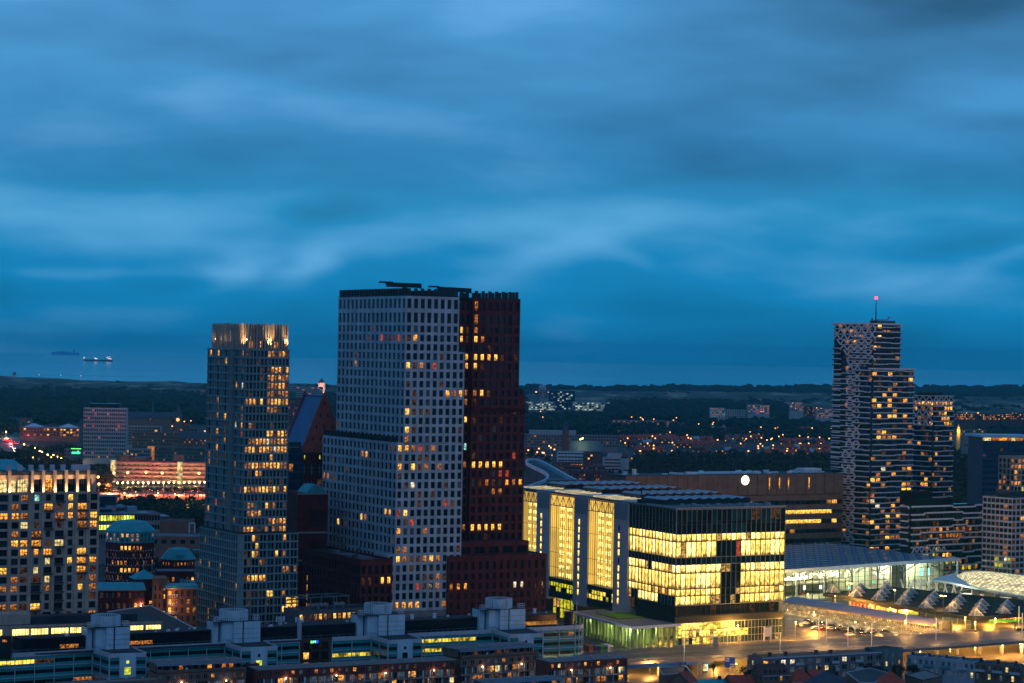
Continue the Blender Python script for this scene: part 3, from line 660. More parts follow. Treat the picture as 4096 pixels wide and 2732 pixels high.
 for (px, py, zs) in ((780, 2271, 34.0), (717, 2370, 24.8)):
  t2 = B.ys(-2.6, px, py)
  facade(m2, W, (-2.59, t2), (-2.59, t1), 0, zs, cols(t2 - t1, max(2, round((t2 - t1) / 2.4)), .62), [r for r in rows2 if r[1] < zs - .4], .5, 0, litrand({'-': 16, 'w3': .6, 'w4': 1}))
  boxwalls(m2, -2.59, xp - 5, t1 + .02, t2, 0, zs, 'brt'); m2.box(-2.59, -2.2, t1, t2, zs, zs + .8)
  for k in range(16):
   z = 47.6 + P / 2 - P * k
   if z < zs: m2.box(-2.84, -2.6, t1, t2, z - .25, z + .25)
  t1 = t2
 m2.build('podium_wall', 'kroon_frame', T)
 r = MB(); r.box(-2.5, -2.3, -.9, tp, 49.3, 50.3); r.box(-2.3, xp, -.9, -.7, 49.3, 50.3); r.box(xp - .2, xp, -.7, 8, 49.3, 50.3)
 r.build('terrace_railing', 'dark_trim', T)
 r = MB()
 random.seed(5)
 for i in range(16): x = xr + random.uniform(.3, xp - xr - .6) if i < 7 else random.uniform(0, xr); y = random.uniform(.4, 5) if x > xr else -.5; r.ball(x, y, 49.9, random.uniform(.25, .55), 6, 4)
 r.build('planting', 'ground', T)
 finish(T, W, 'kroon_frame')
kroon()
# ================================================================ the big lit office with the atria
def ministry():
 c = hit(2707, 2038, 58.8); cr_ = hit(3141, 2028, 58.8); cl = hit(2096, 1955, 58.8)
 deg = math.degrees(math.atan2(cr_.y - c.y, cr_.x - c.x)); B = Fr(c, deg)
 T = thingf('glass_office', B, 'huge brightly lit glass office with three tall golden atria and pale stone fins', 'office building')
 xr = B.loc(cr_)[0]; p = B.loc(cl); tl = math.hypot(p[0], p[1]); H = 58.8
 D2 = Fr(c, math.degrees(math.atan2(cl.y - c.y, cl.x - c.x)) - 90)       # the true left face: y runs back along it
 sk = p[0] / p[1]                                                         # sideways drift per metre back
 def LP(t, k=0.0): return (sk * t + k, t)                                 # point on the left face at depth t, k metres inside
 u = lambda px, py: D2.ys(0, px, py) * (p[1] / tl)
 T920 = u(2519.6, 2018); tb = [(u(2461, 2010), u(2358, 1997)), (u(2302, 1990), u(2205, 1976)), (u(2152, 1968), u(2080, 1953))]
 W = []; tback = p[1] + 6
 # curtain wall, right face and the left face up to the first stone fin
 tiers = [('d', [(53.6, 58.3), (52.3, 53.4), (48.3, 52.0)]), ('l', [(44.9, 48.0), (37.9, 44.5)]), ('k', [(34.9, 37.8)]), ('l', [(31.3, 34.7), (24.5, 30.9), (21.4, 24.1), (17.5, 21.1)])]
 rows = [r for _, rr in tiers for r in rr]; kind = [k for k, rr in tiers for _ in rr]
 def fl(r, cc):
  k = kind[r]
  if k != 'l': return pick({'glass_black': 4, 'glass_teal': 5, 'glass': 6}) if not (r == 0 and cc in (15, 16, 19, 20)) else 'w4'
  if r in (3, ): return pick({'office': 7, 'office_hot': 3, 'office_dim': 1.2, 'glass_black': .3})
  if r == 4: return pick({'glass': 5, 'office_dim': 2, 'wr': .2}) if 8 <= cc <= 12 else pick({'office': 7, 'office_hot': 5, 'office_dim': .2})
  if 9 <= cc <= 12: return pick({'glass': 5, 'glass_black': 4, 'office_dim': 4})
  return pick({'office': 8, 'office_hot': 4, 'office_dim': .5, 'glass_black': .1})
 def ll(r, cc):
  k = kind[r]
  if k != 'l': return pick({'glass_black': 6, 'glass': 5, 'glass_teal': 1})
  if r == 8 and cc > 2: return pick({'brown_pane': 3, 'office': 4, 'office_dim': 3})
  if r == 9: return pick({'office_hot': 4, 'office': 2}) if 2 < 13 - cc < 11 and cc not in (9, 10, 11, 12, 13) else pick({'glass_teal': 3, 'office_dim': 1})
  return pick({'office': 8, 'office_hot': 3, 'office_dim': .7, 'glass_black': .2})
 emis('brown_pane', (1, .33, .05), .35, 1, .8, .3, 1.5)
 mb = MB()
 facade(mb, W, (0, 0), (xr, 0), 17.3, H, cols(xr, 22, .90), rows, .18, 0, fl)
 facade(mb, W, LP(T920), LP(0), 17.3, H, cols(T920, 14, .88), rows, .18, 0, ll)
 mb.build('curtain_wall', 'black_panel', T)
 fin = MB()
 for i in range(23): x = xr * i / 22; fin.box(x - .07, x + .07, -.32, 0, 17.3, H)
 for i in range(15): q = LP(T920 * i / 14, 0); fin.box(q[0] - .3, q[0], q[1] - .07, q[1] + .07, 17.3, H)
 for z in (H - .1, 48.0, 37.9, 34.8, 17.3): fin.box(-.34, xr + .1, -.36, -.33, z - .12, z + .12)
 fin.build('mullions', 'frame_grey', T)
 # dark undercroft storeys of the right face
 u1 = MB(); W2 = []
 facade(u1, W2, (1.5, 1.5), (xr - 1.5, 1.5), 12.6, 17.3, cols(xr - 3, 21, .92), [(12.9, 17.0)], .15, 0, litrand({'glass_black': 7, 'w4': 1.6}))
 facade(u1, W2, LP(T920, 1.5), LP(0, 1.5), 12.6, 17.3, cols(T920, 12, .9), [(12.9, 17.0)], .15, 0, litrand({'glass_black': 4, 'w4': 2, 'gy': 1}))
 u1.box(1.6, xr - 1.6, 2.2, 30, 12.6, 17.25)
 u1.build('undercroft', 'black_panel', T)
 b = MB(); b.box(.2, xr, .2, 30, 9.8, 12.6); b.build('dark_band', 'black_panel', T)
 # ground glazing
 g = MB()
 def gl(r, cc):
  f = cc / 31
  if r == 0: return pick({'office_yellow': 4, 'office': 4, 'gy': 1}) if f < .52 else pick({'glass_dull': 4, 'glass': 5, 'gy': .4})
  if r == 1: return pick({'office_yellow': 4, 'office': 5, 'office_dim': 2}) if f < .66 else pick({'glass_dull': 5, 'glass_teal': 2})
  return pick({'office_yellow': 3, 'office_dim': 3, 'glass_teal': 1}) if f < .4 else pick({'glass_dull': 5, 'glass': 4, 'office_dim': 1})
 facade(g, W2, (.5, .5), (xr - .2, .5), 0, 9.8, cols(xr - .7, 31, .92), [(6.4, 9.5), (3.3, 6.2), (.3, 3.1)], .12, 0, gl)
 boxwalls(g, .5, xr - .2, .5, 30, 0, 9.8, 'br'); g.build('ground_glazing', 'frame_grey', T)
 # stone fins and atria on the left face
 def fin_box(t0, t1, zb):
  m = MB(); a, b_ = LP(t0, -.6), LP(t1, -.6); a2, b2 = LP(t0, 22), LP(t1, 22)
  m.prism([a, a2, b2, b_][::-1], zb, H + .6)
  # column of lit slots
  return m
 def fin_part(t0, t1, zb, lits):
  m = fin_box(t0, t1, zb); o = m.build('stone_fin', 'lavender_panel', T)
  lv = MB(); q0 = LP(t0 + (t1 - t0) * .94, -.72); q1 = LP(t0 + (t1 - t0) * .06, -.72)
  for k in range(12):
   z = H - .8 - k * .62; lv.beam((q0[0], q0[1], z), (q1[0], q1[1], z), .12, .3)
  lv.build('louvre', 'frame_grey', o)
  tm = t0 + (t1 - t0) * .62; wd = 1.1
  for k, l in enumerate(lits):
   z = 47.0 - k * 3.62; q = LP(tm, -.66)
   s = MB(); s.box(-.05, 0, -wd / 2, wd / 2, -1.35, 1.35); s.build('slot_window', 'office' if l else 'glass_dull', o, (q[0], q[1], z))
 f1 = (T920, tb[0][0]); f2 = (tb[0][1], tb[1][0]); f3 = (tb[1][1], tb[2][0])
 fin_part(f1[0], f1[1], 8.5, [0, 1, 1, 1, 0, 1, 1, 1, 1, 1]); fin_part(f2[0], f2[1], 8.5, [1] * 10); fin_part(f3[0], f3[1], 8.5, [1] * 9)
 for i, (t0, t1) in enumerate(tb):
  at = bpy.data.objects.new('atrium', None); COL.objects.link(at); at.parent = T
  m = MB(); L = t1 - t0
  a, b_ = LP(t0, 4), LP(t1, 4); m.poly([(b_[0], b_[1], 17), (a[0], a[1], 17), (a[0], a[1], 57.5), (b_[0], b_[1], 57.5)])
  a1, b1 = LP(t0, .2), LP(t1, .2)
  m.poly([(a[0], a[1], 17), (a1[0], a1[1] + .02, 17), (a1[0], a1[1] + .02, 57.5), (a[0], a[1], 57.5)]); m.poly([(b1[0], b1[1] - .02, 17), (b_[0], b_[1], 17), (b_[0], b_[1], 57.5), (b1[0], b1[1] - .02, 57.5)])
  m.build('inner_wall', 'atrium', at)  # wall emits its own glow in place of interior lamps
  wn = MB(); nb = 3
  for r in range(10):
   for cix in range(nb):
    for dx in (0, 1, 2):
     if random.random() < .08: continue
     uu = t0 + L * (.10 + .30 * cix + .07 * dx); z = 19 + r * 3.45; h = 2.3 * random.uniform(.8, 1.1)
     q = LP(uu, 3.8); q2 = LP(uu + L * .058, 3.8); wn.poly([(q2[0], q2[1], z), (q[0], q[1], z), (q[0], q[1], z + h), (q2[0], q2[1], z + h)])
  wn.build('inner_window', 'office_hot', at)
  gls = MB(); a, b_ = LP(t0, .0), LP(t1, .0); gls.poly([(b_[0], b_[1], 19), (a[0], a[1], 19), (a[0], a[1], 57.6), (b_[0], b_[1], 57.6)]); gls.build('glass_front', 'clear_glass', at)
  st = MB()
  for k in range(13):
   q = LP(t0 + L * k / 12, -.1); st.beam((q[0], q[1], 19), (q[0], q[1], 57.8), .13 if k % 3 else .26)
  for z in (57.9, 53.0, 42.5, 31.0, 24.0, 19.2): a = LP(t0, -.12); b_ = LP(t1, -.12); st.beam((a[0], a[1], z), (b_[0], b_[1], z), .2 if z > 50 else .13, .35 if z > 50 else .16)
  for k in range(8):
   qa = LP(t0 + L * k / 8, -.05); qb = LP(t0 + L * (k + 1) / 8, -.05); st.beam((qa[0], qa[1], 53 if k % 2 else 57.8), (qb[0], qb[1], 57.8 if k % 2 else 53), .2)
  st.build('truss_frame', 'frame_grey', at)
  lo = MB(); W3 = []
  for zz, hh, mt in ((17.0, 2.0, 1), (9.8, 3.0, 1)):
   a = LP(t0, -.5); b_ = LP(t1, -.5); a2 = LP(t0, 8); b2 = LP(t1, 8); lo.prism([b_, a, a2, b2], zz, zz + hh)
  lo.build('dark_beam', 'black_panel', at)
  lw = MB(); facade(lw, W3, LP(t1, .4), LP(t0, .4), 12.8, 17.0, cols(math.hypot(LP(t1)[0] - LP(t0)[0], L), 9, .88), [(12.9, 14.7), (15.0, 16.8)], .2, 0, litrand({'gy': 4, 'office_yellow': 4, 'glass_black': 1} if i == 0 else {'gy': 6, 'glass_black': 2}))
  if i > 0: facade(lw, W3, LP(t1, 2), LP(t0, 2), 0, 9.8, cols(math.hypot(LP(t1)[0] - LP(t0)[0], L), 7, .88), [(.4, 4.7), (5.1, 9.4)], .2, 0, litrand({'gy': 5, 'glass_teal': 2, 'office_dim': 1}))
  lw.build('lower_glazing', 'black_panel', at); W2 += W3
 finish(T, W, 'black_panel', 100);
 rest = MB(); keys = []
 for (x, y, z, a, w, h, key, mu, hb) in W2:
  if key not in keys: keys.append(key)
  ca, sa = math.cos(a) * w / 2, math.sin(a) * w / 2
  rest.poly([(x - ca, y - sa, z - h / 2), (x + ca, y + sa, z - h / 2), (x + ca, y + sa, z + h / 2), (x - ca, y - sa, z + h / 2)], keys.index(key))
 o = rest.build('base_window', keys, T); o['kind'] = 'stuff'
 # core, roof
 k = MB(); k.prism([(.9, .7), (xr - .1, .7), (xr - .1, 26), LP(T920, 26), LP(T920, .9)], 17.3, H - .6)
 q = LP(tback, 40); a = LP(T920, 26); k.prism([LP(tb[2][1], 16), LP(T920, 16), (xr - .1, 24), (xr - .1, tback * .8), LP(tback, 30)][::-1] if False else [LP(T920, 14.3), (xr - .1, 24), (xr - .1 + sk * tback, tback), LP(tback, 14.3)], 0, H - .6); k.build('core_wall', 'black_panel', T)
 r = MB(); r.prism([LP(-.0, -.5), (xr + .2, -.4), (xr + sk * tback, tback), LP(tback, -.6)], H - .3, H + .25, 0, 0); r.build('roof', 'roof_grey', T)
 r = MB()
 for (x0, y0, x1, y1) in ((-.3, -.4, xr + .3, -.4), ): r.box(x0, x1, y0, y0 + .5, H + .25, H + .7)
 a, b_ = LP(0, -.5), LP(tback, -.5); r.beam((a[0], a[1], H + .4), (b_[0], b_[1], H + .4), .5, .5); r.build('roof_edge', 'frame_grey', T)
 # skylights: long sawtooth strips running across the roof behind each atrium
 wall('skylight_white', (.45, .52, .60), .5, .1, .3)
 for i, t in enumerate([T920 * .42 + 3] + [(a_ + b_2) / 2 for a_, b_2 in tb]):
  s = MB(); n = 9; x0, x1 = (9, xr - 3) if i == 0 else (17, xr + 4); y0 = t + (4 if i == 0 else -7); dy = 17
  s.box(x0 + sk * t, x1 + sk * t, y0 - .4, y0, H + .2, H + 2.3, 1); s.box(x0 + sk * t - .2, x0 + sk * t, y0, y0 + dy, H + .2, H + 2.3, 1)
  for j in range(n):
   xa = x0 + sk * t + (x1 - x0) * j / n; xb = x0 + sk * t + (x1 - x0) * (j + 1) / n; xm = (xa + xb) / 2
   s.poly([(xa, y0 - .5, H + 2.4), (xm, y0 - .5, H + 3.1), (xm, y0 + dy, H + 3.1), (xa, y0 + dy, H + 2.4)], 0)
   s.poly([(xm, y0 - .5, H + 3.1), (xb, y0 - .5, H + 2.4), (xb, y0 + dy, H + 2.4), (xm, y0 + dy, H + 3.1)], 0)
   s.poly([(xa, y0 - .5, H + 2.3), (xb, y0 - .5, H + 2.3), (xm, y0 - .5, H + 3.05)], 2 if i else 1)
   for kk in range(1, 9): yy = y0 + dy * kk / 9; s.beam((xa, yy, H + 2.45), (xm, yy, H + 3.15), .15, .08, 1); s.beam((xm, yy, H + 3.15), (xb, yy, H + 2.45), .15, .08, 1)
  s.build('skylight', ['skylight_white', 'black_panel', 'w4'], T)
  if i:
   s = MB(); a = LP(tb[i - 1][0] + 1, 2); b_ = LP(tb[i - 1][1] - 1, 2); s.prism([LP(tb[i - 1][1] - 1, 1.5), LP(tb[i - 1][0] + 1, 1.5), LP(tb[i - 1][0] + 1, 15), LP(tb[i - 1][1] - 1, 15)], H + .25, H + .8)
   for kk in range(5):
    a = LP(tb[i - 1][0] + 1 + (tb[i - 1][1] - tb[i - 1][0] - 2) * kk / 4, 1.5); b_ = LP(tb[i - 1][0] + 1 + (tb[i - 1][1] - tb[i - 1][0] - 2) * kk / 4, 15); s.beam((a[0], a[1], H + .9), (b_[0], b_[1], H + .9), .3)
   s.build('atrium_rooflight', 'atrium_glow', T)
 q = MB()
 random.seed(11)
 for j in range(26):
  x = random.uniform(3, xr - 4); y = random.uniform(2.5, 7.5); w = random.uniform(.6, 1.6); q.box(x - w, x + w, y - .7, y + .7, H + .25, H + random.uniform(.8, 2.0)) if j % 3 else q.cyl(x, y, H + .25, H + 1.9, .8, n=8)
 q.build('roof_plant', 'metal', T)
 q = MB(); q.box(2.5, 5, T920 * .75, T920 * .75 + 3, H + .25, H + 2.4); q.beam((3.6, T920 * .75 + 1, H + 2), (2.6, T920 * .75, H + 7.2), .35); q.beam((1.8, T920 * .75, H + 7.2), (4.6, T920 * .75, H + 7.0), .3); q.build('davit', 'dark_trim', T)
 q = MB()
 for t in range(int(T920), int(tback), 2): pt = LP(t, .3); q.beam((pt[0], pt[1], H + .3), (pt[0], pt[1], H + 1.5), .07)
 a, b_ = LP(T920, .3), LP(tback, .3); q.beam((a[0], a[1], H + 1.5), (b_[0], b_[1], H + 1.5), .08); q.build('roof_railing', 'metal', T)
 # raking columns under the left face
 q = MB()
 for j in range(5):
  a = LP(2 + j * 7, 2.6); b_ = LP(5.4 + j * 7, 2.6); q.beam((a[0], a[1], 10), (b_[0], b_[1], 17.3), .7); b2 = LP(8.8 + j * 7, 2.6); q.beam((b_[0], b_[1], 17.3), (b2[0], b2[1], 10), .7)
 q.build('raking_column', 'concrete', T)
 return B, xr
emis('atrium_glow', (1, .82, .48), .55, 1, .2, .7, 1.3)
MIN, MXR = ministry()
# ================================================================ glass pavilion with the green roof
def pavilion():
 c = hit(2527, 2506, 9.9); r_ = hit(2712, 2494, 9.9); l_ = hit(2298, 2447, 9.9); B = Fr(c, math.degrees(math.atan2(r_.y - c.y, r_.x - c.x)))
 T = thingf('glass_pavilion', B, 'low glass pavilion lit green-yellow inside, bright green lawn on its flat roof', 'pavilion')
 xr = B.loc(r_)[0]; p = B.loc(l_); xk, tl = p;
 fl_ = MB(); fl_.prism([(.3, .3), (xr, .3), (xr, 26), (xk + 14, tl), (xk + .3, tl)], .02, .12); fl_.build('floor', 'paving', T)
 bk = MB(); bk.poly([(xk + 9, tl, 0), (9.5, 12, 0), (9.5, 12, 9.2), (xk + 9, tl, 9.2)][::-1]); bk.poly([(9.5, 12, 0), (xr, 14, 0), (xr, 14, 9.2), (9.5, 12, 9.2)]); bk.build('inner_wall', 'pav_glow', T)
 cm = MB()
 for j in range(17):
  f = j / 16; x = xk * f; y = tl * f; cm.box(x + 1.6, x + 2.3, y + .9, y + 1.5, 0, 9.2)
 for j in range(8): x = 1.5 + j * (xr - 2) / 7; cm.box(x, x + .7, 1.6, 2.2, 0, 9.2)
 cm.build('column', 'pav_col', T)
 g = MB(); g.poly([(xk, tl, .2), (0, 0, .2), (0, 0, 8.8), (xk, tl, 8.8)]); g.poly([(0, 0, .2), (xr, 0, .2), (xr, 0, 8.8), (0, 0, 8.8)]); g.build('glass_wall', 'green_glass', T)
 m = MB()
 for j in range(25): f = j / 24; m.beam((xk * f, tl * f - .05, 0), (xk * f, tl * f - .05, 8.8), .16)
 for j in range(11): m.beam((xr * j / 10, -.05, 0), (xr * j / 10, -.05, 8.8), .16)
 for z in (2.9, 5.8): m.beam((xk, tl, z), (0, 0, z), .12); m.beam((0, 0, z), (xr, 0, z), .12)
 m.build('mullions', 'frame_grey', T)
 rf = MB(); pl = [(-1.0, -.9), (xr + 1, -.9), (xr + 1, 30), (xk + 17, tl + 2), (xk - 1, tl + 2)]; rf.prism(pl, 8.8, 9.9); rf.build('roof', 'metal_white', T)
 rf = MB(); pl = [(-.3, -.2), (xr + .6, -.2), (xr + .6, 29), (xk + 16, tl + 1.3), (xk - .3, tl + 1.3)]; rf.poly([(a, b_, 9.93) for a, b_ in pl]); rf.build('roof_deck', 'roof_gravel', T)
 G = [B.hit(*q, 10.1) for q in ((2385, 2453), (2470, 2476), (2595, 2468), (2520, 2447))]
 gr = MB(); gr.prism([G[0], G[1], G[2], G[3]], 9.95, 10.25); gr.build('lawn', 'grass_roof', T)
 rl = MB()
 for a, b_ in ((G[0], G[1]), (G[1], G[2])):
  n = 16
  for j in range(n + 1): f = j / n; x = a[0] + (b_[0] - a[0]) * f; y = a[1] + (b_[1] - a[1]) * f; rl.beam((x, y, 9.9), (x, y, 11.1), .06)
  rl.beam((*a, 11.1), (*b_, 11.1), .06)
 rl.build('roof_railing', 'dark_trim', T)
 for x, y, e in ((3.5, 4, 3200), (xk * .35 + 3.5, tl * .35, 2200), (xr * .5, 3, 1500), (xk * .75 + 3, tl * .75, 900)):
  l = bpy.data.lights.new('ceiling_light', 'POINT'); l.energy = e; l.color = (1, .92, .30); l.shadow_soft_size = .5; o = bpy.data.objects.new('ceiling_light', l); COL.objects.link(o); o.parent = T; o.location = (x, y, 7.8)
 l = bpy.data.lights.new('fascia_light', 'SPOT'); l.energy = 2600; l.color = (1, .88, .5); l.spot_size = R(95); l.shadow_soft_size = .3; o = bpy.data.objects.new('fascia_light', l); COL.objects.link(o); o.parent = T; o.location = (-3.5, 2.5, 2); o.rotation_euler = (R(10), R(205), 0)
emis('pav_glow', (.80, .78, .13), .34, 1, .4, .2, 1.9, zs=.3); wall('pav_col', (.6, .62, .55), .7, .1, .3)
pavilion()
# ================================================================ brown slab with the lit clock
def post_office():
 a = hit(2505, 1905, 58); b = hit(3374, 1893, 58); B = Fr(a, math.degrees(math.atan2(b.y - a.y, b.x - a.x))); xr = B.loc(b)[0]
 T = thingf('office_slab', B, 'long brown banded office slab with a round white lit disc near its roof', 'office building')
 m = MB(); z = 58; bands = []; W = []
 n = 22
 m.box(0, xr, .9, 24, 0, 57.4)
 for j in range(n): x0 = xr * j / n + .18; x1 = xr * (j + 1) / n - .18; m.box(x0, x1, 0, .95, 46.6, 58)
 zz = 45.9; k = 0; lr = {}
 while zz > 3:
  m.box(0, xr, .1, .95, zz - 3.1, zz); bands.append((zz - 5.4, zz - 3.15)); zz -= 5.5; k += 1
 m.box(0, xr, .1, .95, 0, 1.5); m.build('wall', 'brown_panel', T)
 nw = 40
 lit = {0: [(18, 'w4'), (22, 'w3'), (37, 'w3'), (38, 'w1')], 1: [(i, 'w2') for i in range(24, 38)], 2: [(i, 'w2') for i in (29, 30, 31, 32, 33, 34, 35, 38)], 3: [(30, 'w3')], 5: [(i, 'w4') for i in range(29, 36)], 4: [(26, 'w4')]}
 for r, (v0, v1) in enumerate(bands):
  dl = dict(lit.get(r, []))
  for c in range(nw):
   key = dl.get(c) or pick({'glass': 6, 'glass_blue': 3, 'glass_dull': 1})
   W.append((xr * (c + .5) / nw, .86, (v0 + v1) / 2, 0, xr / nw * .96, v1 - v0, key, 0, 0))
 finish(T, W)
 d = MB(); dx, dz = B.xs(-.4, 2980, 1921), None; q = hit(2980, 1921, 58);
 r = ray(2980, 1921); w = B.world(dx, -.4); kk = w.y / r.y; dz = CAMZ + r.z * kk
 cyl_y(d, 0, 0, 0, 2.65, .35, 28, 0); cyl_y(d, 0, .1, 0, 3.0, .3, 28, 1); d.build('round_sign', ['disc', 'brown_panel'], T, (dx, -.4, dz))
 s = MB()
 for px in (3417 - 500 + 0, ): pass
 for px in (3078, 3118, 3154, 3236): x = B.xs(0, px, 1930); s.box(x - .3, x + .3, -.1, .0, 49.5, 56)
 s.build('slit_light', 'w1', T)
 rf = MB(); random.seed(3)
 rf.poly([(.2, .2, 58.1), (xr, .2, 58.1), (xr, 24, 58.1), (.2, 24, 58.1)]); rf.build('roof', 'roof_dark', T)
 rf = MB()
 for j in range(36):
  x = random.uniform(4, xr - 3); y = random.uniform(4, 18); w = random.uniform(.4, 1.8); rf.box(x - w, x + w, y - 1, y + 1.2, 58.1, 58.1 + random.uniform(.4, 1.6))
 rf.box(xr * .34, xr * .62, 8, 16, 58.1, 59.0); rf.box(xr * .85, xr * .93, 7, 15, 58.1, 60.6); rf.build('roof_plant', 'metal_white', T)
 rf = MB(); x = B.xs(6, 2537, 1880)
 for k in range(3): rf.cyl(x, 6, 58.2 + k * 1.2, 59.1 + k * 1.2, 1.2, n=12)
 rf.build('roof_vent', 'metal_white', T)
def cyl_y(mb, x, y, z, r, t, n, mi):
 k = len(mb.v)
 for yy in (y - t, y):
  for i in range(n):
   a = 2 * math.pi * i / n; mb.v.append((x + r * math.cos(a), yy, z + r * math.sin(a)))
 mb.f.append(tuple(range(k, k + n))); mb.m.append(mi)
 for i in range(n): j = (i + 1) % n; mb.f.append((k + i, k + n + i, k + n + j, k + j)); mb.m.append(mi)
post_office()
# ================================================================ building behind the atria: white ribbon roof
def ribbon_building():
 Z = 45; P = [hit(px, py, Z) for px, py in ((2093, 1952), (2130, 1938), (2175, 1922), (2192, 1908), (2185, 1893), (2160, 1878), (2125, 1862), (2106, 1849), (2108, 1840), (2122, 1836), (2150, 1838), (2190, 1856), (2240, 1885), (2290, 1912), (2345, 1935))]
 o = P[0]; T = thing('round_office', (o.x, o.y, 0), 'office behind the atria, its dark roof rimmed by a white curving ribbon', 'office building')
 # smooth the outline
 pts = []
 for i in range(len(P) - 1):
  p0 = P[max(0, i - 1)]; p1 = P[i]; p2 = P[i + 1]; p3 = P[min(len(P) - 1, i + 2)]
  for k in range(4):
   t = k / 4; q = .5 * ((2 * p1) + (p2 - p0) * t + (2 * p0 - 5 * p1 + 4 * p2 - p3) * t * t + (3 * p1 - p0 - 3 * p2 + p3) * t ** 3); pts.append((q.x - o.x, q.y - o.y))
 pts.append((P[-1].x - o.x, P[-1].y - o.y)); n = len(pts)
 m = MB()
 m.prism(pts[::-1] if sum((pts[(i + 1) % n][0] - pts[i][0]) * (pts[(i + 1) % n][1] + pts[i][1]) for i in range(n)) < 0 else pts, 0, Z - 1.5, 0, 1); m.build('wall', ['glass_dull', 'roof_dark'], T)
 w = MB()
 for i in range(n - 1): w.beam((*pts[i], Z - .7), (*pts[i + 1], Z - .7), 1.1, 2.2)
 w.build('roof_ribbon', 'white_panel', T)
 w = MB()
 for i in range(0, 30):
  x, y = pts[i]; w.beam((x, y, 0), (x, y, Z - 2), .9, .9)
 w.build('pilasters', 'frame_grey', T)
 c = Vector((sum(p[0] for p in pts) / n, sum(p[1] for p in pts) / n)); w = MB()
 for i in range(24, n - 1):
  a = c + (Vector(pts[i]) - c) * .72; b = c + (Vector(pts[i + 1]) - c) * .72; w.beam((a.x, a.y, Z - 1.2), (b.x, b.y, Z - 1.2), .5, .8)
 w.build('roof_track', 'metal', T)
 q = hit(2240, 1925, Z + 2) - o; w = MB(); w.box(q.x - 8, q.x + 14, q.y - 4, q.y + 10, Z - 1.4, Z + 3); w.build('roof_plant', 'roof_grey', T)
ribbon_building()
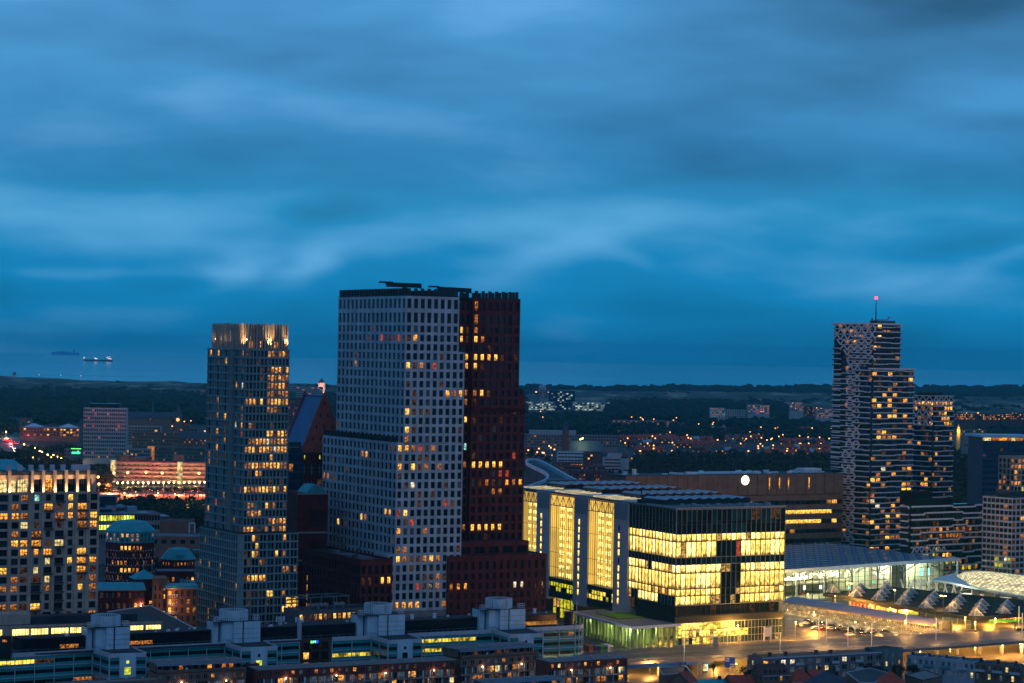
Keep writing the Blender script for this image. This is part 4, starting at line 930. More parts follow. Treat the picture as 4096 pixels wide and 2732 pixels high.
# ================================================================ station hall
def station():
 zf, zb = 15.5, 20.0
 a = hit(3060, 2290.5, zf); b = hit(3828, 2236, zf); B = Fr(a, math.degrees(math.atan2(b.y - a.y, b.x - a.x))); xr = B.loc(b)[0]
 T = thingf('station_hall', B, 'wide glass station hall with a pale fascia and a dark striped roof', 'railway station')
 pk = B.hit(3350, 2172, zb); bl = B.hit(3060, 2184, zb); x0 = 0; zk = zf + (zb - zf) * pk[1] / bl[1]
 rf = MB(); rf.poly([(x0, 0, zf), (xr, 0, zf), (pk[0], pk[1], zk), (bl[0], bl[1], zb)]); rf.poly([(x0, 0, zf - 1), (bl[0], bl[1], zf - 1), (pk[0], pk[1], zf - 1), (xr, 0, zf - 1)])
 rf.poly([(xr, 0, zf - 1), (pk[0], pk[1], zf - 1), (pk[0], pk[1], zk), (xr, 0, zf)]); rf.poly([(pk[0], pk[1], zf - 1), (bl[0], bl[1], zf - 1), (bl[0], bl[1], zb), (pk[0], pk[1], zk)])
 rf.build('roof', 'station_roof', T)
 N = 15; rb = MB(); gl = MB(); lk = MB()
 def back(f):   # point on the rear edge for a fraction along the front edge
  t = min(1, f * 1.0)
  return None
 def onroof(x, t):   # t: 0 front .. 1 back edge, moving along the direction of the left rafters
  kx = (bl[0]) / (bl[1])
  # length available until the slanted right edge
  L = bl[1]
  # intersection with edge pk-(xr,0)
  ex, ey = pk[0] - xr, pk[1]
  den = kx * ey - ex; tm = L
  if abs(den) > 1e-6:
   y_ = (xr - x) / (kx - ex / ey) if (kx - ex / ey) != 0 else L
   if y_ > 0: tm = min(L, y_)
  y = tm * t * .98; return (x + kx * y, y)
 def zr(y): return zf + (zb - zf) * y / bl[1] + .2
 for j in range(1, N):
  x = xr * j / N; p0 = onroof(x, 0.01); p1 = onroof(x, 1); rb.beam((*p0, zr(p0[1])), (*p1, zr(p1[1])), 1.5, .35)
  for k in range(12):
   pa = onroof(x + .2 * xr / N, (k + .25) / 12); pb = onroof(x + .78 * xr / N, (k + .25) / 12) if j < N - 1 else pa
   if pb != pa: gl.beam((*pa, zr(pa[1])), (*pb, zr(pb[1])), p1[1] / 30, .2)
   if j < N - 1 and random.random() < .12: lk.beam((pa[0] + 1, pa[1] + 1, zr(pa[1]) + .15), (pa[0] + 3, pa[1] + 1, zr(pa[1]) + .15), .5, .1)
 rb.build('roof_ribs', 'roof_rib', T); gl.build('roof_louvres', 'roof_louvre', T); lk.build('roof_light', 'w3', T)
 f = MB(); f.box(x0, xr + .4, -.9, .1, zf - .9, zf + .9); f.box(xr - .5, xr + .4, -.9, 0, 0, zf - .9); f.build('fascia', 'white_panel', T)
 g = MB(); g.poly([(x0, 0, 0), (xr, 0, 0), (xr, 0, zf - .9), (x0, 0, zf - .9)]); g.build('glass_front', 'clear_glass', T)
 m = MB(); n = 30
 for j in range(n + 1): m.box(xr * j / n - (.3 if j % 2 else .12), xr * j / n + (.3 if j % 2 else .12), -.25, .0, 0, zf - .9)
 for z in (2.5, 5.0, 7.5, 10, 12.4): m.box(x0, xr, -.2, -.05, z - .08, z + .08)
 m.build('mullions', 'dark_trim', T)
 # interior
 fl = MB(); fl.poly([(x0, .5, .1), (xr, .5, .1), (xr - 6, 40, .1), (x0, 40, .1)]); fl.build('floor', 'hall_floor', T)
 bk = MB(); bk.poly([(xr - 22, 24, 0), (xr - 4, 6, 0), (xr - 4, 6, 13.6), (xr - 22, 24, 13.6)]); bk.poly([(x0, 34, 0), (xr - 22, 24, 0), (xr - 22, 24, 13.6), (x0, 34, 14)]); bk.build('inner_wall', 'hall_wall', T)
 dk = MB(); dk.box(x0, xr * .55, 16, 33, 5.6, 6.4); dk.box(xr * .72, xr * .8, 10, 30, 0, 13); dk.build('gallery', 'concrete', T)
 cm = MB()
 for j in range(7):
  x = xr * (.08 + .14 * j)
  for y in (9, 26):
   cm.cyl(x, y, 0, 9.5, .5, n=8)
   for dx in (-7, 7):
    for dy in (-4, 4): cm.beam((x, y, 9.5), (x + dx, y + dy, 14.2), .55)
 cm.build('tree_column', 'metal_white', T)
 ll = MB(); random.seed(8)
 for j in range(46): x = random.uniform(xr * .30, xr * .6); y = random.uniform(20, 33); ll.box(x, x + random.uniform(.5, 1.6), y, y + .3, 9 + random.uniform(-2.5, 1.2), 9.6 + random.uniform(-.3, 1))
 ll.build('hall_lamp', 'lamp_hall', T)
 for (fx, z, w, h, mt) in ((.21, 6, 1.8, 2.2, 'sign_white'), (.29, 5.6, 1.6, 2, 'sign_white'), (.35, 5.4, 1.4, 2.2, 'w6'), (.425, 6.6, 1.2, 2.4, 'gy2'), (.435, 4.4, .8, 1.8, 'sign_cyan'), (.56, 6.4, 1.2, .8, 'lamp_green'), (.82, 9.5, 2.5, 4, 'sign_cyan'), (.86, 9.5, 1.2, 4, 'sign_cyan'), (.2, 3.2, 1.4, 1.2, 'wr')):
  s = MB(); s.box(-w / 2, w / 2, -.1, .1, -h / 2, h / 2); s.build('hall_screen', mt, T, (xr * fx, 2.0, z))
 st = MB()
 for k in range(12): st.box(xr * .66 + k * 1.3, xr * .66 + k * 1.3 + 1.3, 12, 15, 9 - k * .75, 9.4 - k * .75)
 st.build('stairs', 'metal_white', T)
 for fx, e in ((.2, 22000), (.36, 20000), (.52, 16000), (.68, 24000), (.85, 26000)):
  l = bpy.data.lights.new('hall_light', 'POINT'); l.energy = e; l.color = (1, .86, .42) if fx < .6 else (1, .95, .6); l.shadow_soft_size = 2; o = bpy.data.objects.new('hall_light', l); COL.objects.link(o); o.parent = T; o.location = (xr * fx, 14, 12.5)
 # name over the glass
 cu = bpy.data.curves.new('station_sign', 'FONT'); cu.body = 'Den Haag Centraal'; cu.size = 4.6; cu.extrude = .12; cu.align_x = 'LEFT'; cu.space_character = 1.0
 to = bpy.data.objects.new('station_sign_text', cu); COL.objects.link(to); bpy.context.view_layer.update()
 me = bpy.data.meshes.new_from_object(to); bpy.data.objects.remove(to); me.materials.clear(); me.materials.append(MATS['sign_white'])
 wd = max(v.co.x for v in me.vertices); xs0 = B.xs(-1.2, 3122, 2318); xs1 = B.xs(-1.2, 3228, 2312); k = (xs1 - xs0) / wd
 so = bpy.data.objects.new('station_sign', me); COL.objects.link(so); so.parent = T; so.scale = (k, k, k); so.rotation_euler = (R(90), 0, 0)
 w = B.world(xs0, -1.2); r = ray(3122, 2323); so.location = (xs0, -1.2, CAMZ + r.z * (w.y / r.y))
wall('station_roof', (.05, .10, .15), .5, .2, .3); wall('roof_rib', (.10, .19, .32), .5, .1, .3); wall('roof_louvre', (.42, .48, .52), .6, .2, .3); wall('hall_floor', (.30, .28, .24), .5, .2, .1); wall('hall_wall', (.35, .36, .30), .7, .3, .12)
emis('lamp_hall', (1, .8, .4), 7)
station()
# ================================================================ twin banded towers with the lattice
def banded(T, pts, z0, z1, fh, seed, out=1.5, hgt=.5, jog=.38, par=1.0, mat='slab_white', sk=None, parmat='glass_dull'):
 """thin pale floor bands that wrap the outline pts (open polyline, local) and step up and down in short ramps"""
 random.seed(seed); m = MB(); pb = MB(); n = int(round((z1 - z0) / fh)); segs = []
 for i in range(len(pts) - 1):
  a = Vector(pts[i]); b = Vector(pts[i + 1]); L = (b - a).length; d = (b - a) / L; nn = Vector((d.y, -d.x)); segs.append((a, d, nn, L))
 for k in range(n + 1):
  z = z0 + k * fh
  for si, (a, d, nn, L) in enumerate(segs):
   us = [0.0]
   while us[-1] < L - 3: us.append(us[-1] + random.uniform(7, 20))
   us[-1] = L
   if len(us) < 2: us = [0.0, L]
   lv = random.choice((0, jog))
   for j in range(len(us) - 1):
    u0, u1 = us[j], us[j + 1]; nlv = jog - lv if random.random() < .75 else lv
    o = out * (1 if lv else .7)
    def Q(u, k2): q = a + d * u + nn * k2; return q
    r = min(1.2, (u1 - u0) / 3)
    for ua, ub, za, zb in ((u0, u1 - r, z + lv, z + lv), (u1 - r, u1, z + lv, z + nlv)):
     p = Q(ua, 0 - .1); q = Q(ub, -.1); p2 = Q(ua, o); q2 = Q(ub, o)
     m.poly([(p2.x, p2.y, za - hgt), (q2.x, q2.y, zb - hgt), (q2.x, q2.y, zb), (p2.x, p2.y, za)])
     m.poly([(p2.x, p2.y, za), (q2.x, q2.y, zb), (q.x, q.y, zb), (p.x, p.y, za)])
     m.poly([(p.x, p.y, za - hgt), (q.x, q.y, zb - hgt), (q2.x, q2.y, zb - hgt), (p2.x, p2.y, za - hgt)])
     if par and lv: pb.poly([(p2.x, p2.y, za), (q2.x, q2.y, zb), (q2.x, q2.y, z), (p2.x, p2.y, z)]) if False else None
    if lv and par:
     p2 = Q(u0, o * .9); q2 = Q(u1 - r, o * .9); zz = z + lv - hgt - .75; pb.poly([(p2.x, p2.y, zz), (q2.x, q2.y, zz), (q2.x, q2.y, z + lv - hgt), (p2.x, p2.y, z + lv - hgt)])
    lv = nlv
 m.build('floor_bands', mat, T)
 if pb.f: pb.build('balcony_panels', parmat, T)
def babylon():
 o = atY(3492, 1297, 1390); B = Fr(o, 38)
 T = thingf('banded_tower', B, 'taller white banded tower with a diagonal lattice and a red-lit mast', 'apartment tower'); W = []
 tl = B.ys(0, 3338, 1296); x1 = B.xs(0, 3602, 1300); x2 = B.xs(0, 3655, 1450); H = 144.6; fh = 3.05
 zs = CAMZ - (1446 - 1391 + 27 + 2) / 9671 * 1392 * 1.0
 zstep = 118.6
 lk = {'-': 9, 'w1': 1.1, 'w3': 2.0, 'w4': 2.2, 'w5': .3, 'w2': .8, 'glass_blue': 6, 'glass_dull': 3}
 rows = [(H - fh * (k + 1) + .45, H - fh * k - .45) for k in range(46)]
 mb = MB()
 hi = lambda r, c: pick({'w1': 3, 'w3': 3, 'w4': 2, '-': 1}) if r == 1 else pick(lk)
 facade(mb, W, (0, 0), (x1, 0), zstep, H, cols(x1, 6, .84), [r for r in rows if r[0] > zstep], .3, 0, hi)
 facade(mb, W, (0, 0), (x2, 0), 0, zstep, cols(x2, 8, .84), [r for r in rows if r[1] < zstep], .3, 0, lambda r, c: pick({'w1': 3, 'w3': 3, 'w2': 1, 'w4': 3, '-': 4, 'glass_blue': 3}) if (c in (3, 6, 7) and r % 5 in (0, 1, 3)) else pick(lk))
 facade(mb, W, (0, tl), (0, 0), 0, H, cols(tl, 10, .88), rows, .3, 0, lambda r, c: pick({'w1': 1.2, 'w3': 1.5, 'w4': 2, '-': 4, 'glass_blue': 6}) if c in (3, 9) or r < 5 else pick({'-': 20, 'w4': 1, 'w3': .4, 'glass_blue': 12}))
 boxwalls(mb, 0, x1, 0, tl, zstep, H, 'brt'); boxwalls(mb, 0, x2, 0, tl, 0, zstep, 'brt'); mb.build('wall', 'black_panel', T)
 banded(T, [(0, tl * .52), (0, 0), (x1, 0), (x1, 6)], zstep + fh, H - fh, fh, 1, 1.3, .55)
 banded(T, [(0, tl), (0, tl * .78)], 60, H - 5 * fh, fh, 3, 1.5, .5); banded(T, [(0, tl), (0, tl * .42)], 12, H - 9 * fh, fh, 4, 1.2, .5)
 banded(T, [(0, tl * .45), (0, 0), (x2, 0), (x2, 8)], 14, zstep, fh, 2, 1.4, .55)
 # lattice of diagonal bars on the left face: wide at the top, narrowing to a column, widening to the base
 L = MB(); fh2 = fh; k = 0; cw = 3.6
 while k < 45:
  z1 = H - k * fh2; z0 = z1 - fh2
  u0 = 0 if k < 2 else min(2.0, .5 * (k - 2)) if k < 24 else 1.5
  u1 = 5.5 if k < 7 else max(3.5, 5.5 - .75 * (k - 6)) if k < 24 else 3.0
  c = tl / 5.5
  x = u0
  while x < u1 - .01:
   ua = tl - x * c; ub = tl - (x + .5) * c; uc = tl - (x + 1) * c
   if k % 2 == 0: L.beam((-.5, ua, z0), (-.5, ub, z1), .62, .62); L.beam((-.5, ub, z1), (-.5, uc, z0), .62, .62)
   else: L.beam((-.5, ua, z1), (-.5, ub, z0), .62, .62); L.beam((-.5, ub, z0), (-.5, uc, z1), .62, .62)
   x += 1
  L.beam((-.5, tl - u0 * c, z1), (-.5, tl - u1 * c, z1), .35, .45)
  k += 1
 L.build('lattice', 'slab_white', T)
 rf = MB(); rf.box(-1.2, x1 + 1, -1.0, .1, H - .5, H + .5); rf.box(-1.2, -.2, -1, tl + 1, H - .5, H + .5); rf.box(-1, x2 + 1, -1, 2, zstep - .3, zstep + .6); rf.box(x1 + .3, x2 + 1, 2, tl, zstep - .3, zstep + .6); rf.build('roof_edge', 'slab_white', T)
 r2 = MB(); r2.box(.2, x1 - .2, .3, tl - .3, H + .05, H + .2); r2.box(x1 * .3, x1 * .9, 2, 9, H + .2, H + 2); r2.build('roof', 'roof_grey', T)
 mx = B.xs(4, 3503, 1290); m = MB(); zt = H + 14.5; m.cyl(mx, 4, H, zt, .42, .16, 8); m.box(mx - 2.6, mx + 2.6, 3.2, 4.8, H, H + 1.6); m.box(mx - 3.6, mx - 3, 3.5, 4, H, H + 3.2)
 mo = m.build('mast', 'dark_trim', T); lm = MB(); lm.ball(0, 0, 0, .85, 8, 6); lm.build('beacon', 'lamp_red', mo, (mx, 4, zt + .5))
 m = MB(); m.beam((mx + .5, 4, H + 2.4), (mx + 9.5, 3, H + 2.6), .35, .45); m.beam((mx + 9, 3, H + 2.6), (mx + 9.6, 3, H + 4.2), .6); m.beam((mx + 9.6, 3, H + 4.2), (mx + 11.5, 3, H + 4.0), .4); m.beam((mx + 5, 3.5, H), (mx + 5, 3.5, H + 2.4), .6); m.build('roof_gantry', 'metal', T)
 finish(T, W)
 # second, lower tower
 o = atY(3733, 1585, 1450); C = Fr(o, 38); T2 = thingf('banded_tower', C, 'shorter white banded tower just behind the tall one, with a lattice under its roof', 'apartment tower'); W = []
 H2 = CAMZ - (1584 + 0 - 31 - 1391) / 9671 * 1450; tl = C.ys(0, 3655, 1583); xr = C.xs(0, 3812, 1586)
 rows = [(H2 - fh * (k + 1) + .45, H2 - fh * k - .45) for k in range(32)]; mb = MB()
 lt = {0: 0, 1: 3, 2: 3, 3: 3, 4: 3}
 ff = lambda r, c: pick({'w1': 5, 'w2': 2, 'w3': 2, '-': 1.5}) if (1 <= r <= 5 and (r < 2 or c > 3)) else pick({'-': 12, 'w1': .8, 'w3': 1.6, 'w4': 1.6, 'glass_dull': 3, 'glass_blue': 5})
 facade(mb, W, (0, 0), (xr, 0), 0, H2, cols(xr, 7, .84), rows, .3, 0, ff); facade(mb, W, (0, tl), (0, 0), 0, H2, cols(tl, 5, .86), rows, .3, 0, ff)
 boxwalls(mb, 0, xr, 0, tl, 0, H2, 'brt'); mb.build('wall', 'black_panel', T2)
 banded(T2, [(0, tl), (0, 0), (xr, 0), (xr, 8)], 30, H2 - fh * 6, fh, 9, 1.3, .5)
 L = MB()
 for k in range(6):
  z1 = H2 - k * fh * 1.0; z0 = z1 - fh; c = tl / 3
  for j in range(3):
   ya, yb, yc = tl - j * c, tl - (j + .5) * c, tl - (j + 1) * c
   if k % 2: ya, yb, yc = ya, yb, yc; L.beam((-.5, ya, z1), (-.5, yb, z0), .6); L.beam((-.5, yb, z0), (-.5, yc, z1), .6)
   else: L.beam((-.5, ya, z0), (-.5, yb, z1), .4); L.beam((-.5, yb, z1), (-.5, yc, z0), .4)
  L.beam((-.5, tl, z1), (-.5, 0, z1), .35, .45)
  if k < 2:
   for j in range(4):
    c2 = xr / 4; L.beam((j * c2, -.5, z0 if k == 0 else z1), ((j + .5) * c2, -.5, z1 if k == 0 else z0), .4); L.beam(((j + .5) * c2, -.5, z1 if k == 0 else z0), ((j + 1) * c2, -.5, z0 if k == 0 else z1), .4)
  L.beam((0, -.6, z1), (xr + .6, -.6, z1), .5, .5)
 L.build('lattice', 'slab_white', T2)
 r2 = MB(); r2.box(1, xr - 1, 1, tl - 1, H2, H2 + .3); r2.box(1, xr * .6, 2, tl - 2, H2 + .3, H2 + 2); r2.build('roof', 'dark_trim', T2); finish(T2, W)
 # low banded block in front
 a = hit(3640, 2031, 42.5); b = hit(3929, 2022, 42.5); E = Fr(a, math.degrees(math.atan2(b.y - a.y, b.x - a.x))); xr = E.loc(b)[0]
 T3 = thingf('banded_block', E, 'low dark block with wavy white floor bands at the foot of the lattice tower', 'office block'); W = []
 x0 = E.xs(0, 3395, 2140); mb = MB(); fh3 = 3.62; rows = [(42.5 - fh3 * (k + 1) + .4, 42.5 - fh3 * k - .3) for k in range(11)]
 def bl(r, c):
  f = c / 22
  if r in (3, 4): return pick({'w3': 4, 'w1': 1, 'w4': 3, '-': 2}) if .2 < f < .85 else pick({'-': 2, 'w4': 1})
  if r == 7: return pick({'w2': 3, 'gy': 2, 'w3': 2, '-': 1}) if f < .55 else '' or None
  if r > 7: return pick({'gy': 1.5, 'w3': 1.5, 'w4': 2, '-': 4})
  return pick({'-': 9, 'w4': 2, 'w3': .8, 'glass_dull': 5, 'gy': .35})
 facade(mb, W, (0, 0), (xr, 0), 0, 42.5, cols(xr, 22, .92), rows, .5, 0, bl)
 if 0: facade(mb, W, (x0, 2.5), (0, 2.5), 0, 30, cols(-x0, 18, .9), [r for r in rows if r[1] < 29.5], .5, 0, lambda r, c: pick({'-': 7, 'w3': 2, 'w1': 1, 'w4': 3, 'glass_blue': 4}) if c > 9 else pick({'-': 9, 'w4': 2, 'w3': .6}))
 boxwalls(mb, 0, xr, 0, 7, 0, 42.5, 'blrt'); mb.build('wall', 'black_panel', T3)
 banded(T3, [(0, 7), (0, 0), (xr, 0)], 42.5 - fh3 * 10, 42.5, fh3, 5, 1.3, .75, .9, 1)
 r2 = MB(); r2.box(.3, xr - 1, 1, 7, 42.6, 43.6); r2.box(E.xs(2, 3663, 2000), E.xs(2, 3812, 2000), 2, 7, 43.6, 47); r2.build('roof', 'glass_black', T3);
 r2 = MB(); r2.box(E.xs(8, 3650, 1960), E.xs(8, 3722, 1960), 8, 18, 43, 51); r2.build('penthouse', 'glass_black', T3)
 z = 42.5 - fh3 * 6.5; L = MB(); ua = E.xs(-1.3, 3648, 2185); ub = E.xs(-1.3, 3785, 2185); n = 7
 for j in range(n): c2 = (ub - ua) / n; L.beam((ua + j * c2, -1.3, z - 1.6), (ua + (j + .5) * c2, -1.3, z + 1.5), .5); L.beam((ua + (j + .5) * c2, -1.3, z + 1.5), (ua + (j + 1) * c2, -1.3, z - 1.6), .5)
 L.build('lattice', 'slab_white', T3); finish(T3, W)
babylon()
# ================================================================ blocks at the right edge
def right_blocks():
 c = hit(4050, 1992, 50); l = hit(3931, 1985, 50); B = Fr(c, 40); T = thingf('grid_office', B, 'white banded office block with big dark windows at the right edge beside the station dome', 'office block'); W = []
 tl = B.loc(l)[1] * 1.0; tl = B.ys(0, 3931, 1985); fh = 3.2; mb = MB(); xr = 22
 rows = [(50 - .9 - fh * k - 2.15, 50 - .9 - fh * k) for k in range(15)]
 lt = {(1, 5): 'w3', (3, 3): 'w4', (3, 5): 'w3', (4, 3): 'w4', (5, 3): 'w4', (8, 5): 'w3', (9, 3): 'w4', (9, 5): 'w3', (10, 3): 'gy', (11, 3): 'gy', (11, 4): 'gy', (10, 6): 'gy', (7, 3): 'w4'}
 facade(mb, W, (0, tl), (0, 0), 0, 50, cols(tl, 7, .9), rows, .5, 0, lambda r, c: lt.get((r, c)) or pick({'glass': 6, 'glass_black': 6, 'glass_teal': 1, 'w4': .4}), 2)
 facade(mb, W, (0, 0), (xr, 0), 0, 50, cols(xr, 6, .88), rows, .5, 0, litrand({'-': 6, 'w3': 1.2, 'w1': .7, 'w4': 1.5}), 1)
 boxwalls(mb, 0, xr, 0, tl, 0, 50, 'brt'); mb.build('wall', 'slab_grid', T); r = MB(); r.box(.5, xr, .5, tl - .5, 50.02, 50.3); r.box(3, 16, 4, 14, 50.3, 53); r.build('roof', 'roof_dark', T); finish(T, W)
 a = atY(3932, 1742, 1560); B = Fr(a, 12); T = thingf('dark_office', B, 'dark blue glass office with a pale overhanging roof slab at the right edge', 'office building'); W = []
 z1 = a.z; xr = 34; rows = [(z1 - 4.6 - 3.7 * k - 1.5, z1 - 4.6 - 3.7 * k) for k in range(16)]; mb = MB()
 facade(mb, W, (0, 0), (xr, 0), 0, z1 - 3.6, cols(xr, 14, .93), rows, .15, 0, lambda r, c: pick({'glass_blue': 14, 'w4': 1, 'w3': .3 if r in (6, 8, 9) else 0}))
 boxwalls(mb, 0, xr, 0, 24, 0, z1 - 3.6, 'blr'); mb.build('wall', 'navy_panel', T)
 s = MB(); W2 = []; facade(s, W2, (0, .3), (xr, .3), z1 - 3.6, z1 - 1, cols(xr, 12, .94), [(z1 - 3.3, z1 - 1.3)], .1, 0, litrand({'w6': 1, 'w3': 3, 'w1': 1})); boxwalls(s, 0, xr, .3, 24, z1 - 3.6, z1 - 1, 'blr'); s.build('top_storey', 'navy_panel', T)
 s = MB(); s.box(-2.5, xr + 2, -2.5, 25, z1 - 1, z1 + .4); s.build('roof', 'white_panel', T); finish(T, W + W2)
 a = atY(4058, 1832, 1440); B = Fr(a, 20); T = thingf('apartment_block', B, 'pale apartment block with many lit windows, cut by the right edge of the picture', 'apartment building'); W = []
 z1 = a.z; rows = [(z1 - .8 - 3.3 * k - 2.3, z1 - .8 - 3.3 * k) for k in range(9)]
 block(T, B, 0, 20, 0, 18, 0, z1, 'beige_stone', 'roof_dark', 8, 4, rows, .7, .6, .3, litrand({'-': 2, 'w1': 2, 'w3': 3, 'w4': 2, 'gy': .4}), litrand({'-': 3, 'w3': 1}), W); finish(T, W)
wall('slab_grid', (.38, .38, .42), .6, .12, .3); wall('navy_panel', (.02, .05, .09), .5, .15, .3)
right_blocks()
# ================================================================ glowing lattice vault of the light-rail stop
def vault():
 T0 = hit(3810, 2330, 8); T = thing('rail_vault', (T0.x, T0.y, 0), 'glowing white lattice vault of the light-rail stop, rising behind the bus roof', 'station canopy')
 # ridge and edges traced as rings across the vault
 ring = []
 K = [  # (front/lower edge px), (back/upper edge px), height factor
  ((3822, 2300), (3822, 2296), 0.6), ((3845, 2322), (3850, 2289), 3.5), ((3885, 2340), (3900, 2286), 5.0), ((3950, 2355), (3965, 2290), 5.6), ((4020, 2366), (4035, 2297), 5.6), ((4100, 2380), (4110, 2306), 5.6), ((4180, 2392), (4190, 2316), 5.6)]
 for f, b, h in K:
  p = hit(*f, 9); q = hit(f[0] + (b[0] - f[0]) + 16, b[1] + 14, 9)
  r = []
  for i in range(9):
   t = i / 8; w = p.lerp(q, t); r.append(Vector((w.x - T0.x, w.y - T0.y, 9 + h * math.sin(math.pi * t) * .9)))
  ring.append(r)
 S = MB(); D = MB()
 R2 = []
 for i in range(len(ring) - 1):
  for k in range(4): R2.append([ring[i][j].lerp(ring[i + 1][j], k / 4) for j in range(9)])
 R2.append(ring[-1])
 for i in range(len(R2) - 1):
  for j in range(8):
   a, b, c, d = R2[i][j], R2[i + 1][j], R2[i + 1][j + 1], R2[i][j + 1]; S.poly([a, b, c, d])
   o = Vector((0, -.05, .12)); D.beam(a + o, c + o, .16, .16); D.beam(b + o, d + o, .16, .16)
 S.build('vault_skin', 'vault_glow', T); D.build('vault_lattice', 'vault_bar', T)
 # pale concrete beak and beam along its foot
 m = MB(); e = []
 for (px, py, z) in ((3725, 2312, 9), (3785, 2322, 8.6), (3850, 2338, 8.4), (3930, 2356, 8.3), (4020, 2372, 8.3), (4110, 2388, 8.3), (4200, 2402, 8.3)):
  p = hit(px, py, z); e.append(p - T0)
 up = [hit(px, py, 9.2) - T0 for (px, py) in ((3820, 2294), (3830, 2312), (3858, 2326), (3935, 2342), (4025, 2356), (4115, 2371), (4200, 2384))]
 for i in range(6):
  a, b, c, d = e[i], e[i + 1], up[i + 1], up[i]
  m.poly([(a.x, a.y, 8.3), (b.x, b.y, 8.3), (c.x, c.y, 9.6), (d.x, d.y, 9.6)]); m.poly([(a.x, a.y, 8.3), (a.x, a.y + .8, 7.2), (b.x, b.y + .8, 7.2), (b.x, b.y, 8.3)])
 m.build('deck_beam', 'white_panel', T)
 m = MB()
 for (px, py, w) in ((3905, 2362, 2.0), (3990, 2378, 1.2), (4060, 2385, 1.2)):
  p = hit(px, py, 7.2) - T0; m.box(p.x - w, p.x + w, p.y - .2, p.y + 3, 0, 7.4)
 p = hit(3835, 2372, 0) - T0; q = hit(3918, 2348, 7) - T0; m.beam((p.x, p.y, .5), (q.x, q.y, 7.2), 2.4, .6); m.build('supports', 'concrete', T)
 m = MB()
 for px in range(3620, 3850, 17):
  p = hit(px, 2378 - (px % 3) * 2, 0) - T0; m.beam((p.x, p.y, 0), (p.x + (2.5 if px % 2 else -2), p.y + 3, 7.4), .55)
 m.build('raking_column', 'metal_white', T)
 for px, py, e_, c in ((3700, 2385, 9000, (1, .93, .65)), (3790, 2380, 9000, (1, .93, .65)), (3870, 2376, 5000, (1, .95, .7)), (4020, 2388, 1500, (.4, .6, 1))):
  p = hit(px, py, 3) - T0; l = bpy.data.lights.new('deck_light', 'POINT'); l.energy = e_; l.color = c; l.shadow_soft_size = .6; o = bpy.data.objects.new('deck_light', l); COL.objects.link(o); o.parent = T; o.location = (p.x, p.y, 6.2)
def vault_mats():
 m, nt, out = newmat('vault_glow'); N = nt.nodes; L = nt.links; e = N.new('ShaderNodeEmission'); g = N.new('ShaderNodeNewGeometry'); n = N.new('ShaderNodeTexVoronoi'); n.inputs['Scale'].default_value = .35
 L.new(g.outputs['Position'], n.inputs['Vector']); mr = N.new('ShaderNodeMapRange'); mr.inputs[1].default_value = .05; mr.inputs[2].default_value = .8; mr.inputs[3].default_value = 1.9; mr.inputs[4].default_value = .45; L.new(n.outputs['Distance'], mr.inputs[0])
 L.new(mr.outputs[0], e.inputs[1]); e.inputs[0].default_value = (1, .86, .48, 1); L.new(e.outputs[0], out.inputs[0])
 wall('vault_bar', (.55, .55, .42), .6, .1, .3)
vault_mats(); vault()
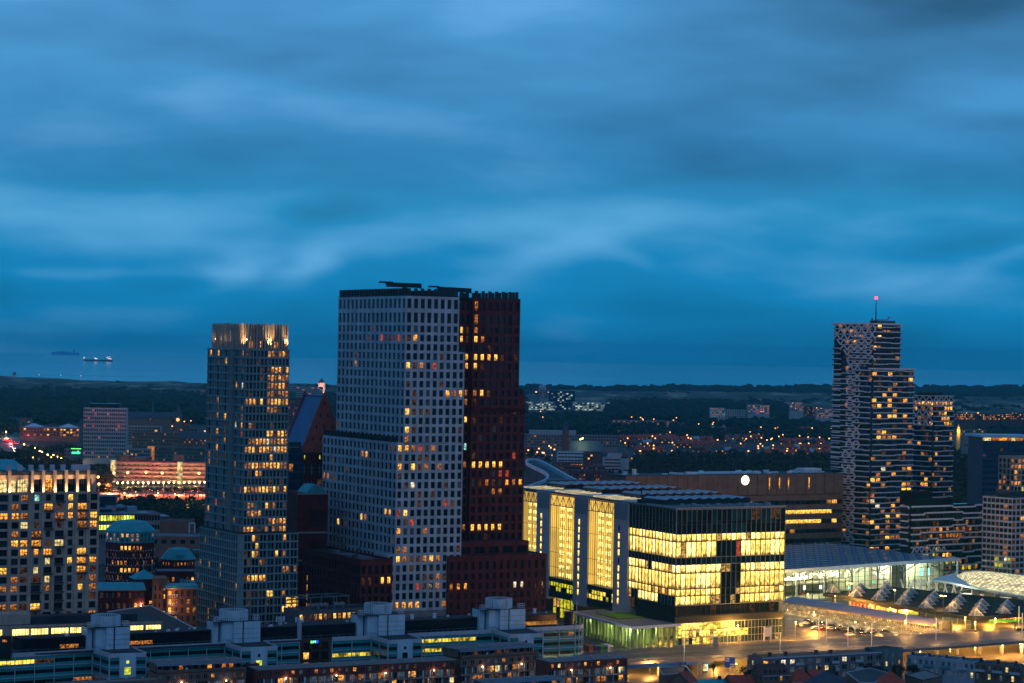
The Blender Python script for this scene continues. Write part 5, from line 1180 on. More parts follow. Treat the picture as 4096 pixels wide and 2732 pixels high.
# ================================================================ roads
def sheet(name, px, z, mat, dz=0.0, kind='structure', zs=None):
 m = MB(); m.poly([(p.x, p.y, z) for p in [hit(a, b, z) for a, b in px]]); o = m.build(name, mat); tag(o, kind=kind)
 if o.data.polygons[0].normal.z < 0: o.data.flip_normals()
 return o
sheet('plaza', ((2330, 2900), (2330, 2480), (3140, 2390), (3850, 2280), (4400, 2300), (4500, 2900)), .02, 'paving')
sheet('road', ((3820, 2590), (3560, 2560), (3700, 2500), (3880, 2430), (4300, 2400), (4400, 2540)), .06, 'asphalt')
sheet('parking_lot', ((3140, 2560), (3140, 2470), (3700, 2510), (3800, 2545), (3500, 2570)), .05, 'asphalt')
sheet('street', ((2300, 2750), (2300, 2668), (2700, 2640), (3100, 2625), (3100, 2690), (2700, 2720)), .05, 'asphalt')
def viaduct():
 Z = 6.0; o = hit(2600, 2600, Z); T = thing('viaduct', (o.x, o.y, 0), 'long raised road deck with railings and a blue girder', 'viaduct')
 back = [(2290, 2622), (2600, 2594), (2900, 2580), (3300, 2556), (3600, 2542), (3730, 2534), (3900, 2528), (4110, 2516), (4400, 2500)]
 front = [(2290, 2668), (2600, 2642), (2850, 2634), (2960, 2628), (3300, 2612), (3600, 2598), (3740, 2590), (3900, 2578), (4110, 2562), (4400, 2540)]
 P = lambda q, z=Z: hit(q[0], q[1], Z) - o
 m = MB(); pts = [P(q) for q in front] + [P(q) for q in back[::-1]]; m.prism([(p.x, p.y) for p in pts], Z - 1.1, Z); m.build('deck', 'concrete_dark', T)
 m = MB(); pts = [P((x, y - 3)) for x, y in front] + [P((x, y + 3)) for x, y in back[::-1]]; m.poly([(p.x, p.y, Z + .03) for p in pts]); m.build('carriageway', 'asphalt', T)
 m = MB(); a, b, c = P((2290, 2664)), P((2600, 2645)), P((2850, 2632)); m.beam((a.x, a.y - .3, Z - 1.6), (b.x, b.y - .3, Z - 1.6), .5, 1.3); m.beam((b.x, b.y - .3, Z - 1.6), (c.x, c.y - .3, Z - 1.6), .5, 1.3); m.build('girder', 'blue_paint', T)
 for line, off in ((back, 0), (front, 0), ([(x, (y + dict(back).get(x, y)) / 2) for x, y in front if x in dict(back) and x < 3700], 0)):
  m = MB(); q = [P(s) for s in line]
  for i in range(len(q) - 1):
   L = (q[i + 1] - q[i]).length; n = max(1, int(L / 2.6))
   for h in (.45, .8, 1.1): m.beam((q[i].x, q[i].y, Z + h), (q[i + 1].x, q[i + 1].y, Z + h), .07)
   for k in range(n): w = q[i].lerp(q[i + 1], k / n); m.beam((w.x, w.y, Z), (w.x, w.y, Z + 1.1), .08)
  m.build('railing', 'metal', T)
 m = MB()
 for line, fr_ in ((front, .34), (front, .67)):
  q = [P(s) for s in front]; bb = {x: y for x, y in back}
  xs = [f[0] for f in front]
  def by(x):
   for i in range(len(back) - 1):
    if back[i][0] <= x <= back[i + 1][0]: t = (x - back[i][0]) / (back[i + 1][0] - back[i][0]); return back[i][1] * (1 - t) + back[i + 1][1] * t
   return back[-1][1]
  pts = [P((x, y + (by(x) - y) * fr_)) for x, y in front]
  for i in range(len(pts) - 1):
   L = (pts[i + 1] - pts[i]).length; n = int(L / 7)
   for k in range(n):
    a = pts[i].lerp(pts[i + 1], k / n); b = pts[i].lerp(pts[i + 1], (k + .5) / n); d = (b - a).normalized(); s = Vector((-d.y, d.x, 0)) * .12
    m.poly([(a.x - s.x, a.y - s.y, Z + .05), (b.x - s.x, b.y - s.y, Z + .05), (b.x + s.x, b.y + s.y, Z + .05), (a.x + s.x, a.y + s.y, Z + .05)])
 m.build('lane_marking', 'line_white', T)
 for px in (2420, 2640, 2800, 3750, 3830, 3920, 4010, 4090):
  y = 2640 if px < 3000 else 2560; p = P((px, y + 2)); m = MB(); m.cyl(p.x, p.y + 1.5, 0, Z - 1.1, .9, n=10); m.build('pier', 'concrete', T)
wall('concrete_dark', (.16, .15, .15), .8, .2, .2)
viaduct()
# ================================================================ bus station roof with glass pyramids
def bus_roof():
 Z = 7.0; a = hit(3292, 2373, Z); c = hit(3898, 2471, Z); d = hit(4200, 2446, Z); b = hit(3574, 2350, Z)
 T = thing('bus_station_roof', (a.x, a.y, 0), 'flat black bus station roof carrying stacks of small glass pyramids', 'bus station')
 n = c + (b - a) * 1.0; P = [Vector((q.x - a.x, q.y - a.y)) for q in (a, c, d, hit(4200, 2412, Z), b)]
 m = MB(); m.prism([(p.x, p.y) for p in P], Z - 1.5, Z - .02); m.build('roof_slab', 'black_panel', T)
 m = MB(); m.poly([(p.x, p.y, Z + .01) for p in P]); m.build('roof_deck', 'wet_roof', T)
 m = MB()
 for i in range(len(P)): q = P[(i + 1) % 5]; m.beam((P[i].x, P[i].y, Z + .1), (q.x, q.y, Z + .1), .35, .3)
 m.build('roof_edge', 'dark_trim', T)
 m = MB()
 for px, py in ((3332, 2400), (3450, 2420), (3720, 2468), (3805, 2484), (3903, 2520), (3700, 2440), (4060, 2490), (3590, 2440)):
  p = hit(px, 2380 if px < 3400 else py, Z - 1.6); q = Vector((p.x - a.x, p.y - a.y)); m.cyl(q.x, q.y, 0, Z - 1.5, .45, n=8)
 q = hit(3903, 2474, Z - 1.5) ; m.cyl(q.x - a.x - 1, q.y - a.y + 2, 0, Z - 1.5, .6, n=8); m.build('columns', 'dark_trim', T)
 # one pyramid, then copies
 def pyr():
  e = bpy.data.objects.new('roof_pyramid', None); COL.objects.link(e)
  g = MB(); w = 2.6; h = 3.3
  cs = [(-w, -w, 0), (w, -w, 0), (w, w, 0), (-w, w, 0)]
  for i in range(4): g.poly([cs[i], cs[(i + 1) % 4], (0, 0, h)])
  go = g.build('pyramid_glass', 'pyr_glass', e); m = MB()
  for i in range(4):
   m.beam(cs[i], (0, 0, h), .17); m.beam(cs[i], cs[(i + 1) % 4], .2)
   for k in range(1, 5): s = Vector(cs[i]).lerp(Vector(cs[(i + 1) % 4]), k / 5); m.beam(s, (0, 0, h), .08)
  m.box(-w - .1, w + .1, -w - .1, w + .1, -.05, .12, 0); fo = m.build('pyramid_frame', 'metal_white', e); return e, go, fo
 e, go, fo = pyr(); first = True
 z = lambda x, y: (3100 + x / 2.3604, 1950 + y / 2.3604)
 stacks = [((550, 990), 1), ((762, 1025), 3), ((975, 1060), 4), ((1200, 1098), 4), ((1423, 1135), 4), ((1660, 1172), 4), ((1900, 1210), 4), ((2157, 1185), 3), ((2420, 1155), 2)]
 for (x, y), n in stacks:
  for k in range(n):
   f = k / 3; p = hit(*z(x + 80 * f * (1 if x < 1700 else .7), y - 98 * f * (1 if x > 700 else .7)), Z)
   if first: r = e; first = False
   else:
    r = e.copy(); COL.objects.link(r)
    for ch in (go, fo): cc = ch.copy(); COL.objects.link(cc); cc.parent = r
   r.parent = T; r.location = (p.x - a.x, p.y - a.y, Z + .05); r.rotation_euler = (0, 0, R(20))
wall('wet_roof', (.014, .012, .018), .75, .4, .15, spec=.08); glassy('pyr_glass', (.09, .13, .16), .25, .4)
bus_roof()
# ================================================================ long bicycle shelter
def bike_shelter():
 Z = 6.2; p0 = hit(3128, 2404, Z); p1 = hit(3722, 2503, Z); B = Fr(p0, math.degrees(math.atan2(p1.y - p0.y, p1.x - p0.x))); L = B.loc(p1)[0]
 T = thingf('bicycle_shelter', B, 'long two-storey bicycle shelter under a curved lilac metal roof', 'bicycle shelter'); D = 9.5
 m = MB(); n = 10
 pr = [(D * i / n, Z + 1.9 * math.sin(math.pi * (i / n) * .62)) for i in range(n + 1)]
 for i in range(n):
  m.poly([(0, pr[i][0], pr[i][1]), (L, pr[i][0], pr[i][1]), (L, pr[i + 1][0], pr[i + 1][1]), (0, pr[i + 1][0], pr[i + 1][1])]); m.poly([(0, pr[i][0], pr[i][1] - .25), (0, pr[i + 1][0], pr[i + 1][1] - .25), (L, pr[i + 1][0], pr[i + 1][1] - .25), (L, pr[i][0], pr[i][1] - .25)])
 m.box(0, L, -.15, 0, Z - .3, Z + .05); m.build('roof', 'shelter_roof', T)
 m = MB(); m.box(0, L, .4, D - .3, 2.75, 3.0); m.box(0, L, .4, D, .05, .15); m.build('floor', 'concrete', T)
 m = MB()
 for i in range(int(L / 4) + 1):
  for y in (.3, D - .6): m.beam((i * 4, y, 0), (i * 4, y, Z if y < 1 else Z + 1.5), .16)
 for z in (3.6, 4.0, .9): m.beam((0, .3, z), (L, .3, z), .06)
 m.build('posts', 'metal', T)
 # parked bicycles, too many to count
 random.seed(21); m = MB()
 for lvl in (.15, 3.0):
  for i in range(int(L / .55)):
   for y in (1.4, 3.6, 6.4):
    if random.random() < .2: continue
    x = i * .55 + random.uniform(-.1, .1); z = lvl
    for yy in (y - .5, y + .5):
     for a in range(6):
      a0, a1 = a * math.pi / 3, (a + 1) * math.pi / 3
      m.beam((x, yy + .33 * math.cos(a0), z + .35 + .33 * math.sin(a0)), (x, yy + .33 * math.cos(a1), z + .35 + .33 * math.sin(a1)), .05, .05, i % 3) if (i + int(y)) % 2 else None
    m.beam((x, y - .5, z + .35), (x + random.uniform(-.1, .1), y + .1, z + .8), .06, .06, i % 3); m.beam((x, y + .5, z + .35), (x, y + .35, z + 1.0), .06, .06, i % 3); m.beam((x - .25, y + .35, z + 1.0), (x + .25, y + .35, z + 1.0), .06, .06, i % 3)
 o = m.build('bicycles', ['metal_white', 'dark_trim', 'metal'], None); o.location = (p0.x, p0.y, 0); o.rotation_euler = (0, 0, B.a); tag(o, 'mass of parked bicycles filling both decks under the curved roof', 'bicycles', kind='stuff')
 for i in range(11):
  for z, e in ((2.5, 1500), (5.8, 900)):
   l = bpy.data.lights.new('strip_light', 'POINT'); l.energy = e; l.color = (1, .72, .32); l.shadow_soft_size = .4; o = bpy.data.objects.new('strip_light', l); COL.objects.link(o); o.parent = T; o.location = (L * (i + .5) / 11, .9 if z < 3 else 5, z)
wall('shelter_roof', (.33, .30, .36), .55, .1, .12, spec=.5)
bike_shelter()
# ================================================================ long teal glass office with white stair towers
def teal_complex():
 Z = 16.0; o = hit(40, 2615, Z); e = hit(2113, 2510.7, Z); B = Fr(o, math.degrees(math.atan2(e.y - o.y, e.x - o.x)))
 T = thingf('teal_office', B, 'long low teal glass office with white frames, running across the foot of the towers', 'office block')
 h = lambda px, py, z=Z: B.hit(px, py, z)
 wallm = MB(); fr = MB(); W = []; FH = 3.66; tops = [Z - 1.5 - FH * k for k in range(4)]
 def seg(P, Q, lit=None, bay=7.4, nb=None):
  P = Vector(P); Q = Vector(Q); L = (Q - P).length; d = (Q - P) / L; n = Vector((d.y, -d.x)); nb = nb or max(1, round(L / bay))
  rows = [(t - 2.45, t - 1.1) for t in tops]
  us = [(L * i / nb + .12, L * (i + 1) / nb - .12) for i in range(nb)]
  facade(wallm, W, P, Q, 0, Z - 1.0, us, rows, .12, 0, lit or (lambda r, c: pick({'glass_black': 20, 'glass_teal': 3, 'gy_dim': .4})), 4)
  a = lambda u, z, k=.22: (P.x + d.x * u + n.x * k, P.y + d.y * u + n.y * k, z)
  for i in range(nb + 1): fr.beam(a(L * i / nb, 0), a(L * i / nb, Z - 1.2), .24, .3)
  for t in tops[1:]: fr.beam(a(0, t + .1), a(L, t + .1), .3, .26)
  fr.beam(a(0, Z - .7, .15), a(L, Z - .7, .15), .5, 1.5)
 # sections (front line, left to right)
 y1 = [(-20, 2618), (371, 2595)], [(526, 2587), (900, 2569)], [(1054, 2562), (1197, 2555)], [(1328, 2549), (1486, 2542)], [(1629, 2534), (1971, 2518)]
 L1 = lambda pts: [h(*q) for q in pts]
 lits = {0: {(0, 0): 'office_yellow', (0, 1): 'office_yellow', (0, 2): 'w4', (2, 4): 'w3'}, 3: {(1, 0): 'gy_warm', (1, 1): 'gy_warm'}, 4: {(0, 0): 'gy_warm', (0, 1): 'gy_warm', (0, 2): 'gy_warm', (0, 3): 'gy_warm', (1, 0): 'gy_warm', (1, 1): 'gy_warm'}}
 pol = []
 for i, s in enumerate(y1):
  a, b = L1(s); a = (a[0], a[1]); b = (b[0], b[1]); seg(a, b, lambda r, c, i=i: lits.get(i, {}).get((r, c)) or pick({'glass_black': 20, 'glass_teal': 3, 'gy_dim': .3})); pol.append((a, b))
 # rounded right-hand end
 a = h(2108, 2511); seg(a, h(2300, 2501.5), lambda r, c: pick({'glass_black': 9, 'glass': 2}), 7.4)
 q = [h(2300, 2501.5), h(2326, 2502), h(2341, 2505.5)]; cx = []
 c0 = Vector(h(2300, 2501.5)); r = 6.5
 arc = [(c0.x + r * math.sin(t), c0.y + r - r * math.cos(t)) for t in [R(90 * k / 5) for k in range(6)]]
 for k in range(5): seg(arc[k], arc[k + 1], lambda r_, c: 'glass_teal' if r_ else 'glass_black', nb=1)
 endx = arc[-1][0]
 # wings with the stair block
 wings = [[(371, 2595), (439, 2615), (584, 2611), (526, 2587)], [(900, 2569), (965, 2590), (1108, 2585), (1054, 2562)], [(1486, 2542), (1553, 2561), (1687, 2555), (1629, 2534)], [(1971, 2518), (2037, 2537), (2171, 2533), (2108, 2511)]]
 roofs = MB()
 for i, w in enumerate(wings):
  p = L1(w); seg(p[0], p[1], None, nb=2)
  b, c = Vector(p[1]), Vector(p[2]); d = (c - b); s1 = b + d * .27; s2 = b + d * .72
  seg(b, s1, None, nb=1); seg(s2, c, None, nb=1)
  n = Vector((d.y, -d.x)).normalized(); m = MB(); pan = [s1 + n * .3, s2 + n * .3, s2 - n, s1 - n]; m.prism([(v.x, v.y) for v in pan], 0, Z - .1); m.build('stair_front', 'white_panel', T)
  mid = (s1 + s2) / 2 + n * .34; ang = math.atan2(d.y, d.x)
  for (z, hh, wd, kk) in ((Z - 3.1, 1.1, 1.0, i == 0), (Z - 6.2, 2.6, 2.2, i < 2), (Z - 10.2, 2.6, 2.2, i == 0)):
   x = MB(); x.poly([(-wd / 2, 0, -hh / 2), (wd / 2, 0, -hh / 2), (wd / 2, 0, hh / 2), (-wd / 2, 0, hh / 2)]); ob = x.build('stair_window', ('gy2s' if kk else 'glass'), T, (mid.x, mid.y, z)); ob.rotation_euler = (0, 0, ang)
  d2 = Vector(p[3]); m = MB(); m.poly([(c.x, c.y, 0), (d2.x, d2.y, 0), (d2.x, d2.y, Z), (c.x, c.y, Z)]); m.build('side_wall', 'white_panel', T)
  roofs.prism([p[0], p[1], p[2], p[3]], Z - .6, Z - .3)
  for a_, b_ in ((p[0], p[1]), (p[2], p[3])): fr.beam((*a_, Z - .1), (*b_, Z - .1), .5, .5); roofs.beam((*a_, Z + 1.0), (*b_, Z + 1.0), .07); [roofs.beam((*Vector(a_).lerp(Vector(b_), k / 5), Z), (*Vector(a_).lerp(Vector(b_), k / 5), Z + 1), .07) for k in range(6)]
 wallm.build('wall', 'teal_panel', T); fr.build('white_frame', 'frame_pale', T)
 # roof deck behind the parapet
 yb = 15
 def yat(x): return 0.0
 roofs.box(h(-20, 2618)[0], h(1197, 2555)[0], .5, yb, Z - .9, Z - .4); roofs.box(h(1328, 2549)[0], endx - 6, .5, yb, Z - .9, Z - .4)
 roofs.build('roof', 'roof_dark', T)
 # black glass upper storey set back
 up = MB(); W2 = []; spans = [(hx0, hx1) for hx0, hx1 in ((h(42, 2590, Z)[0], h(1197, 2556)[0]), (h(1197, 2556)[0] + 0, h(2238, 2500)[0]))]
 for x0, x1 in spans:
  L = x1 - x0; n = round(L / 2.4); us = [(L * k / n + .06, L * (k + 1) / n - .06) for k in range(n)]
  def ul(r, c, n=n, x0=x0, L=L):
   x = x0 + L * (c + .5) / n
   for a_, b_, key in ((h(222, 2590)[0], h(300, 2590)[0], 'w3'), (h(512, 2590)[0], h(655, 2590)[0], 'w3'), (h(2095, 2510)[0], h(2300, 2510)[0], 'amber_strip')):
    if a_ < x < b_: return key
   return 'glass_black'
  facade(up, W2, (x0, 5), (x1, 5), Z - .5, Z + 4.2, us, [(Z + .2, Z + 1.7)], .08, 0, ul); boxwalls(up, x0, x1, 5, 14, Z - .5, Z + 4.2, 'blr')
 up.build('upper_storey', 'glass_black', T); r2 = MB()
 for x0, x1 in spans: r2.box(x0 - .2, x1 + .2, 4.8, 14.2, Z + 4.2, Z + 4.5)
 r2.build('upper_roof', 'roof_dark', T); r3 = MB(); random.seed(44)
 for k in range(26): x = random.uniform(spans[0][0] + 2, spans[1][1] - 2); y = random.uniform(6, 13); w = random.uniform(.25, .7); r3.box(x - w, x + w, y - .4, y + .4, Z + 4.5, Z + 4.8 + random.random() * .5)
 for x in (h(1703, 2488, Z + 4.5)[0], h(1795, 2484, Z + 4.5)[0], h(2215, 2468, Z + 4.5)[0]): r3.cyl(x, 9, Z + 4.5, Z + 6.0, .75, .5, 12); r3.cyl(x, 9, Z + 6.0, Z + 6.3, .8, n=12)
 r3.build('roof_vent', 'metal_white', T)
 rl = MB(); a = h(-20, 2618)[0]
 for k in range(int((endx - a) / 2.5)): x = a + k * 2.5; rl.beam((x, .9, Z), (x, .9, Z + .9), .06)
 rl.beam((a, .9, Z + .9), (endx, .9, Z + .9), .06); rl.build('roof_railing', 'metal', T)
 finish(T, W + W2, 'frame_dark')
 # stair towers with rings on top: things of one kind, parts of this building
 tw = [((348, 514), 2514, (364, 475), 2467), ((850, 1035), 2492, (888, 997), 2447), ((1429, 1612), 2465, (1468, 1574), 2423), ((1915, 2093), 2444, (1954, 2056), 2405)]
 for i, ((xa, xb), yt, (ra, rb), yr) in enumerate(tw):
  w = wings[i]; c = Vector(h(*w[0])); cx0 = B.xs(3.5, xa, 2560); cx1 = B.xs(1.5, xb, 2560); wd = cx1 - cx0; zt = Z + 7.6
  st = bpy.data.objects.new('stair_tower', None); COL.objects.link(st); st.parent = T; st.location = (cx0, 0, 0)
  m = MB(); xm = wd * .62
  m.box(0, wd * .13, 3.6, 9, Z - .5, zt); m.box(wd * .17, wd * .40, 1.4, 9, Z - .5, zt); m.box(wd * .40, xm - .5, .2, 9, Z - .5, zt); m.box(xm + .1, wd, .2, 9, Z - .5, zt); m.build('shaft_wall', 'white_panel', st)
  m = MB(); m.box(.2, wd - .2, 4.2, 8.8, Z - .5, zt - .2); m.box(xm - .5, xm + .1, .6, 4, Z - .5, zt - .1); m.build('shaft_core', 'glass_black', st)
  m = MB()
  for z in (Z + 1.3, Z + 3.1, Z + 4.9): m.box(wd * .4, xm - .5, .12, .2, z, z + .14); m.box(xm + .1, wd, .12, .2, z, z + .14)
  m.build('panel_joint', 'frame_grey', st)
  m = MB(); m.box(0, wd, .1, 9.1, zt, zt + .25); m.build('cap', 'roof_dark', st)
  rc = (wd * .50, 4.9); rr = min(wd * .34, 5.2); m = MB()
  for k in range(40):
   a0, a1 = 2 * math.pi * k / 40, 2 * math.pi * (k + 1) / 40
   pa = (rc[0] + rr * math.cos(a0), rc[1] + rr * math.sin(a0)); pb = (rc[0] + rr * math.cos(a1), rc[1] + rr * math.sin(a1))
   m.beam((pa[0], pa[1], zt + .3), (pa[0], pa[1], zt + 4.0), .42, .08); m.beam((*pa, zt + 4.0), (*pb, zt + 4.0), .16, .2); m.beam((*pa, zt + .5), (*pb, zt + .5), .14, .14)
  m.build('screen_ring', 'white_panel', st)
  m = MB(); m.box(rc[0] - 1.6, rc[0] + 1.8, rc[1] - 1.8, rc[1] + 1.2, zt + .3, zt + 3.4); m.box(rc[0] - 1.3, rc[0] + .2, rc[1] - 2.3, rc[1] - 1.8, zt + .6, zt + 2); m.build('cooling_unit', 'metal_white', st)
  m = MB()
  for x0 in (-.2, wd - 2.0):
   for z in (zt + .3, zt + 1.1, zt + 1.9):
    m.beam((x0, 1.2, z), (x0 + 2.0, 1.2, z), .1); m.beam((x0, 3.0, z), (x0 + 2.0, 3.0, z), .1); m.beam((x0, 1.2, z), (x0, 3, z), .1); m.beam((x0 + 2, 1.2, z), (x0 + 2, 3, z), .1)
   for x in (x0, x0 + 1, x0 + 2): m.beam((x, 1.2, zt), (x, 1.2, zt + 1.9), .1); m.beam((x, 3, zt), (x, 3, zt + 1.9), .1)
  m.build('roof_cage', 'metal_white', st)
 # lattice radio masts on the roof
 for i, (px, py0, py1, lab) in enumerate(((1197, 2496, 2570, 'white lattice radio mast on the teal office roof, before the slim tower'), (1147, 2478, 2510, 'small cluster of white antennas on the black roof'))):
  x = B.xs(3, px, 2540); zt_ = Z + 9 if i == 0 else Z + 8
  o2 = B.world(x, 3 if i == 0 else 9, 0); M_ = thing('radio_mast', (o2.x, o2.y, Z - .5 if i == 0 else Z + 4.4), lab, 'mast', deg=math.degrees(B.a)); m = MB(); Hh = 8.5 if i == 0 else 3.4
  for dx in (-.5, .5):
   for dy in (-.5, .5): m.beam((dx, dy, 0), (dx, dy, Hh), .16)
  for k in range(int(Hh / .8)): z = k * .8; m.beam((-.5, -.5, z), (.5, -.5, z + .8), .1); m.beam((.5, -.5, z), (-.5, -.5, z), .1); m.beam((-.5, .5, z), (-.5, -.5, z + .8), .1)
  m.build('lattice', 'metal_white', M_); m = MB()
  for s in (-1, 1): m.box(s * 1.5 - .25, s * 1.5 + .25, -.15, .15, Hh - 2, Hh); m.beam((0, 0, Hh - 1), (s * 1.5, 0, Hh - 1), .12)
  m.build('antenna', 'metal_white', M_)
 # flag poles
 for px, py0, lab in ((18, 2496, 'thin white pole on the teal office roof at the left edge'), (2306, 2402, 'tall thin white pole at the rounded end of the teal office'), (2285, 2395, 'thin pole beside the black cylinder on the office roof')):
  q = hit(px, 2560 if px < 100 else 2490, Z); P = thing('roof_pole', (q.x, q.y + (0 if px != 2285 else 8), Z), lab, 'pole'); m = MB(); m.cyl(0, 0, 0, (9 if px < 2290 or px > 2290 else 9), .12, .08, 8); m.build('pole', 'metal_white', P)
 q = hit(2276, 2440, 22); C = thing('vent_cylinder', (q.x, q.y, 15), 'black slatted cylinder housing on the office roof beside the glass pavilion', 'roof plant'); m = MB(); m.cyl(0, 0, 0, 5, 2.0, n=20)
 for k in range(5): m.cyl(0, 0, 5.1 + k * .3, 5.25 + k * .3, 2.1, n=20)
 m.build('housing', 'black_panel', C)
 q = hit(25, 2555, 22); C = thing('roof_box', (q.x, q.y, 15), 'black glazed lift housing on the office roof at the left edge', 'roof plant'); m = MB(); m.box(-1.9, 1.9, -1.5, 1.5, 0, 8.0); m.build('housing', 'black_panel', C); m = MB(); m.box(-1, .6, -1.56, -1.5, 5.8, 6.8); m.build('window', 'w3', C)
 return B
emis('gy_dim', (.8, .6, .15), .06, 1, .5, .2, 2); emis('gy_warm', (1, .72, .06), .75, 1, .45, .15, 1.7); emis('gy2s', (.85, .95, .08), .8, 1, .8, .5, 1.3); emis('amber_strip', (1, .40, .05), .5, 1, .3, .3, 1.5)
wall('frame_pale', (.44, .47, .54), .55, .08, .4)
TEAL = teal_complex()
# ================================================================ broadcaster building in the gap: sign, atrium, lit rooms
def gap_building():
 a = hit(1205, 2566, 12); b = hit(1310, 2560, 12); B = Fr((a.x, a.y + 3), math.degrees(TEAL.a)); L = 14
 T = thingf('office_block', B, 'dark office front in the gap of the teal building, behind the lit sign', 'office block'); W = []
 block(T, B, -4, 12, 0, 10, 0, 13, 'brown_brick', 'roof_dark', 4, 0, [(8.4, 11.0), (4.6, 7.2), (.8, 3.4)], .6, None, .3, lambda r, c: {(1, 0): 'w2', (1, 1): 'w2', (0, 0): 'w4', (2, 0): 'w1', (2, 1): 'w3'}.get((r, c)), None, W, 2, .8)
 finish(T, W, 'frame_grey')
 # the sign: letters made as meshes
 def text(body, size, mat, x, z, y=-.9, sx=1.0):
  cu = bpy.data.curves.new('sign_text', 'FONT'); cu.body = body; cu.size = size; cu.extrude = .08; to = bpy.data.objects.new('sign_text', cu); COL.objects.link(to); bpy.context.view_layer.update()
  me = bpy.data.meshes.new_from_object(to); bpy.data.objects.remove(to); me.materials.clear(); me.materials.append(MATS[mat]); o = bpy.data.objects.new('sign_letter', me); COL.objects.link(o); o.parent = S; o.location = (x, y, z); o.rotation_euler = (R(90), 0, 0); o.scale = (sx, 1, 1); o.data = o.data
 q = hit(1238, 2573, 12.6); S = thing('lit_sign', (q.x, q.y, q.z), 'small lit sign turning from green to blue letters', 'sign', deg=math.degrees(TEAL.a))
 m = MB(); m.box(-.1, 3.4, -.7, -.5, -.1, 1.3); m.build('sign_frame', 'dark_trim', S)
 text('B', 1.35, 'sign_green', 0, .1); text('I', 1.35, 'sign_green', .85, .1); text('M', 1.35, 'sign_cyan', 1.15, .1); text('D', 1.35, 'sign_blue', 2.3, .1)
gap_building()
# ================================================================ apartment rows along the bottom
def rooflights(T, x0, x1, y, z, n):
 m = MB()
 for i in range(n): x = x0 + (x1 - x0) * (i + .5) / n; m.cyl(x, y, z, z + .45, .55, n=10); m.cyl(x, y, z + .45, z + .7, .7, .35, 10)
 m.build('roof_cowl', 'metal', T)
def satellite_dish(T, x, y, z, r=.45):
 m = MB(); k = len(m.v); n = 12
 for i in range(n): a = 2 * math.pi * i / n; m.v.append((x + r * math.cos(a), y - .12, z + r * math.sin(a)))
 m.v.append((x, y + .1, z));
 for i in range(n): m.f.append((k + i, k + (i + 1) % n, k + n)); m.m.append(0)
 m.beam((x, y + .1, z), (x, y + .5, z - .4), .07); m.build('satellite_dish', 'white_panel', T)
def wall_lamp(x, y, z, T, e=90):
 m = MB(); m.ball(0, 0, 0, .2, 8, 6); o = m.build('wall_lamp', 'lamp_warm', T, (x, y, z)); l = bpy.data.lights.new('lamp_light', 'POINT'); l.energy = e; l.color = (1, .6, .25); l.shadow_soft_size = .15; lo = bpy.data.objects.new('lamp_light', l); COL.objects.link(lo); lo.parent = T; lo.location = (x, y - .35, z)
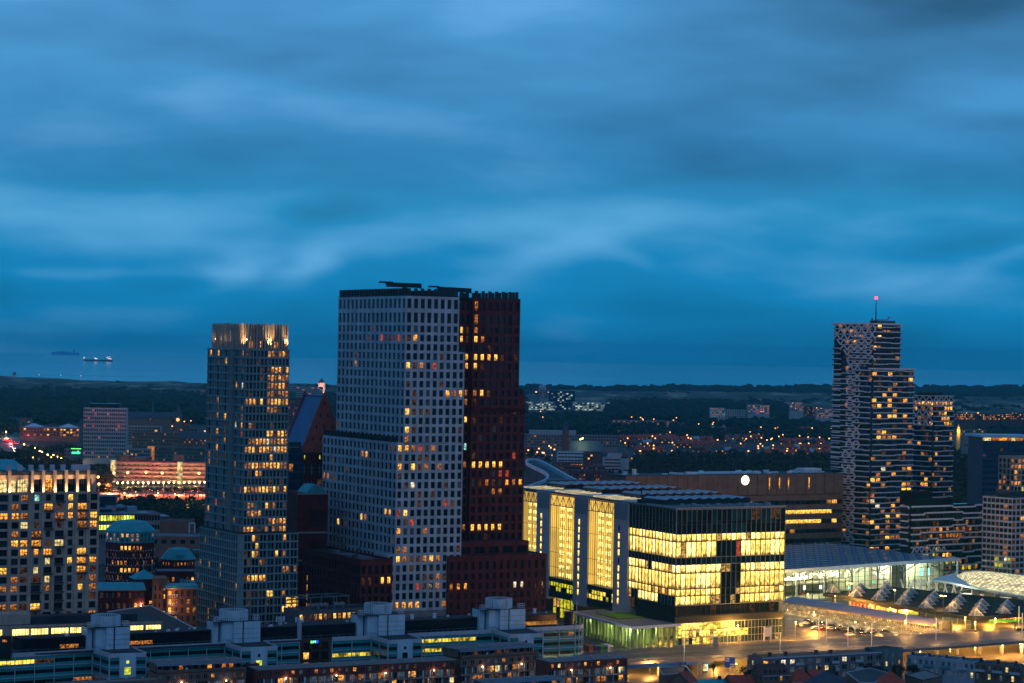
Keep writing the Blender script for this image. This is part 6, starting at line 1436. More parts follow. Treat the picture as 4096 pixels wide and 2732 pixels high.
def row_block(name, lab, fl, frr, bk, z, kind, nwin, seed, pent=False, floors=3, brick='red_brick_pale', side='r'):
 """fl / frr: front roof corners (px), bk: a pixel on the rear roof edge"""
 random.seed(seed); a = hit(*fl, z); b = hit(*frr, z); B = Fr(a, math.degrees(math.atan2(b.y - a.y, b.x - a.x))); L = B.loc(b)[0]; D = max(6.0, B.hit(*bk, z)[1])
 T = thingf(name, B, lab, 'apartment building', 'apartment rows along the near street'); W = []
 zr = z
 if pent:   # set-back top storey with terrace and translucent awning
  m = MB(); facade(m, W, (.5, 3.2), (L - .5, 3.2), z - 3.2, z - .35, cols(L - 1, nwin, .6), [(z - 2.9, z - .8)], .2, 0, litrand({'-': 7, 'w3': 1, 'w1': .6, 'w4': 2})); boxwalls(m, .5, L - .5, 3.2, D, z - 3.2, z - .35, 'blr'); m.build('penthouse_wall', 'brown_brick', T)
  m = MB(); n = int(L / 1.0);
  for i in range(6):
   y0, y1 = 1.0 - .9 + i * .45, 1.0 - .9 + (i + 1) * .45; za = z - .1 - .75 * ((6 - i) / 6) ** 1.7; zb_ = z - .1 - .75 * ((5 - i) / 6) ** 1.7
   m.poly([(.2, y0, za), (L - .2, y0, za), (L - .2, y1, zb_), (.2, y1, zb_)])
  m.build('awning', 'awning_sheet', T); m = MB()
  for i in range(0, n, 1): x = .2 + i * (L - .4) / n; m.beam((x, .1, z - .8), (x, 1.4, z - .25), .05); m.beam((x, 1.4, z - .25), (x, 2.8, z - .05), .05)
  for i in range(int(L / 5.2) + 1): x = min(L - .2, .2 + i * 5.2); m.beam((x, .12, z - 3.2), (x, .12, z - .8), .12); m.beam((x, .12, z - .8), (x, 3.1, z - .8), .1)
  m.build('awning_frame', 'metal', T)
  m = MB(); m.box(0, L, -.1, .05, z - 3.2, z - 2.2); m.build('terrace_parapet', 'brown_brick', T)
  m = MB()
  for i in range(int(L / 2.6)):
   x = .6 + i * 2.6 + random.uniform(-.4, .4); r = random.random()
   if r < .4: m.box(x, x + .5, .8, 1.3, z - 3.1, z - 2.6 + random.random() * .5)
   elif r < .6: m.box(x, x + 1.3, .06, .12, z - 3.1, z - 2.15)
  m.build('terrace_furniture', 'metal_white', T); satellite_dish(T, L * .33, -.1, z - 1.9)
  zr = z - 3.2; rb = MB(); rb.box(0, L, 3.0, D, z - .35, z); rb.build('roof', 'roof_gravel', T)
 else:
  rb = MB(); rb.box(-.15, L + .15, -.2, D, z - .3, z); rb.build('roof', 'roof_gravel', T)
  rb = MB(); rb.box(-.2, L + .2, -.3, -.2, z - .35, z + .12); rb.build('roof_edge', 'frame_grey', T)
 rooflights(T, 2, L - 2, D * .45, z, max(3, int(L / 7)))
 m = MB(); rows = []; zf = zr - .45; fh = 3.05
 rows.append((zf - 2.05, zf - .6)); us = cols(L, nwin, .40)
 top = zr - .3
 facade(m, W, (0, 0), (L, 0), zf - 2.9, top, us, rows, .2, 0, litrand({'-': 3.5, 'w1': 1.3, 'w3': .8, 'w6': .4, 'pane_blue': 3, 'w4': 1}), 1, 'glass_black')
 boxwalls(m, 0, L, 0, D, 0, zr - .3, 'blr'); m.build('wall', brick, T)
 # gallery floors: wide panes, white doors, balcony with red rail
 m2 = MB(); W3 = []; doors = MB(); bal = MB(); rail = MB()
 n2 = max(2, round(L / 3.9))
 for f in range(floors - 1):
  zz = zf - 2.95 - fh * f; us2 = []; p = L / n2
  for i in range(n2): us2 += [(i * p + .25, i * p + p * .58), (i * p + p * .66, i * p + p * .82)] if i % 2 == 0 else [(i * p + p * .18, i * p + p * .34), (i * p + p * .42, i * p + p - .25)]
  facade(m2, W3, (0, .5), (L, .5), zz - fh, zz, us2, [(zz - 2.5, zz - .25)], .2, 0, litrand({'-': 4, 'w1': 1.5, 'w3': 2.0, 'w6': .3, 'curtain': 4, 'w4': 2.4}), 1)
  for i in range(n2): x = i * p + p * (.60 if i % 2 == 0 else .36); doors.box(x, x + .55, .38, .48, zz - 2.8, zz - .2)
  bal.box(-.2, L + .2, -1.1, .5, zz - fh + .05, zz - fh + .3); rail.beam((0, -1.05, zz - fh + 1.25), (L, -1.05, zz - fh + 1.25), .07)
  for k in range(int(L / 1.3)): x = k * 1.3; rail.beam((x, -1.05, zz - fh + .3), (x, -1.05, zz - fh + 1.25), .05)
  for k in range(n2):
   if random.random() < .5: x = k * p; bal.box(x + .2, x + 1.8, -1.0, -.95, zz - fh + .3, zz - fh + 1.15)
 m2.build('gallery_wall', 'brown_brick', T); doors.build('door_panel', 'white_panel', T); bal.build('balcony_slab', 'concrete', T); rail.build('balcony_rail', 'rail_red', T)
 for k in range(max(1, int(L / 16))): wall_lamp(L * (k + .55) / max(1, int(L / 16)), -.2, zf - 3.2, T, 90)
 for k in range(3): satellite_dish(T, L * random.random() * .9 + 1, -1.2, zf - 2.9 - 1.5)
 finish(T, W + W3, 'frame_pale')
 return T, B
wall('awning_sheet', (.10, .12, .17), .35, .2, .4, spec=.6); wall('rail_red', (.22, .03, .03), .6, .1, 1); emis('curtain', (.5, .6, .7), .10, 1, 1.6, .5, 1.5); emis('pane_blue', (.35, .5, .75), .07, 1, 1.2, .4, 1.6)
row_block('apartment_row', 'apartment row with grey awning over its roof terrace, nearest the left', (628, 2657), (985, 2642), (690, 2637), 14, 0, 12, 31, True, brick='brown_brick')
row_block('apartment_row', 'long brick apartment row with flat gravel roof between two terraced penthouse blocks', (1031, 2678), (1822, 2637), (1300, 2649), 11, 0, 26, 32)
row_block('apartment_row', 'apartment row with curved awning over roof terrace, in front of a white stair tower', (1843, 2600), (2156, 2579), (1900, 2576), 14, 0, 10, 33, True, brick='brown_brick')
row_block('apartment_row', 'brick apartment row with two orange wall lamps, left of the raised road', (2198, 2646), (2510, 2628), (2250, 2627), 11, 0, 12, 34)
row_block('apartment_row', 'lowest apartment row, only its awning and dark roof showing at the bottom edge', (1930, 2728), (2260, 2712), (1960, 2712), 14, 0, 8, 35, True, brick='brown_brick')
def low_roof():
 a = hit(380, 2732, 9); b = hit(606, 2716, 9); B = Fr(a, math.degrees(TEAL.a)); T = thingf('flat_roof_house', B, 'low building showing only a pale gravel roof at the bottom edge', 'building')
 block(T, B, -16, 24, -3, 5.5, 0, 9, 'brown_brick', 'roof_gravel', 8, 0, [(5.5, 7.4)], .4, None, .2, litrand({'-': 3, 'w3': 1}), None, None, 1, .4)
 rooflights(T, -10, 22, 3, 9.1, 5)
 a = hit(1000, 2660, 10); B = Fr(a, math.degrees(TEAL.a)); T = thingf('link_block', B, 'narrow brick link block between the two near apartment rows', 'building'); W = []
 block(T, B, 0, 3.8, 0, 8, 0, 10, 'red_brick_pale', 'roof_dark', 1, 0, [(6.8, 8.2)], .3, None, .2, None, None, W, 1, .4); finish(T, W)
low_roof()
# ================================================================ houses at the bottom right
def right_rows():
 a = hit(3046, 2635, 12); b = hit(3532, 2610, 12); B = Fr(a, math.degrees(math.atan2(b.y - a.y, b.x - a.x))); L = B.loc(b)[0]; l = B.hit(2981, 2622, 12)
 T = thingf('apartment_house', B, 'grey brick apartment house with a rounded gable end, below the raised road', 'apartment building'); W = []; random.seed(41); D = 9.5
 m = MB(); lt = {(0, 2): 'w5', (0, 3): 'w5', (0, 9): 'w5', (1, 6): 'w6', (1, 7): 'w6', (0, 0): 'w1', (1, 1): 'w3'}
 n = 14; us = cols(L, n, .52)
 facade(m, W, (0, 0), (L, 0), 0, 12, us, [(9.3, 11.1), (6.4, 8.2), (3.5, 5.3)], .22, 0, lambda r, c: lt.get((r, c)) or pick({'pane_blue': 5, 'glass_black': 3, 'w3': .8, 'curtain': 2}), 1)
 facade(m, W, (-.02, D), (-.02, 0), 0, 12, cols(D, 4, .36), [(9.0, 10.6), (6.2, 7.8), (3.4, 5.0)], .2, 0, litrand({'glass_black': 5, 'w6': 1.2, 'curtain': 2}), 1)
 boxwalls(m, 0, L, 0, D, 0, 12, 'br');
 g = [(0.0, 12)]
 for k in range(9): t = k / 8; g.append((D * .25 + D * .5 * t, 12.4 + 1.1 * math.sin(math.pi * t)))
 g.append((D, 12)); m.poly([(-.02, D - y, z) for y, z in g][::-1]); m.poly([(.35, D - y, z) for y, z in g]); m.build('wall', 'lilac_brick', T)
 r = MB(); r.box(.35, L + .1, -.15, D, 12, 12.3); r.build('roof', 'roof_dark', T); r = MB(); r.box(0, L + .1, -.3, -.1, 11.85, 12.35); r.build('roof_edge', 'frame_pale', T)
 for x in (L * .12, L * .25, L * .50, L * .62, L * .93): c = MB(); c.box(x - .6, x + .6, D * .45, D * .45 + 1, 12.3, 13.6); c.build('chimney', 'dark_trim', T)
 bl = MB(); W3 = []
 for i, x in enumerate((.27, .56, .76)):
  bl.box(L * x, L * x + 3.6, -1.0, .1, 6.0, 6.2); bl.box(L * x, L * x + 3.6, -1.0, -.92, 6.2, 7.1); bl.box(L * x, L * x + 3.6, -1.0, .1, 8.9, 9.1); bl.box(L * x, L * x + 3.6, -1.0, -.92, 9.1, 9.9)
 bl.build('balcony', 'frame_pale', T); finish(T, W, 'frame_pale')
 # pale end block
 a = hit(3534, 2606, 12.5); b = hit(3612, 2596, 12.5); B = Fr(a, math.degrees(math.atan2(b.y - a.y, b.x - a.x))); L = B.loc(b)[0]; T = thingf('apartment_house', B, 'blue-grey end house beside the rounded-gable block', 'apartment building'); W = []
 block(T, B, 0, L, 0, 9, 0, 12.5, 'slate_brick', 'roof_dark', 3, 0, [(9.6, 11.4), (6.7, 8.5), (3.8, 5.4)], .3, None, .2, lambda r, c: {(1, 0): 'w6', (1, 2): 'w3'}.get((r, c)) or pick({'pane_blue': 3, 'glass_black': 3}), None, W, 0, .5); finish(T, W, 'frame_pale')
 # white terrace with back balconies, one thing per house
 a = hit(3627, 2623, 10); b = hit(4110, 2667, 10); A0 = Fr(a, math.degrees(math.atan2(b.y - a.y, b.x - a.x))); Lt = A0.loc(b)[0]; n = 7; w = Lt / n; random.seed(55)
 labs = ['white terraced house at the left end of the terrace, dark balcony openings', 'white terraced house with a blue balcony wall and a lamp in the window', 'white terraced house with three small dark upper windows', 'white terraced house with two balcony doors and a lit lower window', 'dark brick terraced house with white frames in the terrace', 'dark brick terraced house with a big glazed balcony bay', 'dark brick terraced house with yellow windows at the right edge']
 for i in range(n):
  o = A0.world(w * i, 0); B = Fr((o.x, o.y), math.degrees(A0.a)); T = thingf('terraced_house', B, labs[i], 'house', 'terrace below the raised road'); W = []; mt = 'white_render' if i < 4 else 'brown_brick'
  block(T, B, .03, w - .03, 0, 9, 0, 10 - (.5 if i > 3 else 0), mt, 'roof_dark', 3, 0, [(7.2, 9.0), (3.8, 5.8)], .42, None, .2, litrand({'glass_black': 4, 'pane_blue': 3, 'w6': .8, 'w3': .4, 'curtain': 1}), None, W, 1, .35)
  bl = MB(); bl.box(.3, w * .62, -1.2, .0, 6.6, 6.8); bl.box(.3, w * .62, -1.2, -1.12, 6.8, 7.6); bl.build('balcony', 'teal_pale' if i < 3 else 'frame_pale', T)
  c = MB(); c.box(.2, 1.0, 4, 5.2, 9.6, 11.2); c.build('chimney', 'dark_trim', T); c = MB(); c.box(w * .5, w * .5 + 1.6, 3, 4.4, 10, 10.3); c.build('rooflight', 'glass_dull', T); finish(T, W, 'frame_pale')
 # small pitched-roof houses
 def house(cx, cy, z, w, d, deg, roof, wallm, lab, ridge=3.2, hip=False, lit=None, name='pitched_house'):
  p = hit(cx, cy, z); T = thing(name, (p.x, p.y, 0), lab, 'house', deg=deg); W = []; m = MB()
  facade(m, W, (-w / 2, 0), (w / 2, 0), 0, z, cols(w, max(2, int(w / 2.2)), .4), [(z - 2.1, z - .6), (z - 5.0, z - 3.4)], .18, 0, litrand(lit or {'glass_black': 5, 'w1': 1, 'pane_blue': 2}), 1)
  facade(m, W, (-w / 2, d), (-w / 2, 0), 0, z, cols(d, 3, .35), [(z - 2.1, z - .6)], .18, 0, litrand({'glass_black': 5, 'w3': 1}), 1)
  boxwalls(m, -w / 2, w / 2, 0, d, 0, z, 'br'); e = .35
  if not hip: m.poly([(-w / 2, d, z), (-w / 2, 0, z), (-w / 2, d / 2, z + ridge)]); m.poly([(w / 2, 0, z), (w / 2, d, z), (w / 2, d / 2, z + ridge)])
  m.build('wall', wallm, T); r = MB(); h = ridge
  if hip:
   q = max(0.0, w / 2 - d / 2); r.poly([(-w / 2 - e, -e, z), (w / 2 + e, -e, z), (q, d / 2, z + h), (-q, d / 2, z + h)]); r.poly([(w / 2 + e, d + e, z), (-w / 2 - e, d + e, z), (-q, d / 2, z + h), (q, d / 2, z + h)]); r.poly([(-w / 2 - e, d + e, z), (-w / 2 - e, -e, z), (-q, d / 2, z + h)]); r.poly([(w / 2 + e, -e, z), (w / 2 + e, d + e, z), (q, d / 2, z + h)])
  else: r.poly([(-w / 2 - e, -e, z - .3), (w / 2 + e, -e, z - .3), (w / 2 + e, d / 2, z + h), (-w / 2 - e, d / 2, z + h)]); r.poly([(w / 2 + e, d + e, z - .3), (-w / 2 - e, d + e, z - .3), (-w / 2 - e, d / 2, z + h), (w / 2 + e, d / 2, z + h)])
  r.build('roof', roof, T); c = MB(); c.box(w * .22, w * .22 + .9, d * .45, d * .45 + .9, z + h * .5, z + h + 1.1); c.build('chimney', 'dark_trim', T)
  g = MB(); g.box(-w / 2 - e, w / 2 + e, -e - .12, -e, z - .35, z - .1); g.build('gutter', 'frame_pale', T); finish(T, W, 'frame_pale'); return T
 T = house(3105, 2700, 10.5, 11, 9, 24, 'roof_brown', 'brown_brick', 'brick house with a dark brown mansard roof and small roof windows', 3.6)
 m = MB()
 for k in range(5): m.box(-4.4 + k * 2.0, -3.7 + k * 2.0, .6, 1.0, 11.2, 12.2)
 m.build('dormer', 'glass_dull', T)
 house(3215, 2727, 8, 8.5, 8, 15, 'roof_red', 'brown_brick', 'small house with a steep red tiled roof beside a blue-grey chimney stack', 4.4, True)
 house(3292, 2722, 8, 8, 8, 40, 'roof_red', 'brown_brick', 'red-roofed house partly hidden behind the dark slate roof', 3.6)
 house(3580, 2745, 8, 11, 10, 10, 'roof_red', 'brown_brick', 'red pyramid-roofed house cut by the bottom edge', 4.6, True)
 house(2775, 2728, 8, 7.0, 8, 62, 'roof_red', 'brown_brick', 'small house with a red tiled gable roof and white bargeboards', 3.6)
 house(2975, 2738, 7, 9, 8, 20, 'roof_red', 'brown_brick', 'low red-roofed house at the bottom edge behind a street lamp', 3.0)
 house(2860, 2735, 7, 12, 6, 18, 'teal_panel', 'brown_brick', 'low house with a teal metal roof and a small dormer', 1.2)
 T = house(3345, 2745, 9, 12, 11, 30, 'roof_slate', 'brown_brick', 'dark slate-roofed building with a slender pointed turret', 5.2, True)
 m = MB(); m.cyl(1.2, 5, 12, 15, .8, n=8); m.cyl(1.2, 5, 15, 19.5, .9, .05, 8); m.build('turret', 'roof_slate', T)
 # flat-roofed sheds
 for i, (q, z, lab, mt) in enumerate(((((3385, 2690), (3480, 2673), (3560, 2694), (3500, 2732), (3440, 2732)), 9, 'low building with a dark flat roof beside the grey apartment house', 'roof_dark'), (((3620, 2700), (3700, 2682), (3770, 2706), (3690, 2722)), 7, 'small gravel-roofed annex in the yard behind the terrace', 'roof_gravel'), (((2636, 2672), (2742, 2664), (2765, 2690), (2650, 2700)), 10, 'flat-roofed brick house with rooftop terrace left of the street', 'roof_dark'))):
  P = [hit(*s, z) for s in q]; o = P[0]; T = thing('flat_roof_house', (o.x, o.y, 0), lab, 'building'); m = MB(); pl = [(p.x - o.x, p.y - o.y) for p in P]
  ar = sum(pl[k][0] * pl[(k + 1) % len(pl)][1] - pl[(k + 1) % len(pl)][0] * pl[k][1] for k in range(len(pl))); pl = pl if ar > 0 else pl[::-1]
  m.prism(pl, 0, z - .02); m.build('wall', 'brown_brick', T); r = MB(); r.poly([(a_, b_, z + .02) for a_, b_ in pl]); r.build('roof', mt, T); r = MB()
  for k in range(len(pl)): r.beam((*pl[k], z + .1), (*pl[(k + 1) % len(pl)], z + .1), .3, .3)
  r.build('roof_edge', 'frame_pale' if i != 1 else 'dark_trim', T)
  W = MB(); a_, b_ = Vector(pl[0]), Vector(pl[-1])
  for k in range(3):
   f = (k + .5) / 3; v = Vector(pl[-1]).lerp(Vector(pl[-2]), f) if i else Vector(pl[0]).lerp(Vector(pl[1]), f)
   W.box(v.x - .6, v.x + .6, v.y - .25, v.y - .15, z - 2.4, z - 1.0)
  W.build('window', 'w6' if i else 'glass_black', T)
wall('lilac_brick', (.19, .15, .17), .8, .2, .5); wall('slate_brick', (.12, .16, .19), .8, .2, .5); wall('white_render', (.34, .40, .46), .7, .12, .4, stain=.2); wall('teal_pale', (.10, .26, .34), .6, .1, .4)
right_rows()
def atz(px, py, D):  # height of the pixel at distance D
 return atY(px, py, D).z
# ================================================================ beige apartment block with uplit fins
def beige_block():
 e = atY(399, 1964, 915); B = Fr(e, 30); T = thingf('apartment_block', B, 'beige stone apartment block at the left edge, glowing fins around its top floor', 'apartment building'); W = []
 X = lambda px, py=2100: B.xs(0, px, py); x0 = X(-75); m = MB(); P = 3.38; zc = 67.7
 random.seed(61)
 edges = [(-14, 30), (47, 74), (83, 111), (137, 156), (183, 202), (228, 247), (272, 291), (316, 335), (361, 388)]
 wide = {3: (128, 165), 4: (175, 210), 5: (220, 255), 7: (309, 349)}
 bal = MB(); widerows = {3: (4, 5, 9, 10, 11, 12, 15, 16), 4: (1, 3, 6, 8, 13), 5: (0, 2, 4, 5, 7, 9, 10, 11, 12), 7: (0, 1, 2, 3, 6, 7, 8), 0: ()}
 key = {'-': 8, 'glass_dull': 4, 'glass_teal': 1, 'w1': 1.4, 'w2': .4, 'w3': 3.0, 'w4': 3, 'w6': .2}
 lit = {(2, 0): 'w1', (2, 1): 'w1', (2, 2): 'w3', (2, 6): 'w1', (2, 7): 'w3', (2, 8): 'w2', (3, 2): 'w6', (0, 3): 'wc', (1, 1): 'w3', (4, 3): 'w3', (5, 1): 'w2', (5, 2): 'w1', (5, 3): 'w1', (6, 4): 'w1', (6, 7): 'w2', (6, 3): 'w1', (7, 4): 'w6', (8, 0): 'w2', (8, 3): 'w6', (8, 7): 'w1', (10, 7): 'w2', (9, 4): 'w6', (9, 8): 'w3', (12, 0): 'w3', (12, 3): 'w2', (12, 1): 'w3'}
 for r in range(20):
  z = zc - P * r; us = []
  for c, (a, b) in enumerate(edges):
   if c in wide and r in widerows[c]: a, b = wide[c]; u0, u1 = X(a), X(b); bal.box(u0 - .1, u1 + .3, -1.2, 0, z - 1.55, z - 1.3); bal.box(u0 - .1, u1 + .3, -1.2, -1.13, z - 1.3, z - .35) if False else [bal.beam((u0 + k * .45, -1.17, z - 1.3), (u0 + k * .45, -1.17, z - .4), .05) for k in range(int((u1 - u0) / .45))]; bal.beam((u0 - .1, -1.17, z - .4), (u1 + .3, -1.17, z - .4), .07)
   else: u0, u1 = X(a), X(b)
   us.append((u0 - x0, u1 - x0))
  facade(m, W, (x0, 0), (0, 0), z - P / 2, z + P / 2, us, [(z - 1.2, z + 1.15)], .45, 0, lambda rr, c, r=r: lit.get((r, c)) or pick(key), 2, None, 1)
 # pilasters and floor bands, slightly proud
 for px in (38, 120, 170, 214, 260, 304, 350): x = X(px); m.box(x - .55, x + .55, -.3, 0, 0, 69.4)
 for r in range(20): z = zc - P * r + P / 2 + .12; m.box(x0, .1, -.12, 0, z - .55, z - .1)
 boxwalls(m, x0, 0, 0, 20, 0, 69.4, 'brt'); m.box(x0, .15, -.35, 0, 69.1, 69.75); m.build('wall', 'beige_stone', T); bal.build('balcony', 'dark_trim', T)
 # top storey
 t = MB(); W2 = []; us = []; xx = [X(a) for a in (-60, 2, 28, 40, 62, 72, 110, 130, 164, 175, 208, 224, 254, 266, 300, 312, 345, 356, 380)]
 facade(t, W2, (x0, 1.2), (-1, 1.2), 69.4, 76.2, [(X(a) - x0, X(b) - x0) for a, b in ((-30, 29), (41, 64), (72, 111), (131, 165), (175, 210), (221, 257), (266, 300), (312, 345), (355, 368))], [(69.9, 74.6)], .3, 0, lambda r, c: {0: 'w6', 1: 'w6', 2: 'w6', 4: 'w1'}.get(c) or pick({'glass_black': 5, 'w4': 1}), 3, None, 2)
 boxwalls(t, x0, -1, 1.2, 18, 69.4, 76.2, 'br'); t.build('top_wall', 'beige_stone', T); t = MB(); t.box(x0, -.5, .8, 19, 76.2, 77.3); t.build('roof', 'roof_dark', T)
 t = MB()
 for px in (60, 105, 150, 192, 236, 279, 322, 338, 352, 365, 378): x = X(px); t.box(x - .8, x + .8, 8, 9.4, 77.3, 79.6);
 t.build('roof_chimneys', 'lavender_panel', T)
 f = MB()
 fx = [X(p) for p in (35, 125, 170, 216, 261, 305, 350, -10)]
 for x in fx:
  o = MB(); o.box(-.5, .5, -.55, .45, 69.75, 78.0); o.build('lit_fin', 'beige_stone', T, (x, 0, 0))
  l = bpy.data.lights.new('fin_uplight', 'SPOT'); l.energy = 8000; l.color = (1, .60, .26); l.spot_size = R(75); l.spot_blend = .9; l.shadow_soft_size = .15; lo = bpy.data.objects.new('fin_uplight', l); COL.objects.link(lo); lo.parent = T; lo.location = (x, -1.9, 68.4); lo.rotation_euler = (R(170), 0, 0)
 finish(T, W + W2, 'frame_dark')
 # podium with the bright windows
 a = hit(0, 2506, 22.5); b = hit(650, 2486, 22.5); C = Fr(a, math.degrees(math.atan2(b.y - a.y, b.x - a.x))); L = C.loc(b)[0]; T = thingf('podium_building', C, 'low beige podium with a row of very bright yellow windows above the teal office', 'podium'); W = []
 X2 = lambda px: C.xs(0, px, 2515); us = [(X2(p0), X2(p1)) for p0, p1 in ((-8, 9), (49, 117), (124, 193), (206, 274), (281, 325), (345, 400), (410, 470), (509, 573), (584, 643))]; xs_ = X2(-10) - 1
 m = MB(); facade(m, W, (xs_, 0), (L, 0), 0, 22.5, [(p - xs_, q - xs_) for p, q in us], [(18.9, 21.3), (14.5, 16.8)], .3, 0, lambda r, c: ('podium_lit' if r == 0 else pick({'w2': 2, 'glass': 3})), 4)
 boxwalls(m, xs_, L, 0, 14, 0, 22.5, 'blr'); m.box(xs_, L, -.3, 0, 21.9, 22.7); m.build('wall', 'beige_stone', T); r = MB(); r.box(xs_, L, 0, 14, 22.5, 22.8); r.box(X2(128), X2(560), 4, 12, 22.8, 25.2); r.build('roof', 'roof_dark', T); r = MB(); r.box(xs_, X2(126), 2, 12, 22.8, 26.6); r.build('roof_pavilion', 'beige_stone', T); finish(T, W, 'frame_dark')
 # dark-roofed low building between podium and grey tower
 q = [hit(*s, 19) for s in ((600, 2424), (782, 2518), (655, 2530), (430, 2450))]; o = q[0]; T = thing('low_building', (o.x, o.y, 0), 'low building with broad dark roof and beige wall, left of the grey tower', 'building'); pl = [(p.x - o.x, p.y - o.y) for p in q][::-1]
 ar = sum(pl[k][0] * pl[(k + 1) % 4][1] - pl[(k + 1) % 4][0] * pl[k][1] for k in range(4)); pl = pl if ar > 0 else pl[::-1]
 m = MB(); m.prism(pl, 0, 18.98); m.build('wall', 'beige_stone', T); m = MB(); m.poly([(x, y, 19.02) for x, y in pl]); m.build('roof', 'roof_brown_flat', T); m = MB()
 for k in range(4): m.beam((*pl[k], 19.2), (*pl[(k + 1) % 4], 19.2), .4, .5)
 m.build('roof_edge', 'lavender_panel', T)
emis('podium_lit', (1, .74, .22), 2.2, 1, .35, .5, 1.3); wall('roof_brown_flat', (.055, .045, .045), .8, .3, .2)
beige_block()
# ================================================================ plant deck between grey tower and podium
def plant_deck():
 ZD = 20.6
 a = hit(1196, 2448, ZD); b = hit(1432, 2436, ZD); B = Fr(a, math.degrees(math.atan2(b.y - a.y, b.x - a.x))); L = B.loc(b)[0]; T = thingf('office_block', B, 'low dark office with one row of lit windows and pale air units on its roof', 'office block'); W = []
 block(T, B, 0, L + 8, 0, 13, 0, ZD, 'grey_stone_d', 'roof_dark', 16, 0, [(ZD - 3.5, ZD - 1.2), (ZD - 8, ZD - 6)], .62, None, .3, lambda r, c: (pick({'w3': 4, 'w2': 2, 'w4': 2, '-': 1}) if c < 12 else None) if r == 0 else None, None, W, 1, .5)
 m = MB()
 for x in (0, L * .23, L * .62, L * .88): m.beam((x, 2, ZD), (x, 2, ZD + 5.3), .4); m.beam((x, 12, ZD), (x, 12, ZD + 5.3), .4); m.beam((x, 2, ZD + 5.3), (x, 12, ZD + 5.3), .4)
 m.beam((0, 2, ZD + 5.3), (L * .9, 2, ZD + 5.3), .35, .5); m.beam((0, 12, ZD + 5.3), (L * .9, 12, ZD + 5.3), .35, .5); m.build('roof_frame', 'metal_dark', T)
 for x in (L * .28, L * .42, L * .70):
  m = MB()
  for k in range(2): m.box(k * 2.6, k * 2.6 + 2.2, 0, 1.4, 1.3, 2.2); m.cyl(k * 2.6 + 1.1, .7, 2.2, 2.5, .5, n=10)
  for dx in (.3, 4.4): m.beam((dx, .2, 0), (dx, .2, 1.3), .16); m.beam((dx, 1.2, 0), (dx, 1.2, 1.3), .16)
  m.build('air_unit', 'metal', T, (x, 5, ZD + .1))
 m = MB()
 for x in (0, 3):
  for k in range(3): m.box(x + 1.2, x + 3.4, 13.1, 13.2, ZD + .8 + k * 1.4, ZD + 1.7 + k * 1.4)
 m.build('lit_louvre', 'w2', T); finish(T, W)
wall('grey_stone_d', (.09, .11, .12), .8, .2, .3); wall('metal_dark', (.07, .11, .13), .5, .1, .5)
plant_deck()
